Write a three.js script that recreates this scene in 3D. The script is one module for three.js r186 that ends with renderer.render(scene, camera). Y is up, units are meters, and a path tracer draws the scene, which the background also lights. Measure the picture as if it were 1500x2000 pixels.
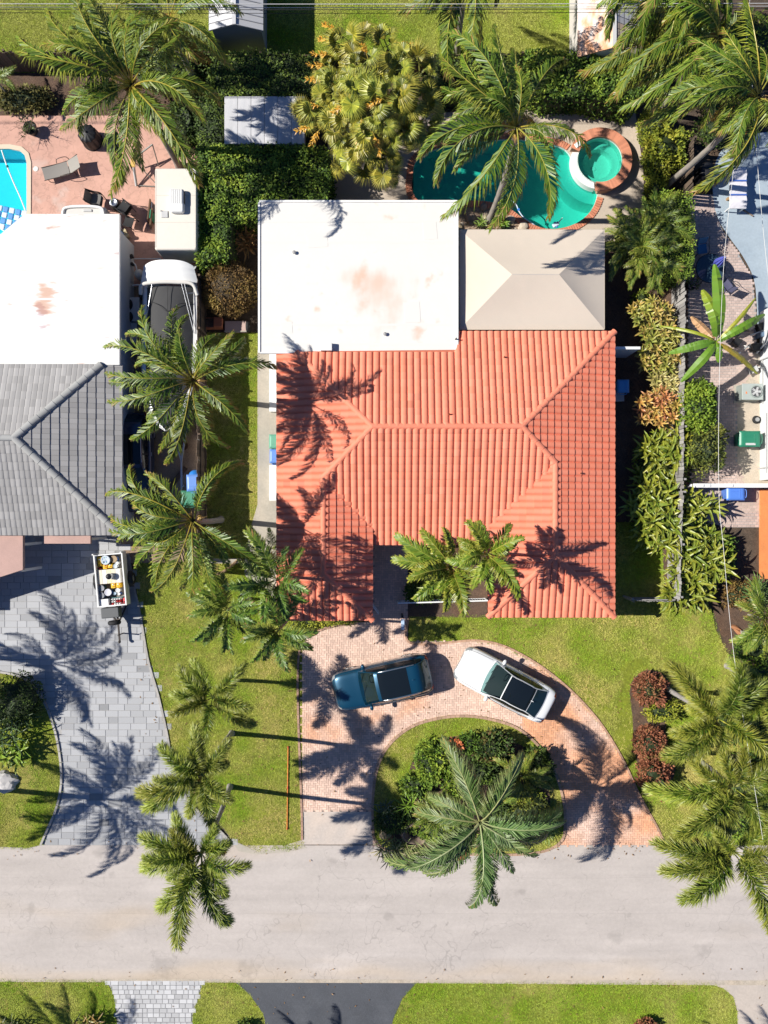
import * as THREE from 'three';
import { mergeGeometries, mergeVertices, toCreasedNormals } from 'three/addons/utils/BufferGeometryUtils.js';
import { RoundedBoxGeometry } from 'three/addons/geometries/RoundedBoxGeometry.js';
import { ImprovedNoise } from 'three/addons/math/ImprovedNoise.js';

// ------------------------------------------------------------------ camera, sky, sun, exposure
const CAM_H = 40, PX = 41;                       // metres above the ground, photo pixels per metre on the ground
const scene = new THREE.Scene();
const camera = new THREE.PerspectiveCamera(2 * Math.atan(1000 / (CAM_H * PX)) * 180 / Math.PI, 0.75, 1, 2000);
camera.position.set(0, CAM_H, 0);
camera.up.set(0, 0, -1);
camera.lookAt(0, 0, 0);
const renderer = new THREE.WebGLRenderer({ antialias: true });
renderer.toneMapping = THREE.LinearToneMapping;
renderer.toneMappingExposure = 1.42;
renderer.shadowMap.enabled = true;

const SUN_EL = 44 * Math.PI / 180, SUN_AZ = 5 * Math.PI / 180;
const sunDir = new THREE.Vector3(-Math.cos(SUN_EL) * Math.cos(SUN_AZ), Math.sin(SUN_EL), -Math.cos(SUN_EL) * Math.sin(SUN_AZ));
const sun = new THREE.DirectionalLight(new THREE.Color(1, 0.955, 0.87), 4.6);
sun.position.copy(sunDir).multiplyScalar(90);
sun.castShadow = true;
sun.shadow.radius = 1;
sun.shadow.mapSize.set(4096, 4096);
Object.assign(sun.shadow.camera, { left: -40, right: 40, top: 40, bottom: -40, near: 1, far: 200 });
scene.add(sun, sun.target);

{ // a clear deep blue sky, paler towards the horizon and round the sun
  const w = 256, h = 128, d = new Float32Array(w * h * 4);
  for (let j = 0; j < h; j++) for (let i = 0; i < w; i++) {
    const el = ((j + 0.5) / h - 0.5) * Math.PI, az = ((i + 0.5) / w - 0.5) * 2 * Math.PI;
    const v = new THREE.Vector3(Math.cos(el) * Math.cos(az), Math.sin(el), Math.cos(el) * Math.sin(az));
    const up = Math.max(0, v.y), k = Math.pow(1 - up, 3), g = Math.pow(Math.max(0, v.dot(sunDir)), 24) * 0.35;
    const o = (j * w + i) * 4;
    d[o] = 0.021 + 0.085 * k + g; d[o + 1] = 0.058 + 0.115 * k + g; d[o + 2] = 0.170 + 0.15 * k + g * 0.9; d[o + 3] = 1;
  }
  const sky = new THREE.DataTexture(d, w, h, THREE.RGBAFormat, THREE.FloatType);
  sky.mapping = THREE.EquirectangularReflectionMapping;
  sky.magFilter = sky.minFilter = THREE.LinearFilter;
  sky.needsUpdate = true;
  scene.background = sky; scene.environment = sky;
}

// ------------------------------------------------------------------ helpers
let seed = 20240611;
const rnd = () => { seed = (seed + 0x6D2B79F5) | 0; let t = Math.imul(seed ^ (seed >>> 15), 1 | seed); t = (t + Math.imul(t ^ (t >>> 7), 61 | t)) ^ t; return ((t ^ (t >>> 14)) >>> 0) / 4294967296; };
const rr = (a, b) => a + (b - a) * rnd();
const pick = a => a[Math.floor(rnd() * a.length)];
const perlin = new ImprovedNoise();
const nz = (x, y, z = 0.37) => perlin.noise(x, y, z);
const fbm = (x, y, o = 4) => { let s = 0, a = 0.5, f = 1; for (let i = 0; i < o; i++) { s += a * nz(x * f, y * f, i * 7.3 + 0.4); a *= 0.5; f *= 2.03; } return s; };
const V = (x, y, z) => new THREE.Vector3(x, y, z);
const clamp = (x, a, b) => Math.min(b, Math.max(a, x));
const lerp = (a, b, t) => a + (b - a) * t;
const sm = (a, b, x) => { const t = clamp((x - a) / (b - a), 0, 1); return t * t * (3 - 2 * t); };
const P = (px, py, h = 0) => V((px - 750) * (CAM_H - h) / 1640, h, (py - 1000) * (CAM_H - h) / 1640);   // a thing h metres up that the photo shows at (px, py)
const gx = px => (px - 750) / PX, gz = py => (py - 1000) / PX;                                           // plan position on the ground
const DEG = Math.PI / 180;

const used = new Map();
function numbered(name) { const n = used.get(name) || 0; used.set(name, n + 1); return n ? name + '_' + String(n).padStart(3, '0') : name; }
function tag(o, label, category, group) { o.userData.label = label; o.userData.category = category; if (group) o.userData.group = group; return o; }
function shade(o) { o.castShadow = true; o.receiveShadow = true; return o; }
function thing(name, label, category, pos = [0, 0, 0], turn = 0, group) {
  const o = new THREE.Group(); o.name = numbered(name); scene.add(o);
  if (pos.isVector3) o.position.copy(pos); else o.position.set(...pos);
  o.rotation.y = turn; return tag(o, label, category, group);
}
function clean(g) {
  g = g.index ? g.toNonIndexed() : g;
  for (const k of Object.keys(g.attributes)) if (!['position', 'normal', 'uv', 'color'].includes(k)) g.deleteAttribute(k);
  if (!g.attributes.uv) g.setAttribute('uv', new THREE.Float32BufferAttribute(new Float32Array(g.attributes.position.count * 2), 2));
  g.morphAttributes = {}; g.clearGroups();
  return g;
}
function join(gs) {
  if (!Array.isArray(gs)) return gs;
  gs = gs.flat().map(clean);
  if (gs.some(g => g.attributes.color)) for (const g of gs) if (!g.attributes.color) g.setAttribute('color', new THREE.Float32BufferAttribute(new Float32Array(g.attributes.position.count * 3).fill(1), 3));
  return gs.length === 1 ? gs[0] : mergeGeometries(gs, false);
}
function obj(name, geos, m, parent = scene) {
  const o = new THREE.Mesh(join(geos), m);
  o.name = parent === scene ? numbered(name) : name + (parent.children.filter(c => c.name.replace(/_\d{3}$/, '') === name).length ? '_' + String(parent.children.filter(c => c.name.replace(/_\d{3}$/, '') === name).length).padStart(3, '0') : '');
  parent.add(o); return shade(o);
}
const counts = new WeakMap();
function part(name, geo, m, parent) {            // same as obj for long runs of alike pieces (no scanning)
  const c = counts.get(parent) || {}; counts.set(parent, c); const n = c[name] || 0; c[name] = n + 1;
  const o = new THREE.Mesh(Array.isArray(geo) ? join(geo) : geo, m); o.name = n ? name + '_' + String(n).padStart(3, '0') : name;
  parent.add(o); return shade(o);
}
function struct(name, geos, m) { const o = obj(name, geos, m); o.userData.kind = 'structure'; return o; }

function box(w, h, d, x = 0, y = 0, z = 0, ry = 0, bevel = 0) {   // y is the underside
  const g = bevel ? new RoundedBoxGeometry(w, h, d, 2, bevel) : new THREE.BoxGeometry(w, h, d);
  if (ry) g.rotateY(ry); return g.translate(x, y + h / 2, z);
}
function cyl(rt, rb, h, x = 0, y = 0, z = 0, seg = 16, open = false) { return new THREE.CylinderGeometry(rt, rb, h, seg, 1, open).translate(x, y + h / 2, z); }
function tube(pts, r, seg = 6, n, closed = false) { const c = new THREE.CatmullRomCurve3(pts.map(p => p.isVector3 ? p : V(...p)), closed, 'centripetal'); return new THREE.TubeGeometry(c, n || Math.max(2, pts.length * 3), r, seg, closed); }
function bar(a, b, r, seg = 6) { const d = b.clone().sub(a), L = d.length(); const g = new THREE.CylinderGeometry(r, r, L, seg); g.translate(0, L / 2, 0); g.applyQuaternion(new THREE.Quaternion().setFromUnitVectors(V(0, 1, 0), d.normalize())); return g.translate(a.x, a.y, a.z); }
function beam(a, b, w, h) { const d = b.clone().sub(a), L = d.length(); const g = new THREE.BoxGeometry(w, h, L); const m = new THREE.Matrix4().lookAt(a, b, V(0, 1, 0.001)); g.applyMatrix4(m); return g.translate((a.x + b.x) / 2, (a.y + b.y) / 2, (a.z + b.z) / 2); }
function lathe(pts, seg = 20) { return new THREE.LatheGeometry(pts.map(p => new THREE.Vector2(p[0], p[1])), seg); }

function smoothPoly(pts, n = 4) {                // closed spline through plan points
  const c = new THREE.CatmullRomCurve3(pts.map(p => V(p[0], p[1], 0)), true, 'centripetal');
  return c.getPoints(pts.length * n).slice(0, -1).map(p => [p.x, p.y]);
}
const toWorld = pts => pts.map(p => [gx(p[0]), gz(p[1])]);
function shapeOf(w, holes = []) {
  const s = new THREE.Shape(w.map(p => new THREE.Vector2(p[0], -p[1])));
  for (const h of holes) s.holes.push(new THREE.Path(h.map(p => new THREE.Vector2(p[0], -p[1]))));
  return s;
}
function sheet(pts, y, holes = []) {             // a flat sheet, plan points in photo pixels on the ground, uv in metres
  const g = new THREE.ShapeGeometry(shapeOf(toWorld(pts), holes.map(toWorld))); g.rotateX(-Math.PI / 2); g.translate(0, y, 0); return planUV(g);
}
function slab(pts, y0, y1, holes = [], bevel = 0) {
  const g = new THREE.ExtrudeGeometry(shapeOf(toWorld(pts), holes.map(toWorld)), { depth: y1 - y0 - bevel, bevelEnabled: bevel > 0, bevelThickness: bevel, bevelSize: bevel, bevelOffset: -bevel, bevelSegments: 1 });
  g.rotateX(-Math.PI / 2); g.translate(0, y0, 0); return planUV(clean(g));
}
function planUV(g, s = 1) { const p = g.attributes.position, u = new Float32Array(p.count * 2); for (let i = 0; i < p.count; i++) { u[2 * i] = p.getX(i) * s; u[2 * i + 1] = p.getZ(i) * s; } g.setAttribute('uv', new THREE.BufferAttribute(u, 2)); return g; }
function inside(x, y, poly) { let c = false; for (let i = 0, j = poly.length - 1; i < poly.length; j = i++) { const a = poly[i], b = poly[j]; if ((a[1] > y) !== (b[1] > y) && x < (b[0] - a[0]) * (y - a[1]) / (b[1] - a[1]) + a[0]) c = !c; } return c; }
function bounds(poly) { const xs = poly.map(p => p[0]), ys = poly.map(p => p[1]); return [Math.min(...xs), Math.min(...ys), Math.max(...xs), Math.max(...ys)]; }

class G {                                        // collects coloured triangles
  constructor() { this.p = []; this.c = []; this.u = []; this.k = [1, 1, 1]; }
  col(c) { this.k = c; return this; }
  v(a, u = 0, w = 0) { this.p.push(a.x, a.y, a.z); this.c.push(this.k[0], this.k[1], this.k[2]); this.u.push(u, w); }
  tri(a, b, c) { this.v(a); this.v(b, 1, 0); this.v(c, 1, 1); return this; }
  quad(a, b, c, d) { this.v(a); this.v(b, 1, 0); this.v(c, 1, 1); this.v(a); this.v(c, 1, 1); this.v(d, 0, 1); return this; }
  get n() { return this.p.length / 9; }
  geo(smooth = 0) {
    let g = new THREE.BufferGeometry();
    g.setAttribute('position', new THREE.Float32BufferAttribute(this.p, 3));
    g.setAttribute('uv', new THREE.Float32BufferAttribute(this.u, 2));
    g.setAttribute('color', new THREE.Float32BufferAttribute(this.c, 3));
    if (smooth) { g.deleteAttribute('uv'); g = mergeVertices(g, 1e-4); g.computeVertexNormals(); g = toCreasedNormals(g, smooth); return clean(g); }
    g.computeVertexNormals(); return g;
  }
}
function grid(fn, nu, nv, smooth = true) {        // a curved patch fn(u, v) -> Vector3
  const g = new THREE.BufferGeometry(), p = [], uv = [], ix = [];
  for (let j = 0; j <= nv; j++) for (let i = 0; i <= nu; i++) { const q = fn(i / nu, j / nv); p.push(q.x, q.y, q.z); uv.push(i / nu, j / nv); }
  for (let j = 0; j < nv; j++) for (let i = 0; i < nu; i++) { const a = j * (nu + 1) + i, b = a + 1, c = a + nu + 1, d = c + 1; ix.push(a, c, b, b, c, d); }
  g.setAttribute('position', new THREE.Float32BufferAttribute(p, 3)); g.setAttribute('uv', new THREE.Float32BufferAttribute(uv, 2)); g.setIndex(ix); g.computeVertexNormals();
  return clean(g);
}
function tint(geo, c) { const g = clean(geo); const n = g.attributes.position.count, a = new Float32Array(n * 3); for (let i = 0; i < n; i++) a.set(c, i * 3); g.setAttribute('color', new THREE.BufferAttribute(a, 3)); return g; }

// ------------------------------------------------------------------ materials
const C = (r, g, b) => new THREE.Color().setRGB(r, g, b);
function mat(r, g, b, rough = 0.8, extra = {}) { return new THREE.MeshStandardMaterial({ color: C(r, g, b), roughness: rough, side: THREE.DoubleSide, ...extra }); }
const toS = x => Math.round(255 * clamp(x <= 0.0031308 ? 12.92 * x : 1.055 * Math.pow(x, 1 / 2.4) - 0.055, 0, 1));
function tex(w, h, fn, { srgb = true, rep = null, wrap = true } = {}) {   // fn(u, v) -> linear [r, g, b] or a grey
  const d = new Uint8Array(w * h * 4);
  for (let j = 0; j < h; j++) for (let i = 0; i < w; i++) {
    let c = fn((i + 0.5) / w, (j + 0.5) / h); if (typeof c === 'number') c = [c, c, c];
    const o = (j * w + i) * 4; for (let k = 0; k < 3; k++) d[o + k] = srgb ? toS(c[k]) : clamp(Math.round(c[k] * 255), 0, 255); d[o + 3] = 255;
  }
  const t = new THREE.DataTexture(d, w, h, THREE.RGBAFormat); t.magFilter = THREE.LinearFilter; t.minFilter = THREE.LinearMipmapLinearFilter; t.generateMipmaps = true;
  if (wrap) t.wrapS = t.wrapT = THREE.RepeatWrapping; if (srgb) t.colorSpace = THREE.SRGBColorSpace; if (rep) t.repeat.set(...rep); t.needsUpdate = true; return t;
}
// noise that tiles: blend of four shifted copies
function tnoise(u, v, f, o = 4) { const a = fbm(u * f, v * f, o), b = fbm((u - 1) * f, v * f, o), c = fbm(u * f, (v - 1) * f, o), d = fbm((u - 1) * f, (v - 1) * f, o); return lerp(lerp(a, b, u), lerp(c, d, u), v) * 1.25; }
function grain(f1, a1, f2, a2, spk = 0) { return (u, v) => 1 + a1 * tnoise(u, v, f1, 3) + a2 * tnoise(u, v, f2, 2) + spk * (rnd() - 0.5); }
function mottled(size, metres, base, f, tintAmt = 0) {
  return tex(size, size, (u, v) => { const k = f(u, v), t = tintAmt * tnoise(u, v, 5, 2); return [base[0] * k * (1 + t), base[1] * k, base[2] * k * (1 - t)]; }, { rep: [1 / metres, 1 / metres] });
}
const bumpFine = tex(512, 512, (u, v) => 0.5 + 0.35 * tnoise(u, v, 90, 2) + 0.3 * (rnd() - 0.5), { srgb: false, rep: [0.5, 0.5] });

const M = {
  soil: mat(1, 1, 1, 0.95, { map: mottled(512, 5, [0.085, 0.06, 0.042], grain(7, 0.8, 60, 0.9, 0.5), 0.3), bumpMap: bumpFine, bumpScale: 0.03 }),
  mortar: mat(1, 1, 1, 0.95, { map: mottled(512, 4, [0.35, 0.345, 0.345], grain(5, 0.2, 70, 0.2, 0.15), 0.05) }),
  brickMortar: mat(1, 1, 1, 0.95, { map: mottled(512, 4, [0.46, 0.35, 0.285], grain(5, 0.3, 70, 0.3, 0.2), 0.05) }),
  mulch: mat(1, 1, 1, 0.95, { map: mottled(512, 3, [0.12, 0.075, 0.052], grain(9, 0.6, 80, 1.1, 0.9), 0.3), bumpMap: bumpFine, bumpScale: 0.04 }),
  lawn: mat(1, 1, 1, 0.95, { map: tex(1024, 1024, (u, v) => { const a = 1.3 * tnoise(u, v, 7, 4), b = tnoise(u, v, 70, 3), dry = sm(-0.05, 0.5, tnoise(u + 0.31, v, 5, 4)) * 0.8; const k = 1 + 0.45 * a + 0.75 * b + 0.3 * (rnd() - 0.5); return [lerp(0.19, 0.34, dry) * k, lerp(0.22, 0.28, dry) * k, lerp(0.017, 0.085, dry) * k]; }, { rep: [1 / 8, 1 / 8] }), bumpMap: bumpFine, bumpScale: 0.03 }),
  concrete: mat(1, 1, 1, 0.9, { map: mottled(512, 6, [0.40, 0.365, 0.31], grain(5, 0.25, 60, 0.2, 0.12), 0.06) }),
  deck: mat(1, 1, 1, 0.9, { map: mottled(512, 6, [0.49, 0.41, 0.33], grain(5, 0.25, 70, 0.2, 0.15), 0.06), bumpMap: bumpFine, bumpScale: 0.006 }),
  asphalt: mat(1, 1, 1, 0.9, { map: mottled(512, 4, [0.075, 0.08, 0.092], grain(4, 0.4, 90, 0.4, 0.3), 0.03), bumpMap: bumpFine, bumpScale: 0.008 }),
  gravel: mat(1, 1, 1, 0.95, { map: mottled(512, 3, [0.34, 0.24, 0.165], grain(6, 0.4, 110, 0.9, 0.5), 0.1), bumpMap: bumpFine, bumpScale: 0.03 }),
  bark: mat(1, 1, 1, 0.9, { vertexColors: true }),
  leaf: new THREE.MeshStandardMaterial({ vertexColors: true, roughness: 0.42, side: THREE.DoubleSide }),
  matteLeaf: new THREE.MeshStandardMaterial({ vertexColors: true, roughness: 0.75, side: THREE.DoubleSide }),
  paintAll: new THREE.MeshStandardMaterial({ vertexColors: true, roughness: 0.6, side: THREE.DoubleSide }),
  white: mat(0.78, 0.78, 0.77, 0.5), whiteMatte: mat(0.74, 0.73, 0.7, 0.8), cream: mat(0.68, 0.62, 0.52, 0.6),
  black: mat(0.012, 0.012, 0.014, 0.55), rubber: mat(0.018, 0.018, 0.02, 0.8), darkMetal: mat(0.06, 0.05, 0.045, 0.45, { metalness: 0.6 }),
  steel: mat(0.55, 0.56, 0.58, 0.3, { metalness: 0.9 }), galv: mat(0.5, 0.52, 0.54, 0.45, { metalness: 0.5 }),
  grey: mat(0.3, 0.3, 0.3, 0.7), greyLight: mat(0.5, 0.5, 0.5, 0.7), green: mat(0.03, 0.22, 0.12, 0.45), blue: mat(0.05, 0.19, 0.62, 0.45), orange: mat(0.75, 0.2, 0.04, 0.6),
  yellow: mat(0.8, 0.47, 0.02, 0.5), red: mat(0.5, 0.03, 0.03, 0.5), tan: mat(0.42, 0.33, 0.2, 0.8),
  wood: mat(0.16, 0.11, 0.075, 0.9), woodGrey: mat(0.26, 0.235, 0.21, 0.9), woodBrown: mat(0.13, 0.075, 0.045, 0.9),
  terracotta: mat(0.42, 0.14, 0.07, 0.8), wall: mat(0.62, 0.6, 0.56, 0.9),
};
// ------------------------------------------------------------------ the ground and what lies flat on it
const poolMain = smoothPoly([[806, 345], [812, 316], [836, 297], [880, 284], [940, 276], [1000, 272], [1060, 279], [1104, 292], [1120, 318], [1128, 345], [1146, 364], [1166, 374], [1164, 392], [1151, 416], [1126, 436], [1092, 447], [1060, 446], [1030, 433], [990, 405], [950, 394], [900, 393], [860, 398], [822, 396], [806, 375]], 3);
const SPA = [1168, 319], spaR = 43;
const ring = (c, r, n = 40, a0 = 0, a1 = Math.PI * 2) => Array.from({ length: n }, (_, i) => [c[0] + r * Math.cos(a0 + (a1 - a0) * i / n), c[1] + r * Math.sin(a0 + (a1 - a0) * i / n)]);
const spaHole = ring(SPA, spaR);
const poolLeft = [[-130, 290], [20, 290], [40, 294], [50, 303], [54, 318], [54, 560], [-130, 560]];
const offset = (poly, d) => { // grow a closed outline by d photo pixels
  const n = poly.length; let area = 0; for (let i = 0; i < n; i++) { const a = poly[i], b = poly[(i + 1) % n]; area += a[0] * b[1] - b[0] * a[1]; }
  const s = area > 0 ? 1 : -1;
  return poly.map((p, i) => { const a = poly[(i - 1 + n) % n], b = poly[(i + 1) % n]; const tx = b[0] - a[0], ty = b[1] - a[1], l = Math.hypot(tx, ty) || 1; return [p[0] + s * d * ty / l, p[1] - s * d * tx / l]; });
};
const big = 8000;
struct('ground', sheet([[-big, -big], [big, -big], [big, big], [-big, big]], -0.03, [poolMain, spaHole, poolLeft]), M.soil);

const drivewayLeft = [[-160, 1025], [246, 1025], [250, 1080], [262, 1145], [275, 1205], [290, 1290], [310, 1360], [326, 1430], [340, 1500], [368, 1562], [405, 1600], [430, 1622], [445, 1640], [470, 1652], [480, 1652], [-160, 1652]];
const leftIsland = smoothPoly([[-160, 1312], [-60, 1308], [0, 1312], [50, 1326], [85, 1368], [106, 1420], [118, 1480], [120, 1530], [110, 1580], [92, 1622], [80, 1650], [-20, 1652], [-160, 1652]], 3);
const frontIsland = smoothPoly([[735, 1645], [728, 1600], [729, 1550], [737, 1500], [757, 1458], [800, 1421], [850, 1404], [905, 1398], [960, 1405], [1010, 1422], [1050, 1455], [1080, 1500], [1098, 1555], [1103, 1600], [1097, 1640], [1060, 1662], [920, 1668], [780, 1664]], 3);
const brickOuter = [[590, 1584], [590, 1252], [606, 1240], [640, 1226], [700, 1216], [729, 1214], [729, 1056], [796, 1056], [796, 1252], [935, 1252], [985, 1263], [1050, 1298], [1110, 1345], [1170, 1410], [1215, 1482], [1250, 1556], [1285, 1620], [1298, 1651], [1090, 1651], [728, 1651], [728, 1584]];
// lawns
const lawnPolys = {
  front_lawn: [[[590, 1252], [590, 1584], [592, 1650], [575, 1659], [527, 1662], [500, 1664], [484, 1654], [452, 1640], [430, 1608], [400, 1592], [370, 1556], [342, 1498], [328, 1430], [312, 1360], [292, 1290], [277, 1205], [264, 1140], [262, 1100], [430, 1096], [480, 1100], [520, 1115], [555, 1190], [590, 1205], [729, 1206], [700, 1216], [640, 1226], [606, 1240]], null],
  right_lawn: [[[798, 1204], [960, 1204], [960, 1190], [1180, 1190], [1180, 1020], [1290, 1020], [1300, 1185], [1390, 1190], [1398, 1230], [1420, 1275], [1440, 1330], [1500, 1420], [1650, 1500], [1650, 1651], [1298, 1651], [1285, 1620], [1250, 1556], [1215, 1482], [1170, 1410], [1110, 1345], [1050, 1298], [985, 1263], [935, 1252], [798, 1252]], null],
  island_lawn: [frontIsland, null], left_island_lawn: [leftIsland, null],
  side_lawn: [[[404, 650], [504, 650], [504, 985], [490, 1030], [480, 1090], [404, 1092]], null],
  back_lawn: [[[-200, -260], [1280, -260], [1280, 142], [-200, 142]], null],
  opposite_lawn_left: [[[-200, 1913], [208, 1915], [222, 1945], [236, 2060], [-200, 2060]], null],
  opposite_lawn_middle: [[[398, 1916], [460, 1916], [490, 1945], [514, 1980], [530, 2060], [368, 2060], [378, 1975]], null],
  opposite_lawn_right: [[[812, 1918], [1385, 1921], [1412, 1930], [1432, 1946], [1440, 1975], [1442, 2060], [752, 2060], [768, 1990], [786, 1950]], null],
};
const mulchBeds = {
  courtyard_bed: smoothPoly([[797, 1052], [952, 1052], [952, 1200], [960, 1206], [900, 1206], [797, 1204]], 1),
  island_bed: smoothPoly([[800, 1500], [830, 1452], [900, 1436], [980, 1440], [1040, 1470], [1070, 1530], [1070, 1600], [1030, 1645], [900, 1655], [780, 1650], [742, 1625], [745, 1590], [790, 1570]], 3),
  right_bed: smoothPoly([[1392, 1165], [1420, 1140], [1560, 1130], [1560, 1330], [1480, 1330], [1438, 1290], [1408, 1240]], 2),
  shrub_bed: smoothPoly([[1232, 1335], [1262, 1308], [1300, 1320], [1312, 1370], [1300, 1430], [1320, 1500], [1300, 1540], [1256, 1530], [1240, 1460], [1235, 1400]], 3),
};
const brickPoly = brickOuter;
const lawnHoles = { right_lawn: [], island_lawn: [mulchBeds.island_bed], };
for (const k of Object.keys(lawnPolys)) struct(k, sheet(lawnPolys[k][0], k === 'island_lawn' || k === 'left_island_lawn' ? 0.05 : 0.0), M.lawn);
for (const k of Object.keys(mulchBeds)) struct(k, sheet(mulchBeds[k], k === 'island_bed' ? 0.056 : 0.008), M.mulch);

{ // short grass standing on the lawns: nobody could count it
  const g = new G();
  for (let i = 0; i < 4; i++) { const a = i * 1.7 + 0.3, r = 0.025, lx = Math.cos(a), lz = Math.sin(a), w = 0.012; const b = V(lx * r, 0, lz * r), t = V(lx * 0.06 + 0.012 * (i - 1), 0.05 + 0.012 * (i % 3), lz * 0.06); g.tri(b.clone().add(V(-lz * w, 0, lx * w)), b.clone().add(V(lz * w, 0, -lx * w)), t); }
  const geo = g.geo(); geo.deleteAttribute('color');
  const spots = [];
  const beds = Object.values(mulchBeds).slice(1);
  for (const k of Object.keys(lawnPolys)) {
    const poly = lawnPolys[k][0], bb = bounds(poly), top = k === 'island_lawn' || k === 'left_island_lawn' ? 0.05 : 0;
    const x0 = Math.max(bb[0], -10), x1 = Math.min(bb[2], 1512), y0 = Math.max(bb[1], -10), y1 = Math.min(bb[3], 2012);
    const n = Math.round((x1 - x0) * (y1 - y0) / (PX * PX) * 420);
    for (let i = 0; i < n; i++) { const x = rr(x0, x1), y = rr(y0, y1); if (!inside(x + rr(-3.5, 3.5), y + rr(-3.5, 3.5), poly)) continue; if (k !== 'side_lawn' && beds.some(b => inside(x, y, b))) continue; const thin = fbm(x / 70, y / 70, 3); if (thin < -0.22 && rnd() < 0.55) continue; if (k === 'right_lawn' && Math.hypot(x - 1235, (y - 1420) * 0.45) < 38 + 60 * thin && rnd() < 0.8) continue; spots.push([gx(x), top, gz(y), fbm(x / 90 + 5, y / 90, 3), k]); }
  }
  const im = new THREE.InstancedMesh(geo, new THREE.MeshStandardMaterial({ color: 0xffffff, roughness: 0.8, side: THREE.DoubleSide }), spots.length);
  const m = new THREE.Matrix4(), q = new THREE.Quaternion(), e = new THREE.Euler(), c = new THREE.Color();
  spots.forEach((s, i) => {
    e.set(rr(-0.2, 0.2), rr(0, 6.28), rr(-0.2, 0.2)); q.setFromEuler(e); const k = rr(0.7, 1.25);
    m.compose(V(s[0], s[1], s[2]), q, V(k * 1.15, rr(0.3, 0.75), k * 1.15)); im.setMatrixAt(i, m);
    const dry = clamp(0.42 + s[3] * 2.1 + rr(-0.2, 0.2), 0, 1), lush = s[4].startsWith('opposite') || s[4] === 'back_lawn' ? 0.3 : 0, b = rr(0.55, 1.5);
    c.setRGB(lerp(0.22, 0.50, dry * (1 - lush)) * b, lerp(0.345, 0.43, dry) * b, lerp(0.012, 0.125, dry * (1 - lush)) * b); im.setColorAt(i, c);
  });
  im.name = 'grass'; im.userData.kind = 'stuff'; tag(im, 'short yellowish green grass blades growing all over the lawns', 'grass'); shade(im); scene.add(im);
}

const OIL = [[16.4, 0.35, 0.35], [17.0, 1.4, 0.25], [30.2, 3.4, 0.4], [23.5, 5.9, 0.7], [19.5, 5.8, 0.8], [36.5, 2.2, 0.3], [41.0, 4.4, 0.45], [27.5, 0.7, 0.3], [13.2, 3.0, 0.4], [45.2, 5.0, 0.5]];
// road: pale weathered asphalt with faint seams and dusty edges
{
  const t = tex(2048, 512, (u, v) => {
    const x = u * 60, z = v * 6.6, n = fbm(x * 0.35, z * 0.9, 4), st = fbm(x * 0.08, z * 2.6, 3), f = fbm(x * 7, z * 7, 2);
    let k = 1 + 0.16 * n + 0.10 * st + 0.10 * f + 0.10 * (rnd() - 0.5);
    const cr = Math.abs(fbm(x * 0.55 + 3, z * 0.55, 4)); if (cr < 0.006) k *= 0.88;
    if (Math.abs(z - 3.25 + 0.06 * nz(x * 0.6, 1)) < 0.02) k *= 0.93;
    if (Math.abs(z - 1.55 + 0.05 * nz(x * 0.5, 4)) < 0.015 && nz(x * 0.2, 9) > -0.1) k *= 0.93;
    const cr2 = Math.abs(fbm(x * 0.3 + 31, z * 0.22 + 7, 5)); if (cr2 < 0.004 && nz(x * 0.15, 2.2) > -0.15) k *= 0.82;
    const track = Math.exp(-Math.pow((z - 1.0) / 0.22, 2)) + Math.exp(-Math.pow((z - 2.5) / 0.22, 2)) + Math.exp(-Math.pow((z - 4.1) / 0.22, 2)) + Math.exp(-Math.pow((z - 5.5) / 0.22, 2)); k *= 1 - 0.045 * track * (0.6 + 0.8 * fbm(x * 0.2, z * 3, 3));
    for (const [ox, oz, rr0] of OIL) { const d = Math.hypot((x - ox), (z - oz) * 1.2) / rr0; if (d < 1.6) k *= 1 - 0.16 * sm(1.0, 0.3, d + 0.9 * fbm(x * 4, z * 4, 3)); }
    const sand = sm(0.0, 0.5, fbm(x * 0.12 + 9, z * 0.5, 3) + 0.5 * sm(4.6, 6.5, z) - 0.1);
    const pale = sm(0.1, 0.4, fbm(x * 0.25 + 20, z * 0.8 + 3, 3));
    k *= 1 + 0.1 * pale;
    return [0.455 * k * (1 + 0.05 * sand), 0.41 * k * (1 - 0.03 * sand), 0.382 * k * (1 - 0.16 * sand)];
  }, {});
  const g = sheet([[-1600, 1651], [3100, 1651], [3100, 1922], [1385, 1922], [812, 1918], [-1600, 1914]], 0.004);
  const p = g.attributes.position, uv = g.attributes.uv; for (let i = 0; i < p.count; i++) uv.setXY(i, (p.getX(i) + 30) / 60, (p.getZ(i) - gz(1651)) / 6.6);
  struct('road', g, mat(1, 1, 1, 0.9, { map: t, bumpMap: bumpFine, bumpScale: 0.006 }));
}
struct('driveway_apron', sheet([[591, 1585], [728, 1585], [731, 1640], [735, 1649.5], [560, 1649.5], [592, 1640]], 0.008), mat(1, 1, 1, 0.9, { map: mottled(512, 5, [0.52, 0.45, 0.40], grain(5, 0.25, 60, 0.2, 0.12), 0.12) }));
struct('road_verge', sheet([[430, 1608], [452, 1640], [484, 1654], [500, 1664], [575, 1659], [592, 1650], [600, 1656], [560, 1664], [500, 1669], [466, 1662]], 0.012), M.concrete);
struct('far_verge', sheet([[-900, 1909], [2400, 1917], [2400, 1924], [1385, 1924], [812, 1920], [-900, 1915]], 0.008), mat(1, 1, 1, 0.95, { map: mottled(512, 4, [0.43, 0.37, 0.30], grain(9, 0.5, 70, 0.5, 0.4), 0.1) }));
struct('opposite_drive_asphalt', sheet([[455, 1914], [815, 1917], [786, 1950], [768, 1990], [752, 2060], [530, 2060], [514, 1980], [490, 1945]], 0.0065), M.asphalt);
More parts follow.
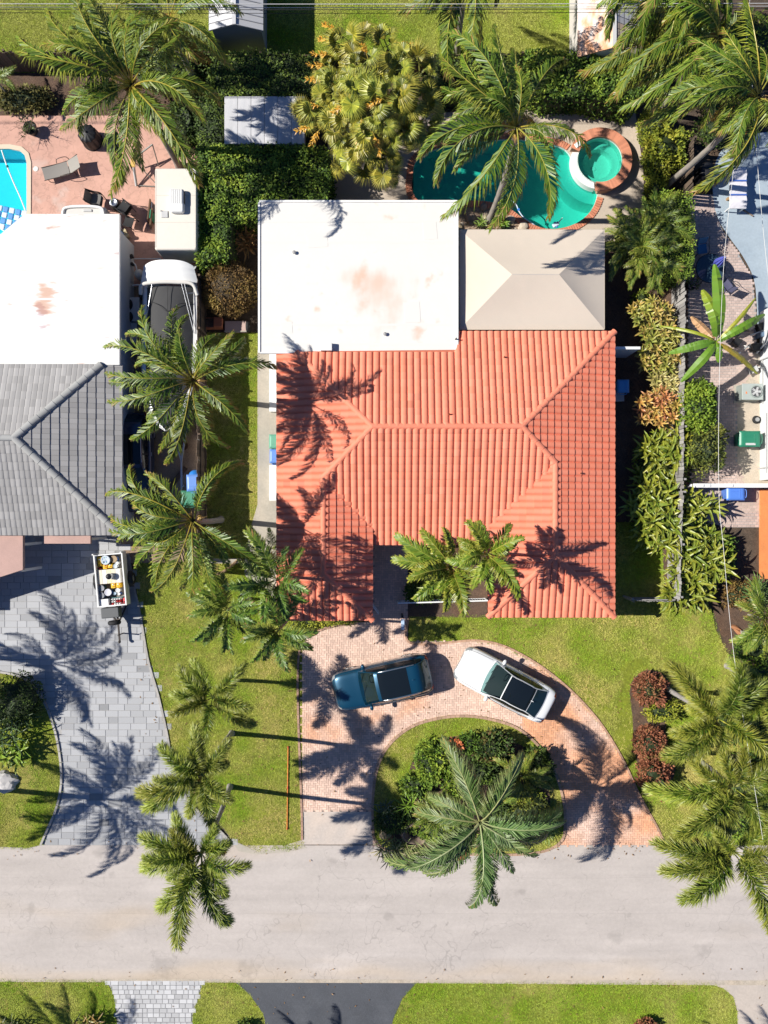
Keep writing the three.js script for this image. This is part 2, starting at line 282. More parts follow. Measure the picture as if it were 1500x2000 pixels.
struct('opposite_drive_right', sheet([[1385, 1921], [1700, 1922], [1700, 2060], [1442, 2060], [1440, 1975], [1432, 1946], [1412, 1930]], 0.0065), mat(1, 1, 1, 0.9, { map: mottled(512, 5, [0.47, 0.41, 0.36], grain(5, 0.25, 60, 0.25, 0.1), 0.05) }));

// ------------------------------------------------------------------ paving built stone by stone
function paverPatch(name, label, poly, holes, lx, lz, gap, y, thick, m, colour, { partsMost = 300, bond = 0.5, base = M.mortar, partName = 'paver', herring = false, bevel = 0.006, centre = [750, 1000], flex = 0 } = {}) {
  const o = struct(name, sheet(poly, y - thick * 0.55, holes), base);
  const bb = bounds(poly), list = [];
  const x0 = Math.max(bb[0], -14), x1 = Math.min(bb[2], 1514), z0 = Math.max(bb[1], -14), z1 = Math.min(bb[3], 2014);
  const dx = lx * PX, dz = lz * PX; let r = 0;
  const ok = (x, z) => inside(x, z, poly) && !holes.some(h => inside(x, z, h));
  if (!herring) for (let z = z0; z < z1; z += dz, r++) {
    let x = x0 - ((r % 2) ? bond * dx : 0) - dx * 0.3;
    while (x < x1) { const w = dx * (flex ? pick([1, 1, 0.75, 1.25]) : 1), cx = x + w / 2, cz = z + dz / 2; if (ok(cx, cz)) list.push([cx, cz, w / PX, lz]); x += w; }
  } else {
    // herringbone of 1:2 bricks: unit u = brick width
    const u = lz * PX, nx = Math.ceil((x1 - x0) / u) + 4, nzz = Math.ceil((z1 - z0) / u) + 4;
    for (let j = -4; j < nzz; j++) for (let i = -4; i < nx; i++) { const k = (((i - j) % 4) + 4) % 4; const bx = x0 + i * u, bz = z0 + j * u; if (k === 0 && ok(bx + u, bz + u / 2)) list.push([bx + u, bz + u / 2, lx, lz]); else if (k === 3 && ok(bx + u / 2, bz + u)) list.push([bx + u / 2, bz + u, lz, lx]); }
  }
  list.sort((a, b) => Math.hypot(a[0] - centre[0], a[1] - centre[1]) - Math.hypot(b[0] - centre[0], b[1] - centre[1]));
  const variants = new Map(), rest = new G();
  const solid = (G_, cx, cz, w, d, top) => {
    const hx = w / 2 - gap / 2, hz = d / 2 - gap / 2, b = bevel, yb = top - thick;
    const T = [V(cx - hx + b, top, cz - hz + b), V(cx - hx + b, top, cz + hz - b), V(cx + hx - b, top, cz + hz - b), V(cx + hx - b, top, cz - hz + b)];
    const B = [V(cx - hx, yb, cz - hz), V(cx - hx, yb, cz + hz), V(cx + hx, yb, cz + hz), V(cx + hx, yb, cz - hz)];
    G_.quad(...T); for (let i = 0; i < 4; i++) { const j = (i + 1) % 4; G_.quad(T[i], B[i], B[j], T[j]); }
  };
  list.forEach((s, i) => {
    const [cx, cz, w, d] = s, c = colour(cx, cz), up = y + rr(-0.002, 0.003);
    if (i < partsMost) {
      const tone = clamp(Math.floor(rnd() * 6), 0, 5), key = w.toFixed(3) + '/' + d.toFixed(3) + '/' + c.map(q => (Math.round(q * 24) / 24).toFixed(2)).join();
      if (!variants.has(key)) { const g = new G(); g.col(c); solid(g, 0, 0, w, d, 0); variants.set(key, g.geo()); }
      const p = part(partName, variants.get(key), m, o); p.position.set(gx(cx), up, gz(cz));
    } else { rest.col(c); solid(rest, gx(cx), gz(cz), w, d, up); }
  });
  if (rest.n) { const p = part(partName + 's', rest.geo(), m, o); p.userData.kind = 'stuff'; }
  return o;
}
const paving = new THREE.MeshStandardMaterial({ vertexColors: true, roughness: 0.85, bumpMap: bumpFine, bumpScale: 0.004 });
const greyMix = (x, z) => { const n = fbm(x / 110, z / 70, 3), d = rnd(); let k = 1 + 0.35 * n + rr(-0.09, 0.09); if (d < 0.08) k *= rr(0.62, 0.8); return [0.39 * k, 0.395 * k, 0.41 * k]; };
paverPatch('paver_driveway', '', drivewayLeft, [leftIsland], 0.60, 0.305, 0.010, 0.012, 0.03, paving, greyMix, { centre: [200, 1330], flex: 1 });
const brickMix = (x, z) => { const n = fbm(x / 60, z / 60, 3); const stain = sm(0.02, 0.5, fbm(x / 90 + 4, z / 90 + 2, 3) + (x > 1020 ? 0.3 : 0) - (z < 1300 ? 0.25 : 0)); const k = (1 + 0.16 * n) * rr(0.84, 1.14); return [0.70 * k * lerp(1, 1.02, stain), 0.50 * k * lerp(1, 0.72, stain), 0.405 * k * lerp(1, 0.5, stain)]; };
paverPatch('brick_driveway', '', brickPoly, [frontIsland], 0.21, 0.105, 0.008, 0.014, 0.03, paving, brickMix, { partsMost: 0, herring: true, partName: 'paving_brick', bevel: 0.004, base: M.brickMortar });
paverPatch('opposite_paver_drive', '', [[208, 1915], [398, 1916], [378, 1975], [368, 2060], [236, 2060], [222, 1945]], [], 0.29, 0.22, 0.012, 0.013, 0.05, paving, (x, z) => { const k = rr(0.78, 1.12); return [0.50 * k, 0.50 * k, 0.51 * k]; }, { centre: [305, 1960], flex: 1 });
paverPatch('side_patio', '', [[1345, 380], [1395, 380], [1398, 420], [1412, 450], [1445, 500], [1468, 540], [1476, 600], [1478, 720], [1462, 740], [1440, 800], [1440, 900], [1455, 944], [1350, 944], [1345, 700]], [], 0.20, 0.13, 0.010, 0.012, 0.03, paving, (x, z) => { const k = rr(0.85, 1.12) * (1 + 0.2 * fbm(x / 40, z / 40, 2)); return [0.50 * k, 0.385 * k, 0.34 * k]; }, { partsMost: 0 });
paverPatch('front_side_patio', '', [[1345, 950], [1483, 950], [1483, 1030], [1420, 1030], [1345, 1010]], [], 0.20, 0.13, 0.010, 0.012, 0.03, paving, () => { const k = rr(0.85, 1.12); return [0.5 * k, 0.38 * k, 0.33 * k]; }, { partsMost: 0 });
// edging bricks of the driveway island and the curved lawn edge
function edging(name, label, line, y, w, l, colour, parent) {
  const c = new THREE.CatmullRomCurve3(line.map(p => V(gx(p[0]), y, gz(p[1]))), false, 'centripetal'), L = c.getLength(), n = Math.floor(L / l), list = [];
  for (let i = 0; i < n; i++) { const t = (i + 0.5) / n, p = c.getPointAt(t), d = c.getTangentAt(t); list.push(tint(new THREE.BoxGeometry(w, 0.07, l - 0.012).rotateY(Math.atan2(d.x, d.z)).translate(p.x, p.y + rr(-0.004, 0.004), p.z), colour())); }
  const o = struct(name, list, paving); return o;
}
edging('island_kerb', '', [...frontIsland, frontIsland[0]], 0.045, 0.12, 0.22, () => { const k = rr(0.8, 1.15); return [0.42 * k, 0.27 * k, 0.19 * k]; });
edging('lawn_edging', '', [[590, 1640], [590, 1252], [606, 1240], [640, 1226], [700, 1216]], 0.02, 0.1, 0.22, () => { const k = rr(0.8, 1.15); return [0.40 * k, 0.25 * k, 0.18 * k]; });
edging('driveway_edging', '', [[797, 1206], [797, 1252], [935, 1251], [985, 1262], [1050, 1297], [1110, 1344], [1170, 1409], [1215, 1481], [1250, 1555], [1285, 1619], [1298, 1648]], 0.02, 0.1, 0.22, () => { const k = rr(0.8, 1.15); return [0.46 * k, 0.28 * k, 0.19 * k]; });
edging('left_drive_kerb', '', [[250, 1080], [262, 1145], [275, 1205], [290, 1290], [310, 1360], [326, 1430], [340, 1500], [368, 1562], [405, 1600], [430, 1622], [452, 1645]], 0.03, 0.1, 0.5, () => { const k = rr(0.85, 1.1); return [0.38 * k, 0.36 * k, 0.34 * k]; });
edging('left_island_kerb', '', [[-20, 1311], [0, 1312], [50, 1326], [85, 1368], [106, 1420], [118, 1480], [120, 1530], [110, 1580], [92, 1622], [80, 1650]], 0.05, 0.1, 0.5, () => { const k = rr(0.85, 1.1); return [0.40 * k, 0.38 * k, 0.36 * k]; });

// paths, decks and yards
struct('side_path', slab([[503, 684], [545, 684], [545, 1050], [478, 1120], [478, 1095], [490, 1030], [503, 985]], -0.02, 0.02), M.concrete);
struct('front_path', slab([[478, 1122], [545, 1052], [556, 1052], [556, 1196], [520, 1150], [484, 1130]], -0.02, 0.016), M.concrete);
struct('pool_deck', sheet([[640, 230], [1000, 214], [1240, 214], [1256, 330], [1262, 470], [1200, 480], [640, 480]], 0.012, [poolMain, spaHole]), M.deck);
struct('left_patio', sheet([[-200, 226], [386, 226], [386, 560], [-200, 560]], 0.012, [poolLeft]), mat(1, 1, 1, 0.85, { map: tex(1024, 1024, (u, v) => { const n = tnoise(u, v, 9, 4), c = Math.abs(tnoise(u, v, 14, 3)), k = (1 + 0.3 * n) * (c < 0.03 ? 0.86 : 1) + 0.12 * tnoise(u, v, 70, 2), w = sm(0.2, 0.6, tnoise(u + 0.5, v, 6, 3)); return [lerp(0.56, 0.58, w) * k, lerp(0.325, 0.42, w) * k, lerp(0.255, 0.36, w) * k]; }, { rep: [1 / 7, 1 / 7] }), bumpMap: bumpFine, bumpScale: 0.006 }));
struct('side_yard', sheet([[225, 560], [402, 560], [402, 1100], [250, 1100], [225, 1040]], 0.0), M.gravel);
struct('right_yard', sheet([[1440, 690], [1510, 690], [1510, 1000], [1440, 1000]], 0.004), mat(1, 1, 1, 0.95, { map: mottled(512, 3, [0.47, 0.40, 0.32], grain(6, 0.4, 110, 0.5, 0.3), 0.1) }));
struct('sport_court', sheet(smoothPoly([[1700, 250], [1520, 256], [1440, 270], [1405, 300], [1392, 345], [1393, 385], [1401, 425], [1420, 458], [1450, 500], [1472, 545], [1478, 600], [1480, 640], [1510, 690], [1700, 690]], 3), 0.016), mat(1, 1, 1, 0.7, { map: mottled(512, 6, [0.34, 0.41, 0.47], grain(5, 0.2, 60, 0.15, 0.06), 0.04) }));
struct('right_side_yard', sheet([[1172, 480], [1345, 480], [1345, 1190], [1172, 1190]], -0.012), M.mulch);
struct('left_back_bed', sheet([[-200, 142], [386, 142], [386, 226], [-200, 226]], -0.008), M.mulch);

// ------------------------------------------------------------------ pools
const plaster = mat(1, 1, 1, 0.6, { map: mottled(512, 4, [0.62, 0.74, 0.70], grain(5, 0.14, 50, 0.1, 0.05), 0.03) });
const waterBump = tex(512, 512, (u, v) => 0.5 + 0.5 * tnoise(u, v, 12, 3) + 0.25 * tnoise(u, v, 34, 2), { srgb: false, rep: [1 / 4, 1 / 2.6] });
const water = (r, g, b) => new THREE.MeshPhysicalMaterial({ color: C(r, g, b), transmission: 1, thickness: 0, roughness: 0.03, ior: 1.33, bumpMap: waterBump, bumpScale: 0.05, side: THREE.DoubleSide });
function wallRing(poly, y0, y1) { const g = new G(), w = toWorld(poly); for (let i = 0; i < w.length; i++) { const a = w[i], b = w[(i + 1) % w.length]; g.quad(V(a[0], y1, a[1]), V(a[0], y0, a[1]), V(b[0], y0, b[1]), V(b[0], y1, b[1])); } const q = g.geo(); q.deleteAttribute('color'); return q; }
function copingRing(parent, poly, w, l, y, h, skip = () => false, colour = () => { const k = rr(0.82, 1.14); return [0.58 * k, 0.225 * k, 0.13 * k]; }) {
  const c = new THREE.CatmullRomCurve3(poly.map(p => V(gx(p[0]), y, gz(p[1]))), true, 'centripetal'), n = Math.round(c.getLength() / l), tones = Array.from({ length: 6 }, colour).map(k => tint(new RoundedBoxGeometry(w, h, l - 0.014, 1, 0.012), k));
  for (let i = 0; i < n; i++) { const t = (i + 0.5) / n, p = c.getPointAt(t), d = c.getTangentAt(t), px = p.x * PX + 750, pz = p.z * PX + 1000; if (skip(px, pz)) continue; const b = part('coping_brick', pick(tones), paving, parent); b.position.set(p.x, y - h / 2 + rr(-0.003, 0.003), p.z); b.rotation.y = Math.atan2(d.x, d.z); }
}
{
  const t = thing('swimming_pool', 'kidney shaped turquoise pool with a brick rim behind the white roof', 'swimming pool');
  const deep = obj('basin', [sheet(poolMain, -1.5), wallRing(poolMain, -1.5, 0.0)], plaster, t);
  const inPool = (pts, y) => slab(pts, -1.5, y);
  obj('step', inPool([[808, 302], [828, 302], [828, 392], [808, 380]], -0.32), plaster, t);
  obj('step', inPool([[828, 300], [838, 299], [838, 395], [828, 392]], -0.62), plaster, t);
  obj('step', inPool([[838, 297], [850, 292], [850, 397], [838, 395]], -0.92), plaster, t);
  obj('ledge', slab([...ring(SPA, 76, 18, 1.5, 3.55), ...ring(SPA, 52, 18, 3.55, 1.5)], -1.5, -0.32), plaster, t);
  obj('water', sheet(poolMain, -0.14), water(0.17, 0.72, 0.64), t);
  copingRing(t, offset(poolMain, 6), 0.3, 0.115, 0.065, 0.09, (x, z) => Math.hypot(x - SPA[0], z - SPA[1]) < 66);
}
{
  const t = thing('spa_pool', 'raised round spa with a wide brick ring and white spillway beside the pool', 'hot tub');
  const a0 = 100 * DEG, a1 = 202 * DEG;   // the open side towards the pool
  obj('basin', [sheet(ring(SPA, spaR), -0.55), wallRing(ring(SPA, spaR), -0.55, 0.36)], plaster, t);
  obj('seat', slab(ring(SPA, spaR - 0.5), -0.55, -0.08, [ring(SPA, 29)]), plaster, t);
  obj('drain', lathe([[0, 0.03], [0.09, 0.03], [0.11, 0.01], [0.11, 0]], 16).translate(gx(SPA[0] - 3), -0.55, gz(SPA[1] + 2)), M.white, t);
  obj('water', sheet(ring(SPA, spaR - 0.2), 0.28), water(0.26, 0.76, 0.66), t);
  const wallPts = [...ring(SPA, 60, 40, a1 - Math.PI * 2, a0), ...ring(SPA, spaR + 0.6, 40, a0, a1 - Math.PI * 2)];
  obj('wall', slab(wallPts, -0.03, 0.40), mat(0.45, 0.27, 0.19, 0.85), t);
  obj('spillway', slab([...ring(SPA, 55, 26, a0, a1), ...ring(SPA, spaR + 0.6, 26, a1, a0)], -0.5, 0.30, [], 0.01), M.white, t);
  const n = 62; const tones = Array.from({ length: 7 }, () => { const k = rr(0.82, 1.14); return tint(new RoundedBoxGeometry(0.44, 0.075, 0.11, 1, 0.012), [0.62 * k, 0.25 * k, 0.145 * k]); });
  for (let i = 0; i < n; i++) { const a = lerp(a1 - Math.PI * 2, a0, (i + 0.5) / n), b = part('coping_brick', pick(tones), paving, t); b.position.set(gx(SPA[0] + 52.5 * Math.cos(a)), 0.44 + rr(-0.003, 0.003), gz(SPA[1] + 52.5 * Math.sin(a))); b.rotation.y = -a; }
  obj('skimmer_box', [box(0.3, 0.12, 0.22, gx(1124), 0.40, gz(291), 0.6, 0.02)], M.white, t);
}
{
  const t = thing('swimming_pool', 'bright cyan pool with a cream rim at the left edge of the patio', 'swimming pool');
  obj('basin', [sheet(poolLeft, -1.3), wallRing(poolLeft, -1.3, 0.0)], mat(0.66, 0.76, 0.78, 0.6), t);
  obj('water', sheet(poolLeft, -0.12), water(0.18, 0.83, 0.95), t);
  obj('coping', slab(offset(poolLeft, 8), -0.02, 0.05, [offset(poolLeft, -1)], 0.012), mat(0.66, 0.55, 0.42, 0.8), t);
}
// ------------------------------------------------------------------ tiled roofs
function clipTri(g, a, b, c, fs) {                // keep the part of a triangle where every f >= 0
  let poly = [a, b, c];
  for (const f of fs) { const d = poly.map(f), out = []; for (let i = 0; i < poly.length; i++) { const j = (i + 1) % poly.length; if (d[i] >= 0) out.push(poly[i]); if ((d[i] >= 0) !== (d[j] >= 0)) out.push(poly[i].clone().lerp(poly[j], d[i] / (d[i] - d[j]))); } poly = out; if (poly.length < 3) return; }
  for (let i = 1; i + 1 < poly.length; i++) g.tri(poly[0], poly[i], poly[i + 1]);
}
// planes: {o:[x,z] a point on the eave, d:[dx,dz] uphill direction, e: eave height}; roofZ(x,z) the finished surface
function tileRoof(parent, planes, roofZ, slope, tw, tl, profile, thick, m, colour, near, dom) {
  const tiles = [];
  for (const pl of planes) {
    const [ox, oz] = pl.o, [dx, dz] = pl.d, ux = -dz, uz = dx, H = (x, z) => pl.e + slope * ((x - ox) * dx + (z - oz) * dz);
    const hip = p => { const z = roofZ(p.x, p.z, pl.id); return z === null ? -1 : Math.min(5, z - H(p.x, p.z)); }, keep = p => Math.min(hip(p), dom(p.x, p.z));
    for (let r = 0; r * tl < pl.run; r++) for (let c = pl.u0; c < pl.u1; c += tw) {
      const g = new G(), jit = rr(-0.006, 0.006), lift = rr(0, 0.006), tone = colour(); g.col(tone);
      const at = (u, v, h) => { const x = ox + ux * u + dx * v, z = oz + uz * u + dz * v; return V(x, H(x, z) + h, z); };
      const mid = at(c + tw / 2, (r + 0.5) * tl, 0), zz = roofZ(mid.x, mid.z);
      const corners = [at(c, r * tl, 0), at(c + tw, r * tl, 0), at(c, (r + 1) * tl, 0), at(c + tw, (r + 1) * tl, 0), mid];
      const kk = corners.map(keep); if (kk.every(x => x < 0)) continue;
      if (corners.every(p => { const z = roofZ(p.x, p.z); return z !== null && z - H(p.x, p.z) > 0.12; })) continue;      // buried in a valley
      const v0 = r * tl - 0.012 + jit, v1 = (r + 1) * tl + 0.05, n = profile.length - 1, f = [p => dom(p.x, p.z), hip];
      for (let i = 0; i < n; i++) {
        const [s0, h0] = profile[i], [s1, h1] = profile[i + 1];
        const a = at(c + s0 * tw, v0, h0 + thick + lift), b = at(c + s1 * tw, v0, h1 + thick + lift), e = at(c + s0 * tw, v1, h0 * 0.9 + 0.002), q = at(c + s1 * tw, v1, h1 * 0.9 + 0.002);
        const a2 = at(c + s0 * tw, v0 + 0.004, h0 - 0.015), b2 = at(c + s1 * tw, v0 + 0.004, h1 - 0.015);
        clipTri(g, a, b, q, f); clipTri(g, a, q, e, f); clipTri(g, a2, b2, b, f); clipTri(g, a2, b, a, f);
      }
      if (!g.n) continue;
      tiles.push({ g, near: Math.hypot((mid.x - near[0]), (mid.z - near[1])) - (g.n > 20 ? 0.5 : 0) });
    }
  }
  tiles.sort((a, b) => a.near - b.near);
  const rest = new G();
  tiles.forEach((t, i) => {
    if (i < 300) part('roof_tile', t.g.geo(0.9), m, parent);
    else { for (const k of ['p', 'c', 'u']) { const s = t.g[k], d = rest[k]; for (let q = 0; q < s.length; q++) d.push(s[q]); } }
  });
  const o = part('roof_tiles', rest.geo(0.9), m, parent); o.userData.kind = 'stuff';
  return tiles.length;
}
function ridgeCaps(parent, line, r, l, m, tones) {  // overlapping half round caps from the low end a to the high end b
  const [a, b] = line, d = b.clone().sub(a), L = d.length(), n = Math.max(1, Math.round(L / l)); d.normalize();
  const side = V(0, 1, 0).cross(d).normalize(), up = d.clone().cross(side).normalize(), step = L / n;
  for (let i = 0; i < n; i++) {
    const g = new G(); g.col(pick(tones)); const k = 7, p = (t, s, rad) => { const an = Math.PI * (t / k); return a.clone().addScaledVector(d, s).addScaledVector(side, Math.cos(an) * rad).addScaledVector(up, Math.sin(an) * rad * 0.8 - 0.03); };
    const s0 = i * step - 0.03, s1 = (i + 1) * step + 0.02, r0 = r * 1.1, r1 = r * 0.95;
    for (let t = 0; t < k; t++) { g.quad(p(t, s0, r0), p(t + 1, s0, r0), p(t + 1, s1, r1), p(t, s1, r1)); g.quad(p(t, s0, r0 - 0.025), p(t + 1, s0, r0 - 0.025), p(t + 1, s0, r0), p(t, s0, r0)); }
    part('ridge_cap', g.geo(0.9), m, parent);
  }
}
const X = x => gx(x), Z = z => gz(z);
const slope = 0.33, EAVE = 2.75;

// ------------------------------------------------------------------ the middle house
{
  const t = thing('house', 'house with salmon red barrel tile roof and flat white rear roof', 'house');
  const eE = X(1169), eW = X(555), eN = Z(672), eS = Z(1060), lE = X(729.5), lS = Z(1197), rW = X(939), rS = Z(1191), flatS = Z(712), flatE = X(882), ridgeZ = Z(850);
  const hi = EAVE + slope * (ridgeZ - eN);
  const sEave = hi - slope * (eS - ridgeZ);
  const PL = { n: (x, z) => EAVE + slope * (z - eN), e: (x, z) => EAVE + slope * (eE - x), w: (x, z) => EAVE + slope * (x - eW), s: (x, z) => hi - slope * (z - ridgeZ), le: (x, z) => EAVE + slope * (lE - x), ls: (x, z) => EAVE + slope * (lS - z), rw: (x, z) => EAVE + slope * (x - rW), rs: (x, z) => EAVE + slope * (rS - z) };
  const low = ids => (x, z, skip) => { let h = 99; for (const k of ids) if (k !== skip) h = Math.min(h, PL[k](x, z)); return h; };
  const main = low(['n', 'e', 'w', 's']), left = low(['w', 'le', 'ls']), right = low(['e', 'rw', 'rs']);
  const e = 0.05;
  const roofZ = (x, z, skip) => {
    let h = -9; if (z <= eS + e) h = Math.max(h, main(x, z, skip)); if (x <= lE + e && z <= lS + e && z > ridgeZ) h = Math.max(h, left(x, z, skip)); if (x >= rW - e && z <= rS + e && z > ridgeZ) h = Math.max(h, right(x, z, skip)); return h < -1 ? null : h;
  };
  const dom = (x, z) => Math.max(x - flatE, z - flatS);
  const TW = 0.297, TL = 0.322;
  const prof = [[0, 0], [0.05, 0.022], [0.16, 0.066], [0.32, 0.086], [0.5, 0.092], [0.68, 0.086], [0.84, 0.062], [0.94, 0.022], [1, 0]];
  const red = new THREE.MeshStandardMaterial({ vertexColors: true, roughness: 0.72, bumpMap: bumpFine, bumpScale: 0.003 });
  const tone = () => { const k = rr(0.94, 1.05) * (rnd() < 0.02 ? 0.85 : 1), w = rr(-0.012, 0.012); return [0.77 * k, (0.242 + w) * k, (0.145 + w) * k]; };
  const planes = [
    { id: 'n', o: [0, eN], d: [0, 1], e: EAVE, run: ridgeZ - eN, u0: -eE, u1: -eW },        // north (u runs to -x)
    { id: 's', o: [0, eS], d: [0, -1], e: sEave, run: eS - ridgeZ, u0: X(642), u1: X(1054) },
    { id: 'e', o: [eE, 0], d: [-1, 0], e: EAVE, run: X(1169) - X(990), u0: -rS, u1: -eN },
    { id: 'w', o: [eW, 0], d: [1, 0], e: EAVE, run: X(735) - eW, u0: flatS, u1: lS },
    { id: 'le', o: [lE, 0], d: [-1, 0], e: EAVE, run: X(729.5) - X(642), u0: -lS, u1: -Z(935) },
    { id: 'ls', o: [0, lS], d: [0, -1], e: EAVE, run: lS - Z(1108), u0: eW, u1: lE },
    { id: 'rw', o: [rW, 0], d: [1, 0], e: EAVE, run: X(1054) - rW, u0: Z(908), u1: rS },
    { id: 'rs', o: [0, rS], d: [0, -1], e: EAVE, run: rS - Z(1074), u0: rW, u1: eE },
  ];
  // boarding under the tiles, made on a fine plan grid cell by cell as thin planes
  const deckG = new G();
  const face = (...p) => { for (let i = 1; i + 1 < p.length; i++) deckG.tri(p[0], p[i], p[i + 1]); };
  const R = (x, z, dy = -0.03) => V(X(x), roofZ(X(x), Z(z)) + dy, Z(z));
  face(R(592, 712.2), R(882.5, 712.2), R(882.5, 672), R(1169, 672), R(992, 850), R(730, 850));
  face(R(730, 850), R(992, 850), R(1054, 912), R(939.2, 1026.6), V(X(939), sEave - 0.03, eS), V(X(729.5), sEave - 0.03, eS), R(729.3, 1025.3), R(642, 938));
  face(R(1169, 672), R(1169, 1191), R(1054, 1076), R(1054, 912), R(992, 850));
  face(R(555, 712.2), R(592, 712.2), R(730, 850), R(642, 938)); face(R(555, 712.2), R(642, 938), R(642, 1110), R(555, 1197));
  face(R(642, 938), R(729.4, 1025.5), R(729.4, 1197), R(642, 1110)); face(R(642, 1110), R(729.4, 1197), R(555, 1197));
  face(R(1054, 912), R(939.2, 1026.8), R(939.2, 1191), R(1054, 1076)); face(R(1054, 1076), R(939.2, 1191), R(1169, 1191));
  const dg = deckG.geo(); dg.deleteAttribute('color'); obj('roof_boards', dg, mat(0.5, 0.14, 0.08, 0.9), t);
  tileRoof(t, planes, roofZ, slope, TW, TL, prof, 0.036, red, tone, [X(860), Z(950)], dom);
  const tones = [0, 1, 2, 3].map(tone).map(c => c.map(x => x * 0.97)), H = (x, z) => V(X(x), roofZ(X(x), Z(z)) + 0.05, Z(z));
  for (const [a, b, c, d] of [[730, 850, 992, 850], [1169, 672.2, 992, 850], [592, 712.4, 730, 850], [642, 938, 730, 850], [1054, 912, 992, 850], [642, 1110, 642, 938], [1054, 1076, 1054, 912], [555.2, 1196.8, 642, 1110], [729.3, 1196.8, 642, 1110], [939.2, 1190.8, 1054, 1076], [1168.8, 1190.8, 1054, 1076]])
    ridgeCaps(t, [H(a, b), H(c, d)], 0.13, 0.40, red, tones);
  // eaves: fascia boards
  const fb = []; const F = (x0, z0, x1, z1, y) => fb.push(beam(V(X(x0), y - 0.11, Z(z0)), V(X(x1), y - 0.11, Z(z1)), 0.03, 0.18));
  F(1166, 675, 1166, 1189, EAVE); F(558, 714, 558, 1194, EAVE); F(727, 1062, 727, 1194, EAVE); F(942, 1062, 942, 1189, EAVE); F(557, 1195, 727, 1195, EAVE); F(941, 1189, 1167, 1189, EAVE); F(731, 1058, 938, 1058, sEave); F(884, 674, 1167, 674, EAVE);
  obj('fascia', fb, M.whiteMatte, t);
  const w = [[575, 460], [868, 460], [868, 690], [1148, 690], [1148, 1172], [960, 1172], [960, 1040], [712, 1040], [712, 1178], [577, 1178]];
  obj('wall', slab(w, -0.03, EAVE - 0.16), M.wall, t);
  // flat white roof with rust coloured stains and a shallow upstand
  const fx0 = 524.5, fx1 = 882.3, fz0 = 439, fz1 = 712.6;
  const stain = tex(1024, 768, (u, v) => {
    const n = fbm(u * 9, v * 7, 4), st = fbm(u * 14, v * 3, 4), g = fbm(u * 70, v * 54, 2);
    const a = sm(0.05, 0.55, fbm(u * 4 + 2, v * 2.6 + 1, 4) + 0.75 * Math.exp(-Math.pow((u - 0.55) / 0.2, 2) - Math.pow((v - 0.62) / 0.33, 2)) - 0.42 + 0.3 * st);
    const b = sm(0.1, 0.5, Math.exp(-Math.pow((u - 0.52) / 0.05, 2) - Math.pow((v - 0.58) / 0.16, 2)) * 0.8 + n - 0.25) * 0.8;
    const c = sm(0.1, 0.5, Math.exp(-Math.pow((u - 0.79) / 0.06, 2) - Math.pow((v - 0.85) / 0.09, 2)) * 0.8 + n - 0.2);
    const k = 1 + 0.04 * n + 0.03 * g, s = Math.min(1, 0.85 * a + 0.6 * b + 0.9 * c);
    return [0.70 * k, lerp(0.68, 0.47, s) * k, lerp(0.645, 0.37, s) * k];
  }, { wrap: false });
  const top = sheet([[fx0 + 2, fz0 + 2], [fx1 - 2, fz0 + 2], [fx1 - 2, fz1], [fx0 + 2, fz1]], 3.0), p = top.attributes.position;
  for (let i = 0; i < p.count; i++) top.attributes.uv.setXY(i, (p.getX(i) - X(fx0)) / (X(fx1) - X(fx0)), (p.getZ(i) - Z(fz0)) / (Z(fz1) - Z(fz0)));
  obj('flat_roof', top, mat(1, 1, 1, 0.7, { map: stain }), t);
  obj('roof_edge', [beam(V(X(fx0), 2.95, Z(fz0)), V(X(fx1), 2.95, Z(fz0)), 0.09, 0.2), beam(V(X(fx0), 2.95, Z(fz0 + 2)), V(X(fx0), 2.95, Z(fz1)), 0.09, 0.2), beam(V(X(fx1), 2.95, Z(fz0 + 2)), V(X(fx1), 2.95, Z(fz1)), 0.09, 0.2), beam(V(X(fx0 + 2), 2.96, Z(fz1)), V(X(592), 2.96, Z(fz1)), 0.06, 0.18)], M.white, t);
  const memb = mat(0.69, 0.67, 0.635, 0.75);
  for (let z = fz0 + 36; z < fz1 - 8; z += 37) if (z < 530 || z > 640) obj('roof_seam', box(X(fx1 - 4) - X(fx0 + 4), 0.006, 0.10, (X(fx0) + X(fx1)) / 2, 3.0, Z(z + rr(-2, 2))), memb, t);
  for (const [px, pz, w, d] of [[620, 470, 0.9, 0.6], [805, 610, 0.7, 0.9], [560, 640, 0.5, 0.5], [840, 450, 0.6, 0.8]]) { const q = P(px, pz, 3.0); obj('roof_patch', box(w, 0.009, d, q.x, 3.0, q.z, rr(-0.1, 0.1), 0.003), memb, t); }
  const vent = (px, pz, kind) => { const q = P(px, pz, 3.0); if (kind) obj('roof_vent', [lathe([[0.04, 0], [0.04, 0.08], [0.08, 0.09], [0.08, 0.12], [0, 0.14]], 12).translate(q.x, 3.0, q.z)], M.grey, t); else obj('vent_pipe', [lathe([[0.03, 0], [0.03, 0.28], [0.02, 0.28], [0.02, 0.1]], 10).translate(q.x, 3.0, q.z)], M.darkMetal, t); };
  vent(575, 494, 1); vent(752, 653, 1); vent(890, 663, 0);
  { const q = P(646, 679, 3.0); obj('roof_hood', [box(0.5, 0.3, 0.36, q.x - 0.18, 3.0, q.z, 0, 0.02)], M.white, t); }
  // a few tile vents and a nest of leaves on the roof
  for (const [px, pz] of [[876, 812], [987, 695], [1136, 924]]) { const q = P(px, pz, 3.6), y = roofZ(q.x, q.z) + 0.1; obj('roof_pipe', lathe([[0.035, -0.1], [0.035, 0.12], [0.02, 0.12], [0.02, 0]], 10).translate(q.x, y, q.z), M.terracotta, t); }
  obj('front_door', [box(1.0, 2.05, 0.05, X(765), 0.02, Z(1041.5))], mat(0.25, 0.12, 0.07, 0.5), t);
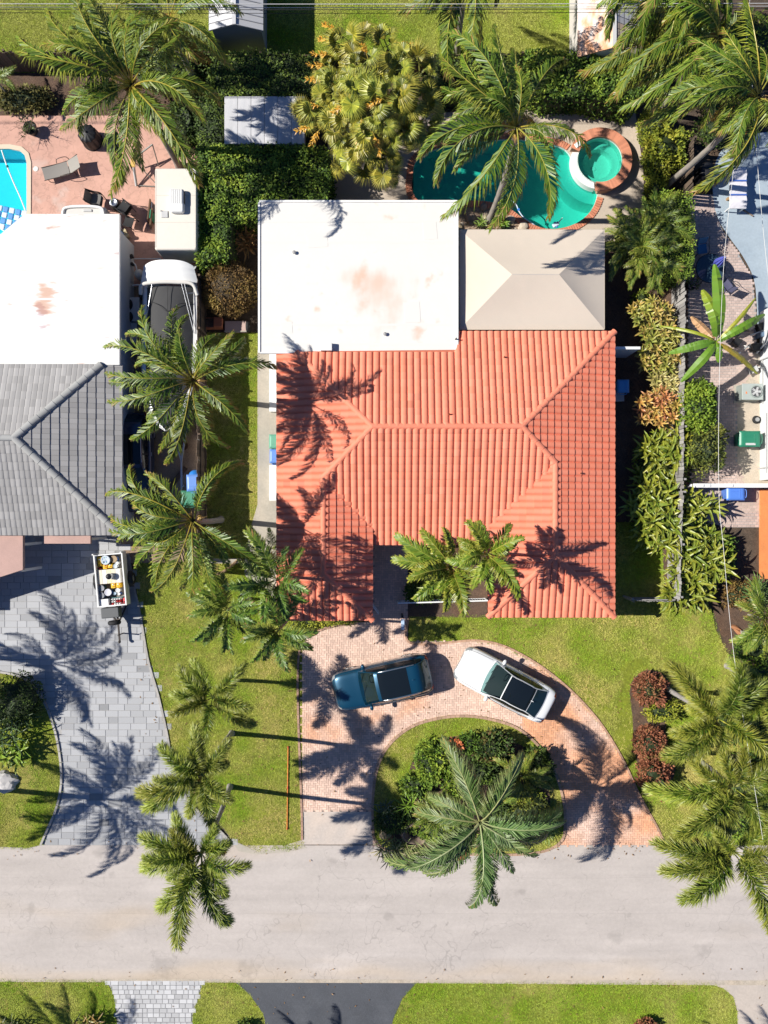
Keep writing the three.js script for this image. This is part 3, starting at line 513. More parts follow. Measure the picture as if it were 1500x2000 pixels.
  for (const [x, z, ww] of [[850, 1041.5, 1.6], [645, 1179.5, 1.8], [1054, 1173.5, 2.0]]) { const wdw = obj('window', [box(ww, 1.2, 0.06, X(x), 0.9, Z(z))], mat(0.03, 0.05, 0.06, 0.1), t); obj('window_frame', [box(ww + 0.12, 0.06, 0.1, X(x), 0.84, Z(z)), box(ww + 0.12, 0.06, 0.1, X(x), 2.1, Z(z)), box(0.06, 1.2, 0.1, X(x) - ww / 2 - 0.03, 0.9, Z(z)), box(0.06, 1.2, 0.1, X(x) + ww / 2 + 0.03, 0.9, Z(z)), box(0.04, 1.2, 0.09, X(x), 0.9, Z(z))], M.white, wdw); }
}
{ // beige canopy, a stretched hip with four cloth panels
  const t = thing('patio_canopy', 'beige hipped fabric canopy between the white roof and the pool', 'canopy');
  const h = 2.62, k = 3.45, a = P(898, 449, h), b = P(1180, 449, h), c = P(1180, 643, h), d = P(898, 643, h), r0 = P(1000, 536, k), r1 = P(1092, 536, k);
  const cloth = mat(1, 1, 1, 0.85, { map: mottled(256, 2, [0.60, 0.52, 0.435], grain(4, 0.05, 80, 0.08, 0.04), 0.01) });
  const sag = (p, q, r, s, nm) => obj(nm, grid((u, v) => { const e = p.clone().lerp(q, u), f = s.clone().lerp(r, u), x = e.lerp(f, v); x.y -= 0.07 * Math.sin(Math.PI * clamp(v, 0, 1)) * Math.sin(Math.PI * u); return x; }, 10, 8), cloth, t);
  for (const pan of [sag(a, b, r1, r0, 'cloth_panel'), sag(b, c, r1, r1, 'cloth_panel'), sag(c, d, r0, r1, 'cloth_panel'), sag(d, a, r0, r0, 'cloth_panel')]) { const p = pan.geometry.attributes.position; planUV(pan.geometry); }
  obj('valance', [beam(a, b, 0.05, 0.2), beam(b, c, 0.05, 0.2), beam(c, d, 0.05, 0.2), beam(d, a, 0.05, 0.2)].map(g => g.translate(0, -0.1, 0)), mat(0.5, 0.43, 0.35, 0.85), t);
  for (const q of [a, b, c, d]) obj('post', cyl(0.05, 0.05, h - 0.2, q.x * 0.997, 0, q.z, 12), M.white, t);
  obj('ridge_pole', [bar(r0.clone().setY(k - 0.03), r1.clone().setY(k - 0.03), 0.03), ...[[a, r0], [b, r1], [c, r1], [d, r0]].map(([p, q]) => bar(p.clone().setY(h - 0.06), q.clone().setY(k - 0.06), 0.025))], M.galv, t);
}
// ------------------------------------------------------------------ the left neighbour's house
{
  const t = thing('house', 'house with grey slate tile hip roof and flat white roof on the left', 'house');
  const eE = X(274), eS = Z(1042), ridgeZ = Z(870), hi = EAVE + slope * (eS - ridgeZ), eN = ridgeZ - (eS - ridgeZ), flatS = Z(733);
  const f = (x, z, skip) => Math.min(skip === 'n' ? 99 : EAVE + slope * (z - eN), skip === 'e' ? 99 : EAVE + slope * (eE - x), skip === 's' ? 99 : EAVE + slope * (eS - z));
  const roofZ = (x, z, skip) => (x > eE + 0.05 || z > eS + 0.05) ? null : f(x, z, skip);
  const slate = new THREE.MeshStandardMaterial({ vertexColors: true, roughness: 0.85, bumpMap: bumpFine, bumpScale: 0.004 });
  const tone = () => { const k = rr(0.84, 1.12); return [0.335 * k, 0.325 * k, 0.32 * k]; };
  const prof = [[0, 0.0], [0.03, 0.014], [0.5, 0.017], [0.96, 0.014], [1, 0.0]];
  const planes = [
    { id: 's', o: [0, eS], d: [0, -1], e: EAVE, run: eS - ridgeZ, u0: X(-20), u1: eE },
    { id: 'e', o: [eE, 0], d: [-1, 0], e: EAVE, run: eS - ridgeZ, u0: -eS, u1: -flatS },
    { id: 'n', o: [0, eN], d: [0, 1], e: EAVE, run: ridgeZ - eN, u0: -eE, u1: -X(-20) }];
  const g = new G(), R = (x, z) => V(x, f(x, z) - 0.03, z), cx = eE - (eS - ridgeZ), w0 = X(-100);
  const face = (...p) => { for (let i = 1; i + 1 < p.length; i++) g.tri(p[0], p[i], p[i + 1]); };
  const nx = eE - (flatS - eN);
  face(R(w0, flatS), R(nx, flatS), R(cx, ridgeZ), R(w0, ridgeZ)); face(R(w0, ridgeZ), R(cx, ridgeZ), R(eE, eS), R(w0, eS)); face(R(nx, flatS), R(eE, flatS), R(eE, eS), R(cx, ridgeZ));
  const dg = g.geo(); dg.deleteAttribute('color'); obj('roof_boards', dg, mat(0.25, 0.25, 0.25, 0.9), t);
  tileRoof(t, planes, roofZ, slope, 0.232, 0.355, prof, 0.034, slate, tone, [X(150), Z(900)], (x, z) => z - flatS);
  const H = (x, z) => V(x, f(x, z) + 0.05, z), tones = [0, 1, 2, 3].map(tone).map(c => [c[0] * 1.0, c[1] * 1.03, c[2] * 1.02]);
  ridgeCaps(t, [H(eE, eS), H(cx, ridgeZ)], 0.15, 0.46, slate, tones); ridgeCaps(t, [H(nx, flatS + 0.03), H(cx, ridgeZ)], 0.15, 0.46, slate, tones); ridgeCaps(t, [H(w0, ridgeZ), H(cx, ridgeZ)], 0.13, 0.46, slate, tones);
  obj('fascia', [beam(V(eE - 0.05, EAVE - 0.1, flatS), V(eE - 0.05, EAVE - 0.1, eS), 0.04, 0.16), beam(V(w0, EAVE - 0.1, eS - 0.05), V(eE, EAVE - 0.1, eS - 0.05), 0.04, 0.16)], M.greyLight, t);
  obj('wall', slab([[-100, 560], [30, 560], [108, 480], [262, 480], [262, 1020], [-100, 1020]], -0.03, EAVE - 0.16), mat(0.5, 0.55, 0.6, 0.9), t);
  const stain = tex(1024, 1024, (u, v) => { const n = fbm(u * 9, v * 9, 4), g2 = fbm(u * 60, v * 60, 2), h = fbm(u * 12, v * 40, 3); const a = sm(0.15, 0.65, Math.exp(-Math.pow((u - 0.62) / 0.055, 2) - Math.pow((v - 0.56) / 0.13, 2)) * 0.8 + 0.9 * h + 0.4 * n - 0.1); const d = sm(0.3, 0.6, Math.exp(-Math.pow((u - 0.60) / 0.03, 2) - Math.pow((v - 0.68) / 0.12, 2)) * 0.6 + h); const k = 1 + 0.03 * n + 0.03 * g2; return [lerp(0.74, 0.60, a) * k * (1 - 0.2 * d), lerp(0.725, 0.40, a) * k * (1 - 0.3 * d), lerp(0.70, 0.31, a) * k * (1 - 0.25 * d)]; }, { wrap: false });
  const pts = [[-80, 640], [-20, 562], [101, 462], [271, 462], [271, 733.6], [-80, 733.6]];
  const pt = pts.map(q => q), top = sheet(pt, 3.0), p = top.attributes.position; for (let i = 0; i < p.count; i++) top.attributes.uv.setXY(i, (p.getX(i) - X(-80)) / (X(271) - X(-80)), (p.getZ(i) - Z(462)) / (Z(733) - Z(462)));
  obj('flat_roof', top, mat(1, 1, 1, 0.7, { map: stain }), t);
  for (let z = 500; z < 730; z += 38) obj('roof_seam', box(X(268) - X(z < 560 ? 110 : -70), 0.006, 0.10, (X(268) + X(z < 560 ? 110 : -70)) / 2, 3.0, Z(z + rr(-2, 2))), mat(0.72, 0.705, 0.68, 0.75), t);
  obj('roof_edge', slab([[-80, 637], [-19, 561.5], [100.6, 461.5], [272, 461.5], [272, 734], [-80, 734]], 2.78, 2.995), M.white, t);
}
{
  const h = 2.5, t = thing('porch_roof', 'larger flat pinkish porch roof at the left edge below the grey tiles', 'porch roof', [0, 0, 0]);
  const w = [[-400, 1046], [45, 1046], [45, 1113], [-140, 1172], [-140, 1195], [-400, 1195]].map(q => { const v = P(q[0], q[1], h); return [v.x * PX + 750, v.z * PX + 1000]; });
  obj('roof_slab', slab(w, h - 0.18, h, [], 0.015), mat(1, 1, 1, 0.85, { map: mottled(256, 3, [0.46, 0.30, 0.26], grain(5, 0.2, 60, 0.15, 0.1), 0.02) }), t);
  for (const [px, pz] of [[80, 1060], [80, 1108], [-60, 1150]]) obj('post', box(0.12, h - 0.19, 0.12, gx(px), 0, gz(pz)), M.whiteMatte, t);
}
for (const [x0, z0, x1, z1, h, lab] of [[86, 1045, 177, 1062, 2.5, 'narrow flat pinkish porch roof beside the paint trailer driveway']]) {
  const a = P(x0, z0, h), b = P(x1, z1, h), t = thing('porch_roof', lab, 'porch roof', [(a.x + b.x) / 2, 0, (a.z + b.z) / 2], 0);
  const w = b.x - a.x, d = b.z - a.z + 0.4;
  obj('roof_slab', box(w, 0.16, d, 0, h - 0.16, -0.2, 0, 0.02), mat(1, 1, 1, 0.85, { map: mottled(256, 3, [0.46, 0.30, 0.26], grain(5, 0.2, 60, 0.15, 0.1), 0.02) }), t);
  for (const s of [-1, 1]) obj('post', box(0.12, h - 0.17, 0.12, s * (w / 2 - 0.15), 0, d / 2 - 0.4), M.whiteMatte, t);
}
const shingleTones = [mat(0.46,0.46,0.48,0.8), mat(0.54,0.54,0.56,0.8), mat(0.6,0.6,0.61,0.8), mat(0.52,0.40,0.31,0.8), mat(0.56,0.46,0.38,0.8), mat(0.48,0.36,0.28,0.8)];
// ------------------------------------------------------------------ sheds at the back and right hand buildings
function seamShed(lab, x0, x1, z0, z1, eave, ridge, roofM, wallM, seams) {
  const cx = (x0 + x1) / 2, t = thing('garden_shed', lab, 'shed', [cx, 0, (z0 + z1) / 2]), w = x1 - x0, d = z1 - z0, ov = 0.12;
  const gable = new THREE.Shape([[-w / 2 + ov, 0], [w / 2 - ov, 0], [w / 2 - ov, eave - 0.06], [0, ridge - 0.07], [-w / 2 + ov, eave - 0.06]].map(p => new THREE.Vector2(...p)));
  obj('wall', new THREE.ExtrudeGeometry(gable, { depth: d - 2 * ov, bevelEnabled: false }).translate(0, 0, -d / 2 + ov), wallM, t);
  for (const s of [-1, 1]) {
    const a = V(s * w / 2, eave, -d / 2), b = V(s * w / 2, eave, d / 2), c = V(0, ridge, d / 2), e = V(0, ridge, -d / 2);
    const g = new G(); g.quad(a, b, c, e); const n = c.clone().sub(b).cross(a.clone().sub(b)).normalize(); if (n.y < 0) n.negate(); const u = n.clone().multiplyScalar(0.05);
    g.quad(a.clone().sub(u), b.clone().sub(u), c.clone().sub(u), e.clone().sub(u)); g.quad(a, b, b.clone().sub(u), a.clone().sub(u)); g.quad(b, c, c.clone().sub(u), b.clone().sub(u)); g.quad(a, e, e.clone().sub(u), a.clone().sub(u));
    const rg = g.geo(); rg.deleteAttribute('color'); const pan = obj('roof_panel', rg, roofM(s), t);
    seams(s, pan, a, b, c, e);
  }
  obj('ridge_cap', beam(V(0, ridge + 0.02, -d / 2), V(0, ridge + 0.02, d / 2), 0.16, 0.04), roofM(0), t);
  return t;
}
{
  const m = mat(0.55, 0.55, 0.56, 0.5), eave = 2.1, ridge = 2.6, a = P(408, 60, eave), b = P(514, 60, eave);
  const t = seamShed('grey metal gabled shed on the back lawn near the top left', a.x, b.x, a.z - 4.2, a.z, eave, ridge, () => m, mat(0.2, 0.24, 0.3, 0.7), (s, pan, p, q, r, e) => {
    for (let i = 0; i <= 14; i++) { const k = i / 14, lo = p.clone().lerp(q, k), hi = e.clone().lerp(r, k); part('seam', beam(lo.setY(lo.y + 0.02), hi.setY(hi.y + 0.02), 0.03, 0.05), mat(0.42, 0.42, 0.44, 0.5), pan); }
  });
}
{
  const white = mat(1, 1, 1, 0.7, { map: tex(256, 512, (u, v) => { const n = fbm(u * 6, v * 8, 4), a = sm(0.05, 0.75, v - 0.35 + 0.7 * n); return [lerp(0.76, 0.72, a), lerp(0.74, 0.34, a), lerp(0.72, 0.17, a)]; }, { wrap: false }) });
  const shing = mat(0.5, 0.5, 0.52, 0.8), eave = 2.2, ridge = 3.0, r = P(1187, 92, ridge), w = 2.6;
  const t = seamShed('white stained gabled shed with block shingles behind the hedge', r.x - 1.15, r.x + 1.75, r.z - 4.6, r.z, eave, ridge, s => s < 0 ? white : shing, mat(0.62, 0.58, 0.54, 0.85), (s, pan, p, q, c, e) => {
    if (s < 0) { const uv = []; const pos = pan.geometry.attributes.position; for (let i = 0; i < pos.count; i++) uv.push(clamp((pos.getX(i) + 1.45) / 1.45, 0, 1), clamp((pos.getZ(i) + 2.3) / 4.6, 0, 1)); pan.geometry.setAttribute('uv', new THREE.Float32BufferAttribute(uv, 2)); return; }
    for (let j = 0; j < 16; j++) for (let i = 0; i < 6; i++) { const z0 = lerp(q.z, p.z, (j) / 16), z1 = lerp(q.z, p.z, (j + 1) / 16) + 0.03, k0 = i / 6, k1 = (i + 1) / 6 - 0.02; const lo0 = q.clone().lerp(c, k0).setZ(z0), hi0 = q.clone().lerp(c, k1).setZ(z0), lo1 = q.clone().lerp(c, k0).setZ(z1), hi1 = q.clone().lerp(c, k1).setZ(z1); const g = new G(); const up = 0.03 + rr(0, 0.015); for (const k of [lo0, hi0, lo1, hi1]) k.y += up; g.quad(lo0, hi0, hi1, lo1); g.quad(lo0, lo0.clone().setY(lo0.y - 0.04), hi0.clone().setY(hi0.y - 0.04), hi0); g.quad(lo0, lo1, lo1.clone().setY(lo1.y - 0.04), lo0.clone().setY(lo0.y - 0.04)); const rust = sm(9, 0, j) ; const k2 = rr(0.85, 1.1); const q2 = g.geo(); q2.deleteAttribute('color'); part('shingle', q2, shingleTones[Math.floor(rnd() * 3) + (j < 4 ? 3 : 0)], pan); }
  });
}
{ // low flat roofed store in the hedge behind the middle house
  const h = 2.1, a = P(438, 188, h), b = P(595, 281, h), t = thing('garden_store', 'low flat grey store roof shaded by palms above the square hedge', 'shed', [(a.x + b.x) / 2, 0, (a.z + b.z) / 2]), w = b.x - a.x, d = b.z - a.z;
  obj('wall', box(w - 0.3, h - 0.1, d - 0.3, 0, -0.02, 0), M.wall, t);
  for (let i = 0; i < 6; i++) obj('roof_sheet', [box(w / 6 - 0.012, 0.1, d, -w / 2 + (i + 0.5) * w / 6, h - 0.1, 0, 0, 0.01)], mat(1, 1, 1, 0.7, { map: mottled(256, 2.2, [0.52, 0.52, 0.54], grain(4, 0.3, 60, 0.2, 0.1), 0.03) }), t);
}
{ // right neighbours
  const h = 2.8, x0 = gx(1484), t = thing('house', 'pale house wall with pipes at the right edge beside the green bin', 'house', [x0, 0, 0]);
  obj('flat_roof', box(9, 0.2, Z(944) - Z(600) + 0.6, 4.4, h - 0.2, (Z(620) + Z(930)) / 2, 0, 0.02), M.white, t);
  obj('wall', box(8.7, h - 0.2, Z(938) - Z(610), 4.35, -0.02, (Z(610) + Z(938)) / 2), mat(0.66, 0.68, 0.7, 0.85), t);
  for (const [z, l] of [[700, 1.0], [820, 1.2]]) obj('window', [box(0.05, 0.9, l, 0.0, 1.1, Z(z))], mat(0.04, 0.06, 0.08, 0.1), t);
  obj('pipe', [bar(V(-0.06, 0, Z(705)), V(-0.06, 2.4, Z(705)), 0.03), bar(V(-0.06, 0.4, Z(705)), V(-0.06, 0.4, Z(790)), 0.02), bar(V(-0.06, 0.8, Z(810)), V(-0.06, 0.8, Z(925)), 0.02), bar(V(-0.06, 0, Z(915)), V(-0.06, 2.0, Z(915)), 0.03)], M.greyLight, t);
  struct('orange_terrace', slab([[1483, 956], [1620, 956], [1620, 1130], [1483, 1130]], -0.03, 0.15), mat(1, 1, 1, 0.8, { map: mottled(256, 3, [0.68, 0.235, 0.075], grain(5, 0.2, 60, 0.2, 0.1), 0.05) }));
}
// ------------------------------------------------------------------ fences and walls
function boardFence(name, lab, a, b, h, step, w, m, rails, gap = 0, cat = 'fence') {   // a, b plan points in photo pixels
  const A = V(gx(a[0]), 0, gz(a[1])), B = V(gx(b[0]), 0, gz(b[1])), d = B.clone().sub(A), L = d.length(), t = thing(name, lab, cat, A); d.normalize(); const yaw = Math.atan2(d.x, d.z), n = Math.floor(L / step), nrm = V(d.z, 0, -d.x);
  const vs = Array.from({ length: 4 }, () => { const hh = h * rr(0.97, 1.02); return [new THREE.BoxGeometry(0.022, hh, w).translate(0, hh / 2, 0)]; });
  for (let i = 0; i < n; i++) { const p = part('board', pick(vs)[0], pick(m), t); const s = (i + 0.5) * step; p.position.set(d.x * s + nrm.x * rr(-0.01, 0.01), rr(0, 0.03), d.z * s + nrm.z * rr(-0.01, 0.01)); p.rotation.set(rr(-0.006, 0.006), yaw, rr(-0.02, 0.02), 'YXZ'); }
  const off = nrm.clone().multiplyScalar(0.045);
  for (const y of rails) part('rail', beam(V(0, y, 0).add(off), d.clone().multiplyScalar(L).setY(y).add(off), 0.04, 0.09), m[0], t);
  for (let s = 0; s <= L; s += 2.4) { const p = part('post', box(0.09, h + 0.02, 0.09), m[0], t); p.position.copy(d).multiplyScalar(s).addScaledVector(nrm, 0.09); }
  return t;
}
const boardsBrown = [mat(0.12, 0.085, 0.06, 0.9), mat(0.15, 0.105, 0.075, 0.9), mat(0.095, 0.07, 0.05, 0.9)], boardsGrey = [mat(0.30, 0.285, 0.275, 0.9), mat(0.36, 0.345, 0.33, 0.9), mat(0.25, 0.235, 0.225, 0.9), mat(0.4, 0.38, 0.36, 0.9)];
boardFence('board_fence', 'brown board fence between the boat yard and the side lawn', [403, 560], [403, 1100], 2.0, 0.155, 0.16, boardsBrown, [0.4, 1.4]);
boardFence('board_fence', 'weathered grey board fence beside the croton bushes on the right', [1312, 545], [1308, 960], 1.8, 0.17, 0.155, boardsGrey, [0.4, 1.4]);
boardFence('board_fence', 'lower grey board fence end running down to the front lawn', [1308, 962], [1302, 1168], 1.8, 0.17, 0.155, boardsGrey, [0.4, 1.4]);
boardFence('board_fence', 'rusty brown board fence under the leaning palm trunk at right', [1328, 300], [1326, 400], 1.8, 0.16, 0.125, boardsBrown, [0.4, 1.4]);
boardFence('board_fence', 'dark board fence along the back lawn on the left', [-60, 141], [420, 141], 1.75, 0.155, 0.15, boardsBrown, [0.4, 1.4]);
boardFence('board_fence', 'dark board fence behind the fan palms along the back lawn', [420, 142], [1160, 142], 1.6, 0.155, 0.15, boardsBrown, [0.4, 1.4]);
boardFence('picket_fence', 'short grey slatted fence joining the red house to the side fence', [1218, 1168], [1302, 1168], 1.5, 0.13, 0.07, boardsGrey, [0.35, 1.2]);
boardFence('side_gate', 'small slanting wooden gate at the end of the side lawn', [437, 1120], [472, 1092], 1.3, 0.13, 0.10, [mat(0.3, 0.2, 0.12, 0.9), mat(0.36, 0.25, 0.15, 0.9)], [0.3, 1.0], 0, 'gate');
{ const t = thing('garden_wall', 'short pale wall closing the side lawn beside the wooden gate', 'wall', [0, 0, 0]); obj('wall', box(gx(470) - gx(404), 0.9, 0.14, (gx(470) + gx(404)) / 2, -0.02, gz(1094)), M.whiteMatte, t); obj('coping', box(gx(470) - gx(404) + 0.06, 0.05, 0.2, (gx(470) + gx(404)) / 2, 0.881, gz(1094), 0, 0.01), M.concrete, t); }
{ const t = thing('garden_wall', 'long low white wall beside the blue bin on the right', 'wall', [0, 0, 0]); obj('wall', box(gx(1520) - gx(1334), 1.3, 0.13, (gx(1520) + gx(1334)) / 2, -0.02, gz(950)), M.whiteMatte, t); obj('coping', box(gx(1520) - gx(1334), 0.05, 0.19, (gx(1520) + gx(1334)) / 2, 1.281, gz(950), 0, 0.01), M.white, t); }
{ const h = 2.2, t = thing('wall_screen', 'blue grey lean-to screen jutting from the red house wall', 'screen', [0, 0, 0]); const a = P(1201, 680, h), b = P(1250, 678, h); obj('panel', [box(b.x - a.x + 0.6, h, 0.06, (a.x + b.x) / 2 - 0.3, 0, a.z)], mat(0.5, 0.56, 0.62, 0.7), t); obj('top_rail', box(b.x - a.x + 0.6, 0.05, 0.12, (a.x + b.x) / 2 - 0.3, h, a.z), M.white, t); }
// ------------------------------------------------------------------ palms
const perp = (d, up = V(0, 1, 0)) => V(0, 0, 0).crossVectors(d, up).normalize();
function strip(g, p, d, n, L, W, droop, c0, c1) { // a leaflet: base, middle, tip
  const s = V(0, 0, 0).crossVectors(d, n).normalize().multiplyScalar(W / 2), m = p.clone().addScaledVector(d, L * 0.5), e = d.clone().multiplyScalar(L * 0.5); e.y -= droop * L; e.setLength(L * 0.5);
  const a = p.clone().addScaledVector(s, 0.5), b = p.clone().addScaledVector(s, -0.5), c = m.clone().add(s), f = m.clone().sub(s), t = m.clone().add(e);
  g.col(c0); g.quad(a, b, f, c); g.col(c1); g.tri(c, f, t);
}
const mixc = (a, b, t) => [lerp(a[0], b[0], t), lerp(a[1], b[1], t), lerp(a[2], b[2], t)];
const jit = (c, k = 0.18) => { const q = rr(1 - k, 1 + k); return [c[0] * q * rr(0.95, 1.06), c[1] * q, c[2] * q]; };
function frondGeo(o) {                            // one frond along +x, reach about 1 (scaled later): o.len in metres
  const g = new G(), N = 26, pts = [], T = []; let p = V(0, 0, 0), yaw = 0; const step = o.len / N;
  for (let i = 0; i <= N; i++) { const t = i / N, th = lerp(o.th0, o.th1, Math.pow(t, o.pw || 1.2)) * DEG; yaw = (o.side || 0) * t * t; const d = V(Math.cos(th) * Math.cos(yaw), Math.sin(th), Math.cos(th) * Math.sin(yaw)); pts.push(p.clone()); T.push(d); p = p.clone().addScaledVector(d, step); }
  const reach = Math.hypot(pts[N].x, pts[N].z), endAz = Math.atan2(pts[N].z, pts[N].x);
  // midrib
  for (let i = 0; i < N; i++) { const r0 = lerp(o.rib, 0.006, i / N), r1 = lerp(o.rib, 0.006, (i + 1) / N), s0 = perp(T[i]), s1 = perp(T[i + 1]); g.col(mixc(o.ribCol, o.tipCol, (i / N) * 0.7)); const up0 = s0.clone().cross(T[i]).multiplyScalar(r0), up1 = s1.clone().cross(T[i + 1]).multiplyScalar(r1); s0.multiplyScalar(r0); s1.multiplyScalar(r1); const A = [pts[i].clone().add(s0), pts[i].clone().add(up0), pts[i].clone().sub(s0), pts[i].clone().sub(up0)], B = [pts[i + 1].clone().add(s1), pts[i + 1].clone().add(up1), pts[i + 1].clone().sub(s1), pts[i + 1].clone().sub(up1)]; for (let k = 0; k < 4; k++) g.quad(A[k], A[(k + 1) % 4], B[(k + 1) % 4], B[k]); }
  const roll = (o.roll || 0) * DEG;
  for (let k = 0; k < o.n; k++) for (const sd of o.plume ? [0] : [-1, 1]) {
    const t = lerp(o.t0, 0.985, (k + rr(0, 0.8)) / o.n), f = t * N, i = Math.min(N - 1, Math.floor(f)), q = pts[i].clone().lerp(pts[i + 1], f - i), d = T[i];
    if (o.gap && fbm(k * 0.33 + (sd + 2) * 9, o.gap, 2) > (o.gt || 0.17)) continue;
    const S = perp(d), U = S.clone().cross(d).normalize(), w = (t - o.t0) / (1 - o.t0), env = o.env ? o.env(w) : Math.min(1, 0.45 + 2.2 * w) * Math.pow(1 - 0.82 * w * w, 0.7);
    const a = lerp(o.a0, o.a1, w) * DEG * (o.plume ? rr(0.88, 1.1) : rr(0.8, 1.15) * (1 + 0.35 * fbm(k * 0.27 + sd * 5, o.gap || 0.3, 2))), an = o.plume ? rr(0, Math.PI * 2) : (sd > 0 ? 0 : Math.PI) + (sd > 0 ? -1 : 1) * (o.d + rr(-20, 20) + 45 * fbm(k * 0.2 + sd * 3, (o.gap || 0.3) + 3, 2)) * DEG + roll;
    const side = S.clone().multiplyScalar(Math.cos(an)).addScaledVector(U, Math.sin(an)), dir = d.clone().multiplyScalar(Math.cos(a)).addScaledVector(side, Math.sin(a)).normalize();
    const nn = o.plume ? V(0, 1, 0.2).add(V(rr(-0.6, 0.6), 0, rr(-0.6, 0.6))) : U.clone().addScaledVector(side, rr(-0.3, 0.3));
    const tone = mixc(o.c0, o.c1, clamp(rr(-0.1, 0.75) + 0.35 * (w - 0.4), 0, 1)), dry = o.dry && w > 0.8 && rnd() < o.dry;
    strip(g, q, dir, nn, o.ll * env * rr(0.85, 1.12), o.lw * rr(0.8, 1.2), o.droop * rr(0.4, 1.6), dry ? [0.32, 0.22, 0.06] : jit(tone), dry ? [0.34, 0.21, 0.08] : jit(mixc(tone, o.tipCol, 0.35)));
  }
  const geo = g.geo(); geo.rotateY(endAz); geo.userData = { reach }; return geo;
}
const SP = {
  coconut: { len: 4.6, rib: 0.035, n: 96, t0: 0.15, a0: 60, a1: 22, d: 28, ll: 1.08, lw: 0.043, droop: 0.9, gap: 0.3, dry: 0.25, ribCol: [0.34, 0.29, 0.05], c0: [0.055, 0.115, 0.010], c1: [0.22, 0.29, 0.022], tipCol: [0.40, 0.40, 0.06], v: [[42, -55], [58, -42], [25, -62], [10, -68], [68, -20]] },
  foxtail: { len: 2.7, rib: 0.028, n: 560, t0: 0.12, a0: 62, a1: 40, d: 0, plume: 1, ll: 0.68, lw: 0.029, droop: 0.25, dry: 0, ribCol: [0.26, 0.28, 0.08], c0: [0.055, 0.12, 0.012], c1: [0.25, 0.29, 0.03], tipCol: [0.46, 0.43, 0.07], env: w => Math.min(1, 0.6 + 2 * w) * Math.pow(1 - 0.75 * Math.pow(w, 4), 0.8), v: [[48, -45], [60, -25], [30, -55], [12, -60]] },
  christmas: { gt: 0.34, len: 2.35, rib: 0.024, n: 58, t0: 0.14, a0: 60, a1: 32, d: -14, ll: 0.68, lw: 0.05, droop: 0.6, gap: 1, dry: 0.1, ribCol: [0.16, 0.24, 0.05], c0: [0.04, 0.10, 0.015], c1: [0.15, 0.24, 0.022], tipCol: [0.34, 0.38, 0.07], v: [[62, -35], [45, -45], [72, -10], [30, -55]] },
  entry: { gt: 0.34, len: 2.3, rib: 0.03, n: 54, t0: 0.14, a0: 60, a1: 32, d: -10, ll: 0.68, lw: 0.056, droop: 0.75, gap: 1, dry: 0.1, ribCol: [0.3, 0.34, 0.06], c0: [0.11, 0.2, 0.015], c1: [0.27, 0.33, 0.03], tipCol: [0.42, 0.40, 0.07], v: [[60, -35], [45, -45], [70, -10], [30, -50]] },
  areca: { len: 2.2, rib: 0.018, n: 44, t0: 0.2, a0: 58, a1: 28, d: -12, ll: 0.5, lw: 0.038, droop: 0.4, dry: 0.1, ribCol: [0.34, 0.32, 0.06], c0: [0.07, 0.13, 0.015], c1: [0.19, 0.23, 0.03], tipCol: [0.28, 0.28, 0.05], v: [[68, -25], [55, -35], [78, 0], [40, -40]] },
  silver: { gt: 0.3, len: 4.2, rib: 0.045, n: 150, t0: 0.08, a0: 52, a1: 22, d: 24, ll: 1.25, lw: 0.034, droop: 1.0, gap: 1, dry: 0.05, ribCol: [0.26, 0.28, 0.14], c0: [0.05, 0.11, 0.022], c1: [0.22, 0.29, 0.11], tipCol: [0.34, 0.38, 0.18], v: [[40, -62], [55, -50], [20, -70], [5, -65]] },
};
const frondLib = {};
function fronds(sp) {
  if (frondLib[sp]) return frondLib[sp];
  const s = SP[sp], out = [];
  for (const [a, b] of s.v) for (let k = 0; k < 2; k++) { const tone = rr(0.85, 1.15); out.push(frondGeo({ ...s, th0: a, th1: b, side: s.plume ? rr(-0.5, 0.5) : rr(-1.0, 1.0), roll: s.plume ? 0 : rr(-38, 38), gap: s.gap ? rr(0.1, 20) : 0, c0: s.c0.map(x => x * tone), c1: s.c1.map(x => x * tone) })); }
  return frondLib[sp] = out;
}
function trunkGeo(a, b, r0, r1, lean, tone, rings = 26) { // a tapered ringed stem from a to b
  const g = new G(), k = 12, c = new THREE.QuadraticBezierCurve3(a, a.clone().lerp(b, 0.5).add(lean), b), row = i => { const t = i / rings, p = c.getPoint(t), r = lerp(r0, r1, Math.pow(t, 0.6)) * (1 + (t < 0.06 ? 0.35 * (1 - t / 0.06) : 0)) * (i % 2 ? 1.0 : 0.955); return Array.from({ length: k }, (_, j) => p.clone().add(V(Math.cos(j / k * 6.2832) * r, 0, Math.sin(j / k * 6.2832) * r))); };
  let prev = row(0); for (let i = 1; i <= rings; i++) { const cur = row(i); for (let j = 0; j < k; j++) { g.col(jit(tone, 0.16)); g.quad(prev[j], prev[(j + 1) % k], cur[(j + 1) % k], cur[j]); } prev = cur; }
  return g.geo(1.2);
}
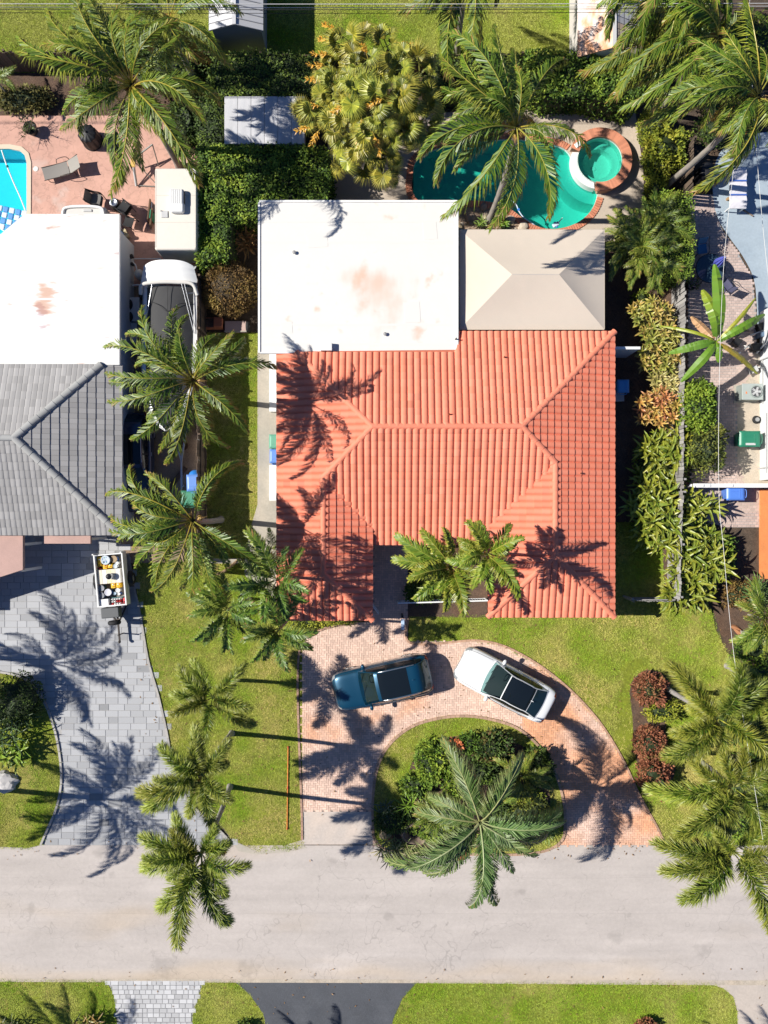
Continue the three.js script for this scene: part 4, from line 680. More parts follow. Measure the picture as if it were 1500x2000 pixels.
function palm(sp, label, o) {
  const s = SP[sp], lib = fronds(sp), top = o.crown ? P(o.crown[0], o.crown[1], o.h) : null, base = o.base ? V(gx(o.base[0]), 0, gz(o.base[1])) : V(top.x, 0, top.z), crown = top || V(base.x, o.h, base.z);
  const t = thing(sp === 'coconut' ? 'coconut_palm' : sp === 'silver' ? 'date_palm' : 'palm_tree', label, 'palm tree', base, 0, o.group), lc = crown.clone().sub(base), r = o.r || 0.15;
  const lean = o.lean ? V(...o.lean) : V(rr(-0.15, 0.15), 0, rr(-0.15, 0.15));
  part('trunk', trunkGeo(V(0, -0.05, 0), lc.clone().setY(lc.y - (o.shaft || 0)), r, r * 0.72, lean, o.bark || [0.30, 0.27, 0.235]), M.bark, t);
  if (o.shaft) part('crownshaft', tint(new THREE.CylinderGeometry(r * 0.5, r * 0.95, o.shaft + 0.15, 12).translate(lc.x, lc.y - o.shaft / 2, lc.z), [0.16, 0.22, 0.06]), M.leaf, t);
  const list = [], tone0 = pick(leafTones);
  for (const tp of o.tips || []) { const q = P(tp[0], tp[1], Math.max(0.5, o.h - 0.4 + (tp[2] || 0))).sub(crown); list.push({ az: Math.atan2(q.z, q.x), reach: Math.hypot(q.x, q.z), v: tp[3] }); }
  const n = o.n ?? Math.max(0, 20 - list.length); const a0 = rr(0, 6.28);
  for (let i = 0; i < n; i++) { let az = a0 + i * 2.39996; if (o.clear !== undefined && Math.abs(Math.atan2(Math.sin(az - o.clear * DEG), Math.cos(az - o.clear * DEG))) < 0.5) continue; if (o.wind !== undefined) { const w = o.wind * DEG, dd = Math.atan2(Math.sin(az - w), Math.cos(az - w)); az = w + dd * 0.62; } list.push({ az, reach: null, k: i / Math.max(1, n) }); }
  for (const f of list) {
    let gi; if (f.reach === null) { const lv = s.v.length, tier = f.k; gi = 2 * Math.min(lv - 1, tier < 0.35 ? pick([0, 2]) : tier < 0.75 ? pick([0, 1]) : lv - 1) + (rnd() < 0.5 ? 0 : 1); } else gi = 2 * (f.v ?? pick([0, 1, 2])) + (rnd() < 0.5 ? 0 : 1);
    const geo = lib[gi], sc = (o.scale || 1), k = f.reach === null ? sc * (o.tips && o.wind === undefined ? 0.74 : 1) * rr(0.85, 1.1) : clamp(f.reach / geo.userData.reach, 0.45, 1.35);
    const m = part('frond', geo, rnd() < 0.5 ? tone0 : pick(leafTones), t); m.position.copy(lc).add(V(Math.cos(f.az) * 0.08, rr(-0.15, 0.1), Math.sin(f.az) * 0.08)); m.rotation.set(rr(-0.22, 0.22), -f.az, 0, 'YXZ'); m.scale.set(k, clamp(k, 0.6, 1.1), (rnd() < 0.5 ? 1 : -1) * clamp(k, 0.75, 1.1));
  }
  if (sp === 'coconut' || sp === 'silver' || sp === 'foxtail') for (let i = 0; i < (sp === 'foxtail' ? 1 : 2); i++) { const m = part('dead_frond', lib[(s.v.length === 5 ? 3 : 3) * 2 + (i % 2)], deadLeaf, t), k = rr(0.5, 0.75); m.position.copy(lc).add(V(0, -0.3, 0)); m.rotation.set(rr(-0.4, 0.4), rr(0, 6.28), -0.5, 'YXZ'); m.scale.set(k * 0.8, k, k); m.userData.label = 'brown dead frond hanging below the crown'; }
  if (sp === 'coconut') { for (let i = 0; i < 7; i++) { const a = rr(0, 6.28); part('coconut', nutGeo, i % 2 ? nutA : nutB, t).position.copy(lc).add(V(Math.cos(a) * 0.26, -0.22 + rr(-0.1, 0.12), Math.sin(a) * 0.26)); } const g = new G(); for (let i = 0; i < 26; i++) { const a = rr(0, 6.28), d = V(Math.cos(a), rr(0.1, 0.9), Math.sin(a)).normalize(); strip(g, lc.clone().add(V(0, -0.15, 0)), d, V(0, 1, 0), rr(0.35, 0.7), 0.05, 0.5, jit([0.34, 0.2, 0.06]), jit([0.42, 0.26, 0.08])); } part('flower_stalks', g.geo(), M.leaf, t); }
  else { const g = new G(); strip(g, lc.clone(), V(0.1, 1, 0.05).normalize(), V(1, 0, 0), 1.0, 0.05, 0, s.c1, s.tipCol); part('spear_leaf', g.geo(), M.leaf, t); }
  return t;
}
const leafTones = [[1, 1, 1], [0.86, 0.94, 0.9], [1.14, 1.06, 0.9], [0.95, 0.86, 0.8], [1.05, 1.12, 1]].map(c => new THREE.MeshStandardMaterial({ color: C(...c), vertexColors: true, roughness: 0.45, side: THREE.DoubleSide })), deadLeaf = new THREE.MeshStandardMaterial({ color: C(2.0, 1.05, 1.6), vertexColors: true, roughness: 0.8, side: THREE.DoubleSide });
const nutGeo = new THREE.SphereGeometry(0.12, 12, 8), nutA = mat(0.34, 0.3, 0.05, 0.5), nutB = mat(0.38, 0.24, 0.05, 0.5);

palm('coconut', 'coconut palm over the boat, upper one of the pair by the brown fence', { base: [437, 783], crown: [376, 742], h: 7.4, r: 0.15, n: 8, clear: 90, tips: [[345, 598], [300, 612, 0, 1], [252, 660], [228, 688], [222, 748], [232, 790], [262, 858], [310, 880, 0, 2], [330, 905], [398, 870, -0.3, 2], [446, 872], [452, 700, 0.2, 1], [478, 665], [425, 655], [288, 705, 0.5, 1], [355, 660, 0.5, 4], [270, 720, 0.3, 0], [290, 800, 0, 0]] });
palm('coconut', 'coconut palm beside the green bin, lower one of the pair by the brown fence', { base: [431, 1015], crown: [377, 1017], h: 7.0, r: 0.15, n: 7, clear: -90, tips: [[264, 912], [216, 966], [210, 1010], [228, 1055], [262, 1108], [318, 1160], [350, 1150], [420, 1165, -0.3, 2], [444, 1110, -0.4, 2], [452, 918], [270, 985, 0.4, 1], [300, 935], [330, 1100], [260, 1070], [300, 1050, 0.4, 0], [430, 1150, -0.5, 2]] });
palm('coconut', 'large coconut palm hanging over the salmon patio and the white trailer', { crown: [256, 166], h: 7.6, r: 0.17, n: 9, tips: [[152, 2], [190, 4, 0, 1], [128, 60], [68, 148], [72, 108], [125, 222], [128, 262], [165, 250], [216, 372], [240, 345, 0, 2], [392, 368], [408, 262], [425, 190], [352, 84], [310, 60, 0, 1], [245, 70], [180, 190], [200, 110], [330, 250]] });
palm('coconut', 'dark coconut palm at the top left, close to the grey metal shed', { crown: [330, 40], h: 5.6, r: 0.15, n: 10, tips: [[430, 60], [440, 130], [250, 10], [375, 140], [240, 60], [420, 10], [300, 130]] });
palm('coconut', 'coconut palm leaning over the kidney pool with its trunk in the stones', { base: [955, 432], crown: [1010, 248], h: 8.2, r: 0.17, lean: [0.25, 0, 0], n: 2, wind: 200, tips: [[823, 316], [864, 425], [962, 440, 0, 2], [1064, 432], [1145, 312], [862, 180], [868, 228], [905, 120], [955, 92], [1010, 86], [1104, 108, 0, 2], [860, 150], [930, 220, 0.6, 4], [890, 330, 0, 2], [880, 270], [925, 165, 0.5, 1], [1000, 160, 0.5, 4], [1060, 330], [900, 200]] });
palm('coconut', 'slim coconut palm behind the right hedge, nearest the white stained shed', { base: [1196, 121], h: 7.6, r: 0.14, n: 20, wind: 140 });
palm('coconut', 'coconut palm with pinkish husk at the top right beside the slim trunk', { base: [1249, 162], crown: [1312, 38], h: 5.4, r: 0.14, n: 8, wind: 150, tips: [[1196, 102], [1230, 70], [1240, 130], [1275, 140], [1380, 40], [1400, 110]] });
palm('coconut', 'wind swept coconut palm whose fronds reach over the spa', { base: [1289, 220], crown: [1405, 72], h: 7.6, r: 0.15, n: 5, wind: 150, tips: [[1204, 193], [1190, 252], [1255, 245], [1260, 110], [1250, 160], [1310, 190], [1290, 60], [1340, 20], [1480, 60], [1455, 130], [1390, 160]] });
palm('coconut', 'leaning coconut palm over the blue court at the upper right', { base: [1300, 362], crown: [1482, 188], h: 9.2, r: 0.16, lean: [0.3, 0, 0.1], n: 5, wind: 150, tips: [[1296, 262], [1335, 225], [1340, 130], [1420, 342], [1405, 250], [1390, 90], [1430, 120], [1478, 300], [1370, 180], [1500, 80]] });
palm('coconut', 'palm frond crown drooping from the top edge above the back lawn', { crown: [918, -60], h: 6.0, n: 8, tips: [[776, 52], [880, 148], [912, 140], [840, 20], [1000, 0], [960, 20]] });

const fox = (lab, o) => palm('foxtail', lab, { r: 0.13, shaft: 0.7, bark: [0.34, 0.32, 0.30], n: 2, ...o });
fox('foxtail palm alone on the left lawn with five plumes spread', { base: [448, 1328], crown: [416, 1362], h: 4.0, tips: [[360, 1296], [344, 1350], [350, 1385], [478, 1296], [494, 1412], [402, 1440], [455, 1330, 0, 0]], r: 0.11 });
fox('foxtail palm beside the grey driveway, middle one of the lawn row', { base: [453, 1432], crown: [396, 1512], h: 5.9, tips: [[336, 1436], [278, 1545], [290, 1575], [452, 1438], [440, 1490], [372, 1590], [420, 1600], [320, 1500], [440, 1560], [396, 1440]] });
fox('foxtail palm overhanging the road, lowest of the lawn row', { base: [449, 1536], crown: [392, 1668], h: 7.2, lean: [0.1, 0, 0.1], tips: [[344, 1590], [288, 1625], [284, 1690], [316, 1770], [374, 1812], [445, 1795], [490, 1672], [450, 1640], [355, 1600], [340, 1700], [420, 1750], [300, 1655], [425, 1610]] });
for (const [lab, o] of [
  ['foxtail palm at right whose pale trunk rises from the red shrub', { base: [1303, 1345], crown: [1400, 1402], h: 6.0, tips: [[1312, 1298], [1300, 1420], [1288, 1465], [1410, 1290], [1480, 1330], [1350, 1470], [1470, 1460], [1440, 1300], [1345, 1380]] }],
  ['foxtail palm at right between the red shrubs and the road edge', { base: [1345, 1470], crown: [1434, 1540], h: 6.0, tips: [[1268, 1540], [1300, 1600], [1345, 1480], [1400, 1450], [1490, 1490], [1480, 1620], [1400, 1640], [1340, 1560], [1440, 1460], [1380, 1600]] }],
  ['foxtail palm hanging over the road at the lower right', { base: [1370, 1560], crown: [1432, 1662], h: 6.4, tips: [[1242, 1625], [1285, 1685], [1320, 1740], [1360, 1730], [1466, 1785], [1500, 1700], [1380, 1600], [1480, 1610], [1330, 1650], [1510, 1650]] }],
  ['foxtail palm at the right edge above the foxtail group', { base: [1420, 1300], crown: [1500, 1350], h: 5.4, tips: [[1420, 1290], [1400, 1350], [1430, 1420], [1500, 1270], [1480, 1440], [1570, 1320], [1560, 1400]] }],
  ['foxtail palm at the right edge beside the lowest foxtail palm', { base: [1432, 1478], crown: [1522, 1548], h: 5.6, tips: [[1440, 1490], [1430, 1560], [1470, 1620], [1520, 1450], [1590, 1500], [1580, 1600], [1540, 1640]] }],
]) fox(lab, o);
const xmas = (lab, o) => palm('christmas', lab, { r: 0.09, shaft: 0.5, bark: [0.28, 0.26, 0.22], n: 5, ...o });
xmas('dark green palm overlapping the lower left corner of the red roof', { base: [570, 1112], crown: [540, 1133], h: 5.6, tips: [[486, 1072], [460, 1128], [590, 1072], [600, 1170], [520, 1200], [495, 1040, -0.5], [560, 1195], [500, 1090]] });
xmas('dark green palm on the left lawn beside the side gate', { base: [488, 1170], crown: [445, 1192], h: 5.4, tips: [[374, 1160], [385, 1238], [440, 1262], [462, 1265], [512, 1180], [410, 1140], [380, 1200], [500, 1215]] });
xmas('dark green palm between the brick driveway and the left lawn', { base: [578, 1192], crown: [546, 1228], h: 5.6, tips: [[490, 1210], [498, 1280], [570, 1298], [620, 1222], [600, 1260], [530, 1180], [560, 1170], [520, 1250]] });
const ent = (lab, o) => palm('entry', lab, { r: 0.1, shaft: 0.5, bark: [0.3, 0.27, 0.22], n: 4, ...o });
ent('bright green palm in the courtyard, left of the entrance pair', { crown: [882, 1108], h: 4.6, n: 5, tips: [[776, 1045], [770, 1092], [812, 1165], [868, 1185], [905, 1188], [820, 1040], [860, 1036], [945, 1120], [850, 1150], [800, 1120], [920, 1060], [905, 1160]] });
ent('darker green palm in the courtyard, right of the entrance pair', { crown: [952, 1082], h: 6.2, n: 8, tips: [[908, 1020], [1008, 1050], [1000, 1152], [960, 1150], [900, 1100], [940, 1030], [985, 1110], [930, 1130], [900, 1060]] });
palm('silver', 'large grey green date palm leaning over the driveway island', { base: [905, 1528], crown: [938, 1606], h: 6.0, r: 0.24, n: 5, wind: 30, bark: [0.2, 0.17, 0.14], tips: [[864, 1446], [880, 1452], [1082, 1568], [1088, 1590], [1040, 1655], [995, 1688], [915, 1762], [950, 1730], [868, 1700], [800, 1690], [815, 1590], [840, 1560], [760, 1690, -0.6], [1010, 1640], [890, 1680]] });
for (const [lab, o] of [
  ['tall palm beyond the left edge shading the grey driveway', { base: [-205, 1268], h: 7.2 }],
  ['tall palm beyond the left edge shading the lower grey driveway', { base: [-100, 1535], h: 7.0 }],
  ['palm below the bottom edge shading the asphalt driveway', { base: [345, 2085], h: 6.2 }],
  ['palm below the bottom edge shading the opposite left lawn', { base: [-150, 2040], h: 6.4 }],
  ['palm below the bottom edge shading the right hand driveway', { base: [1225, 2075], h: 6.4 }]])
  palm('coconut', lab, { ...o, n: 20, r: 0.16, scale: 0.84 });
palm('areca', 'small palm at the left edge beside the dark board fence', { base: [20, 190], h: 1.6, n: 9, r: 0.05, scale: 0.6 });

// a multi stemmed fan palm with orange flower sprays
{
  const leafG = []; for (let v = 0; v < 5; v++) {
    const g = new G(), n = 34, c0 = [0.075, 0.115, 0.015], c1 = [0.37, 0.34, 0.04], tone = rr(0.75, 1.3), cup = rr(0.15, 0.5);
    g.col([0.22, 0.24, 0.06]); for (const s of [-1, 1]) g.quad(V(0, 0, 0), V(0, 0, s * 0.02), V(0.5, 0.12, s * 0.016), V(0.5, 0.13, 0));
    for (let i = 0; i < n; i++) { const a = lerp(-2.3, 2.3, i / (n - 1)), d = V(Math.cos(a), 0.25 + cup * Math.abs(a) * 0.3, Math.sin(a)).normalize(), L = 0.56 * (1 - 0.25 * Math.pow(Math.abs(a) / 2.3, 2)) * rr(0.9, 1.08), tn = mixc(c0, c1, rr(0, 1)).map(x => x * tone); const p = V(0.5, 0.125, 0); strip(g, p, d, V(0, 1, 0).addScaledVector(V(-Math.sin(a), 0, Math.cos(a)), i % 2 ? 0.45 : -0.45), L, 0.044, 0.6, tn, mixc(tn, [0.36, 0.35, 0.07], 0.35)); }
    leafG.push(g.geo());
  }
  const heads = [[680, 92, 4.6], [757, 97, 4.4], [643, 142, 4.2], [707, 135, 5.0], [777, 137, 4.8], [817, 152, 4.2], [706, 182, 5.4], [765, 190, 5.4], [628, 216, 4.2], [684, 214, 5.0], [785, 208, 5.0], [822, 205, 4.2], [672, 252, 4.6], [733, 254, 5.4], [784, 254, 4.8], [702, 288, 4.6], [748, 300, 4.4], [690, 305, 3.6], [747, 332, 3.4], [826, 240, 3.8], [650, 180, 4.4], [735, 225, 5.4]];
  const b0 = V(gx(728), 0, gz(232)), t = thing('fan_palm_clump', 'large clump of fan palms with orange flower sprays above the pool deck', 'palm tree', b0);
  const pan = []; for (let v = 0; v < 3; v++) { const g = new G(); for (let i = 0; i < 46; i++) { const s = rr(0.3, 1), p = V(s * 0.9, 0.35 * s - 0.5 * s * s, 0), a = rr(0, 6.28); strip(g, p, V(0.6, Math.sin(a) * 0.5, Math.cos(a) * 0.7).normalize(), V(0, 1, 0.3), rr(0.13, 0.28), 0.038, 0.4, jit([0.62, 0.32, 0.03]), jit([0.66, 0.37, 0.05])); } g.col([0.4, 0.3, 0.05]); for (let i = 0; i < 6; i++) { const s0 = i / 6, s1 = (i + 1) / 6, q = s => V(s * 0.9, 0.35 * s - 0.5 * s * s, 0); g.quad(q(s0).add(V(0, 0, 0.012)), q(s0).add(V(0, 0, -0.012)), q(s1).add(V(0, 0, -0.012)), q(s1).add(V(0, 0, 0.012))); } pan.push(g.geo()); }
  heads.forEach(([px, py, h], k) => {
    const c = P(px, py, h).sub(b0), r0 = V(c.x * 0.45 + rr(-0.2, 0.2), -0.03, c.z * 0.45 + rr(-0.2, 0.2));
    part('stem', trunkGeo(r0, c.clone().setY(h - 0.1), 0.085, 0.07, V(c.x * 0.1, 0.3, c.z * 0.1), [0.2, 0.15, 0.1], 14), M.bark, t);
    for (let i = 0; i < 11; i++) { const m = part('leaf', pick(leafG), pick(leafTones), t), az = i * 2.4 + k + rr(-0.8, 0.8), el = lerp(-0.9, 0.9, i / 11) + rr(-0.2, 0.2); m.position.copy(c).add(V(rr(-0.15, 0.15), rr(-0.3, 0.2), rr(-0.15, 0.15))); m.rotation.set(rr(-0.5, 0.5), -az, el, 'YZX'); m.scale.setScalar(rr(0.75, 1.55)); }
  });
  for (const [px, py, h, az] of [[652, 82, 4.8, 200], [640, 108, 4.6, 190], [703, 78, 5, -60], [784, 85, 4.8, 10], [632, 130, 4.6, 190], [626, 158, 4.6, 190], [622, 208, 4.6, 185], [605, 250, 4.6, 170], [622, 258, 4.4, 120], [676, 208, 5.4, 160], [748, 172, 5.6, 60], [706, 236, 5.5, 90], [702, 268, 5.2, 95], [732, 270, 5.6, 70], [715, 105, 5.4, 250], [655, 62, 4.6, 220], [745, 195, 5.7, 160]]) { const q = P(px, py, h).sub(b0), m = part('flower_spray', pick(pan), M.leaf, t); m.position.copy(q).add(V(-0.3 * Math.cos(az * DEG), 0, -0.3 * Math.sin(az * DEG))); m.rotation.y = -az * DEG; }
}

// ------------------------------------------------------------------ hedges, shrubs and leafy plants
function leafTo(g, p, d, n, L, W, col) { const s = V(0, 0, 0).crossVectors(d, n); if (s.lengthSq() < 1e-6) return; s.normalize().multiplyScalar(W / 2); const m = p.clone().addScaledVector(d, L * 0.45); g.col(col); const t = p.clone().addScaledVector(d, L); g.tri(p, m.clone().add(s), t); g.tri(p, t, m.clone().sub(s)); }
const dirRand = (b = 0.25) => V(rr(-1, 1), rr(-0.6, 1) + b, rr(-1, 1)).normalize();
function toneFn(cols) { return (x, z) => { const k = clamp(0.5 + fbm(x * 1.3, z * 1.3, 3) * 1.3 + rr(-0.35, 0.35), 0, 0.999), f = k * (cols.length - 1), i = Math.floor(f); return jit(mixc(cols[i], cols[Math.min(cols.length - 1, i + 1)], f - i), 0.22); }; }
function hedge(name, label, poly, h, { n = 330, L = 0.13, W = 0.07, cols, lump = 0.25, core = [0.02, 0.035, 0.008], cat = 'hedge', thin = 0 }) {   // poly: the top outline in photo pixels at height h
  const w = poly.map(p => { const q = P(p[0], p[1], h); return [q.x, q.z]; }), bb = bounds(w), cx = (bb[0] + bb[2]) / 2, cz = (bb[1] + bb[3]) / 2, t = thing(name, label, cat, [cx, 0, cz]), tone = toneFn(cols), g = new G();
  const lw = w.map(p => [p[0] - cx, p[1] - cz]), total = (bb[2] - bb[0]) * (bb[3] - bb[1]) * n;
  const topY = (x, z) => h + lump * 1.6 * fbm((x + cx) * 0.9, (z + cz) * 0.9, 3);
  for (let i = 0; i < total; i++) { const x = rr(bb[0], bb[2]) - cx, z = rr(bb[1], bb[3]) - cz; if (!inside(x, z, lw)) continue; if (thin && fbm((x + cx) * 1.1 + 7, (z + cz) * 1.1, 3) > thin) continue; const y = topY(x, z) - Math.pow(rnd(), 2) * 0.4; leafTo(g, V(x, y, z), dirRand(0.2), V(rr(-0.7, 0.7), 1, rr(-0.7, 0.7)), L * rr(0.7, 1.3), W * rr(0.8, 1.2), tone(x + cx, z + cz)); }
  for (let k = 0; k < lw.length; k++) { const a = lw[k], b = lw[(k + 1) % lw.length], len = Math.hypot(b[0] - a[0], b[1] - a[1]); for (let i = 0; i < len * h * n * 0.35; i++) { const u = rnd(), x = lerp(a[0], b[0], u) + rr(-0.12, 0.12), z = lerp(a[1], b[1], u) + rr(-0.12, 0.12); leafTo(g, V(x, rr(0.05, h), z), dirRand(0), V(rr(-1, 1), 0.6, rr(-1, 1)), L * rr(0.8, 1.3), W, tone(x + cx, z + cz)); } }
  const f = part('foliage', g.geo(), M.matteLeaf, t); 
  const mid = lw.map(p => [p[0] * 0.93, p[1] * 0.93]), cg = new THREE.ExtrudeGeometry(new THREE.Shape(mid.map(p => new THREE.Vector2(p[0], -p[1]))), { depth: h - 0.32, bevelEnabled: false }); cg.rotateX(-Math.PI / 2);
  part('dark_core', tint(clean(cg), core), M.matteLeaf, t); return t;  // added solid core, dark green for the shade inside, blocks light through the leaves
}
function shrub(name, label, px, py, rx, rz, h, { n = 1500, L = 0.12, W = 0.06, cols, lump = 0.3, y0 = 0.05, core = [0.02, 0.035, 0.008], cat = 'shrub', up = 0.2 }) { // px, py the middle of its crown in the photograph; rx, rz in photo pixels
  const c = P(px, py, h * 0.6), t = thing(name, label, cat, [c.x, 0, c.z]), ax = rx / PX, az = rz / PX, ay = (h - y0) / 2, cy = y0 + ay, tone = toneFn(cols), g = new G(), sd = px * 0.013;
  for (let i = 0; i < n; i++) { const d = V(rr(-1, 1), rr(-0.6, 1), rr(-1, 1)); if (d.lengthSq() < 0.01) continue; d.normalize(); const k = (1 + lump * 1.7 * fbm(d.x * 2 + sd, d.z * 2 + d.y * 1.3, 3)) * (1 - 0.35 * Math.pow(rnd(), 2)); const p = V(d.x * ax * k, cy + d.y * ay * k, d.z * az * k); if (p.y < 0.03) p.y = rr(0.03, 0.2); leafTo(g, p, d.clone().multiplyScalar(0.7).add(dirRand(up)).normalize(), V(rr(-0.7, 0.7), 1, rr(-0.7, 0.7)), L * rr(0.7, 1.3), W * rr(0.8, 1.2), tone(c.x + p.x, c.z + p.z)); }
  part('foliage', g.geo(), M.matteLeaf, t);
  const cg = new THREE.IcosahedronGeometry(1, 2), p = cg.attributes.position; for (let i = 0; i < p.count; i++) { const d = V(p.getX(i), p.getY(i), p.getZ(i)), k = 0.74 * (1 + lump * 1.5 * fbm(d.x * 2 + sd, d.z * 2 + d.y * 1.3, 3)); p.setXYZ(i, d.x * ax * k, Math.max(0.02, cy + d.y * ay * k), d.z * az * k); } cg.computeVertexNormals();
  part('dark_core', tint(cg, core), M.matteLeaf, t); return t;  // added dark lump filling the shrub: inner shade as colour, keeps light out
}
function blade(g, p, az, el, L, W, bend, c0, c1, seg = 4) { // long arching folded leaf
  let q = p.clone(), e = el; const st = L / seg; let pl, pr, pm;
  for (let i = 0; i <= seg; i++) { const t = i / seg, w = W * Math.sin(Math.PI * (0.12 + 0.86 * t)) * 0.5 + (i === seg ? 0 : 0.002), s = V(-Math.sin(az), 0, Math.cos(az)).multiplyScalar(w), m = q.clone(); const l = q.clone().add(s).add(V(0, w * 0.35, 0)), r = q.clone().sub(s).add(V(0, w * 0.35, 0)); if (i) { g.col(jit(mixc(c0, c1, t), 0.08)); g.quad(pl, pm, m, l); g.quad(pm, pr, r, m); } pl = l; pr = r; pm = m; q = q.clone().add(V(Math.cos(az) * Math.cos(e) * st, Math.sin(e) * st, Math.sin(az) * Math.cos(e) * st)); e -= bend / seg; }
}
function rosettes(name, label, px, py, rx, ry, h, { stems = 8, per = 10, L = 0.5, W = 0.1, cols, tips, cat = 'plant', bend = 1.4, el = [0.2, 1.2], mtl = M.leaf }) { // a leafy plant with several heads of long leaves
  const c = P(px, py, h), t = thing(name, label, cat, [c.x, 0, c.z]), g = new G(), sg = new G();
  for (let s = 0; s < stems; s++) {
    const a = s * 2.4, r = Math.sqrt((s + 0.3) / stems), x = Math.cos(a) * r * rx / PX, z = Math.sin(a) * r * ry / PX, y = h * rr(0.65, 1.0); sg.col([0.12, 0.1, 0.05]);
    for (let k = 0; k < 3; k++) { const b = k * 2.1, p0 = V(x * 0.8 + Math.cos(b) * 0.015, 0, z * 0.8 + Math.sin(b) * 0.015), p1 = V(x * 0.8 + Math.cos(b + 2.1) * 0.015, 0, z * 0.8 + Math.sin(b + 2.1) * 0.015); sg.quad(p0, p1, p1.clone().add(V(x * 0.2, y, z * 0.2)), p0.clone().add(V(x * 0.2, y, z * 0.2))); }
    const cc = pick(cols), tp = tips ? pick(tips) : cc.map(v => v * 1.3);
    for (let i = 0; i < per; i++) blade(g, V(x, y - 0.25 * h * (i / per) * 0.7, z), i * 2.4 + s, lerp(el[1], el[0], i / per) + rr(-0.15, 0.15), L * rr(0.75, 1.2), W * rr(0.8, 1.2), bend * rr(0.6, 1.3), jit(cc), jit(tp));
  }
  part('stems', sg.geo(), M.bark, t); part('foliage', g.geo(), mtl, t); return t;
}
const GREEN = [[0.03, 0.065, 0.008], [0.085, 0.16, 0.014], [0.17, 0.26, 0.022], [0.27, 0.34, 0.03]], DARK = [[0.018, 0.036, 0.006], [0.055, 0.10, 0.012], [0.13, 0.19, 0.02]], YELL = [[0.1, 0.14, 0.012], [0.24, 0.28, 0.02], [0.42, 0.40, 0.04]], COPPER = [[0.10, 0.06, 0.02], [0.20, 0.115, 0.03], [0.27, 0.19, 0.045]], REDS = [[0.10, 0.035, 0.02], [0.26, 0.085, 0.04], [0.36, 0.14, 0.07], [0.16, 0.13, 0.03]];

hedge('clipped_hedge', 'big clipped hedge between the patio trailer and the white roof', [[384, 286], [437, 284], [598, 284], [640, 290], [646, 345], [638, 392], [505, 396], [500, 424], [446, 430], [440, 505], [384, 516]], 2.2, { cols: GREEN, n: 420, L: 0.14, W: 0.08, lump: 0.4 });
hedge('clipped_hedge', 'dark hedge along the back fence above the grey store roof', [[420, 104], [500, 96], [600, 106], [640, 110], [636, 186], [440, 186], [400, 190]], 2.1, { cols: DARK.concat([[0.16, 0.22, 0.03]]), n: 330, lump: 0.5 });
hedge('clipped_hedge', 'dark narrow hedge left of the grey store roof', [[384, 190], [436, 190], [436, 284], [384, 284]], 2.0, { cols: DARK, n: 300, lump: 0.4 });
hedge('clipped_hedge', 'hedge along the back lawn between the pool palm and the white shed', [[1030, 98], [1120, 102], [1190, 100], [1245, 118], [1262, 180], [1240, 200], [1150, 182], [1060, 182], [1030, 170]], 2.1, { cols: GREEN, n: 360, L: 0.15, W: 0.085, lump: 0.5 });
hedge('clipped_hedge', 'narrow hedge along the back fence right of the fan palms', [[850, 106], [1030, 104], [1030, 172], [850, 180]], 1.7, { cols: DARK.concat([[0.2, 0.22, 0.03]]), n: 300, lump: 0.5 });
hedge('clipped_hedge', 'square clipped hedge by the paved patio on the right', [[1296, 372], [1354, 376], [1356, 480], [1352, 536], [1308, 540], [1298, 470]], 2.3, { cols: GREEN.slice(1), n: 520, L: 0.1, W: 0.055, lump: 0.2 });
hedge('clipped_hedge', 'thin trimmed hedge along the front edge of the red roof', [[566, 1206], [690, 1206], [690, 1219], [640, 1219], [600, 1226], [566, 1228]], 0.8, { cols: YELL, n: 700, L: 0.08, W: 0.05, lump: 0.1 });
shrub('round_shrub', 'round copper brown shrub beside the stored boat', 445, 563, 54, 52, 2.0, { cols: COPPER, n: 5200, L: 0.12, W: 0.05, lump: 0.18, core: [0.05, 0.032, 0.012] });
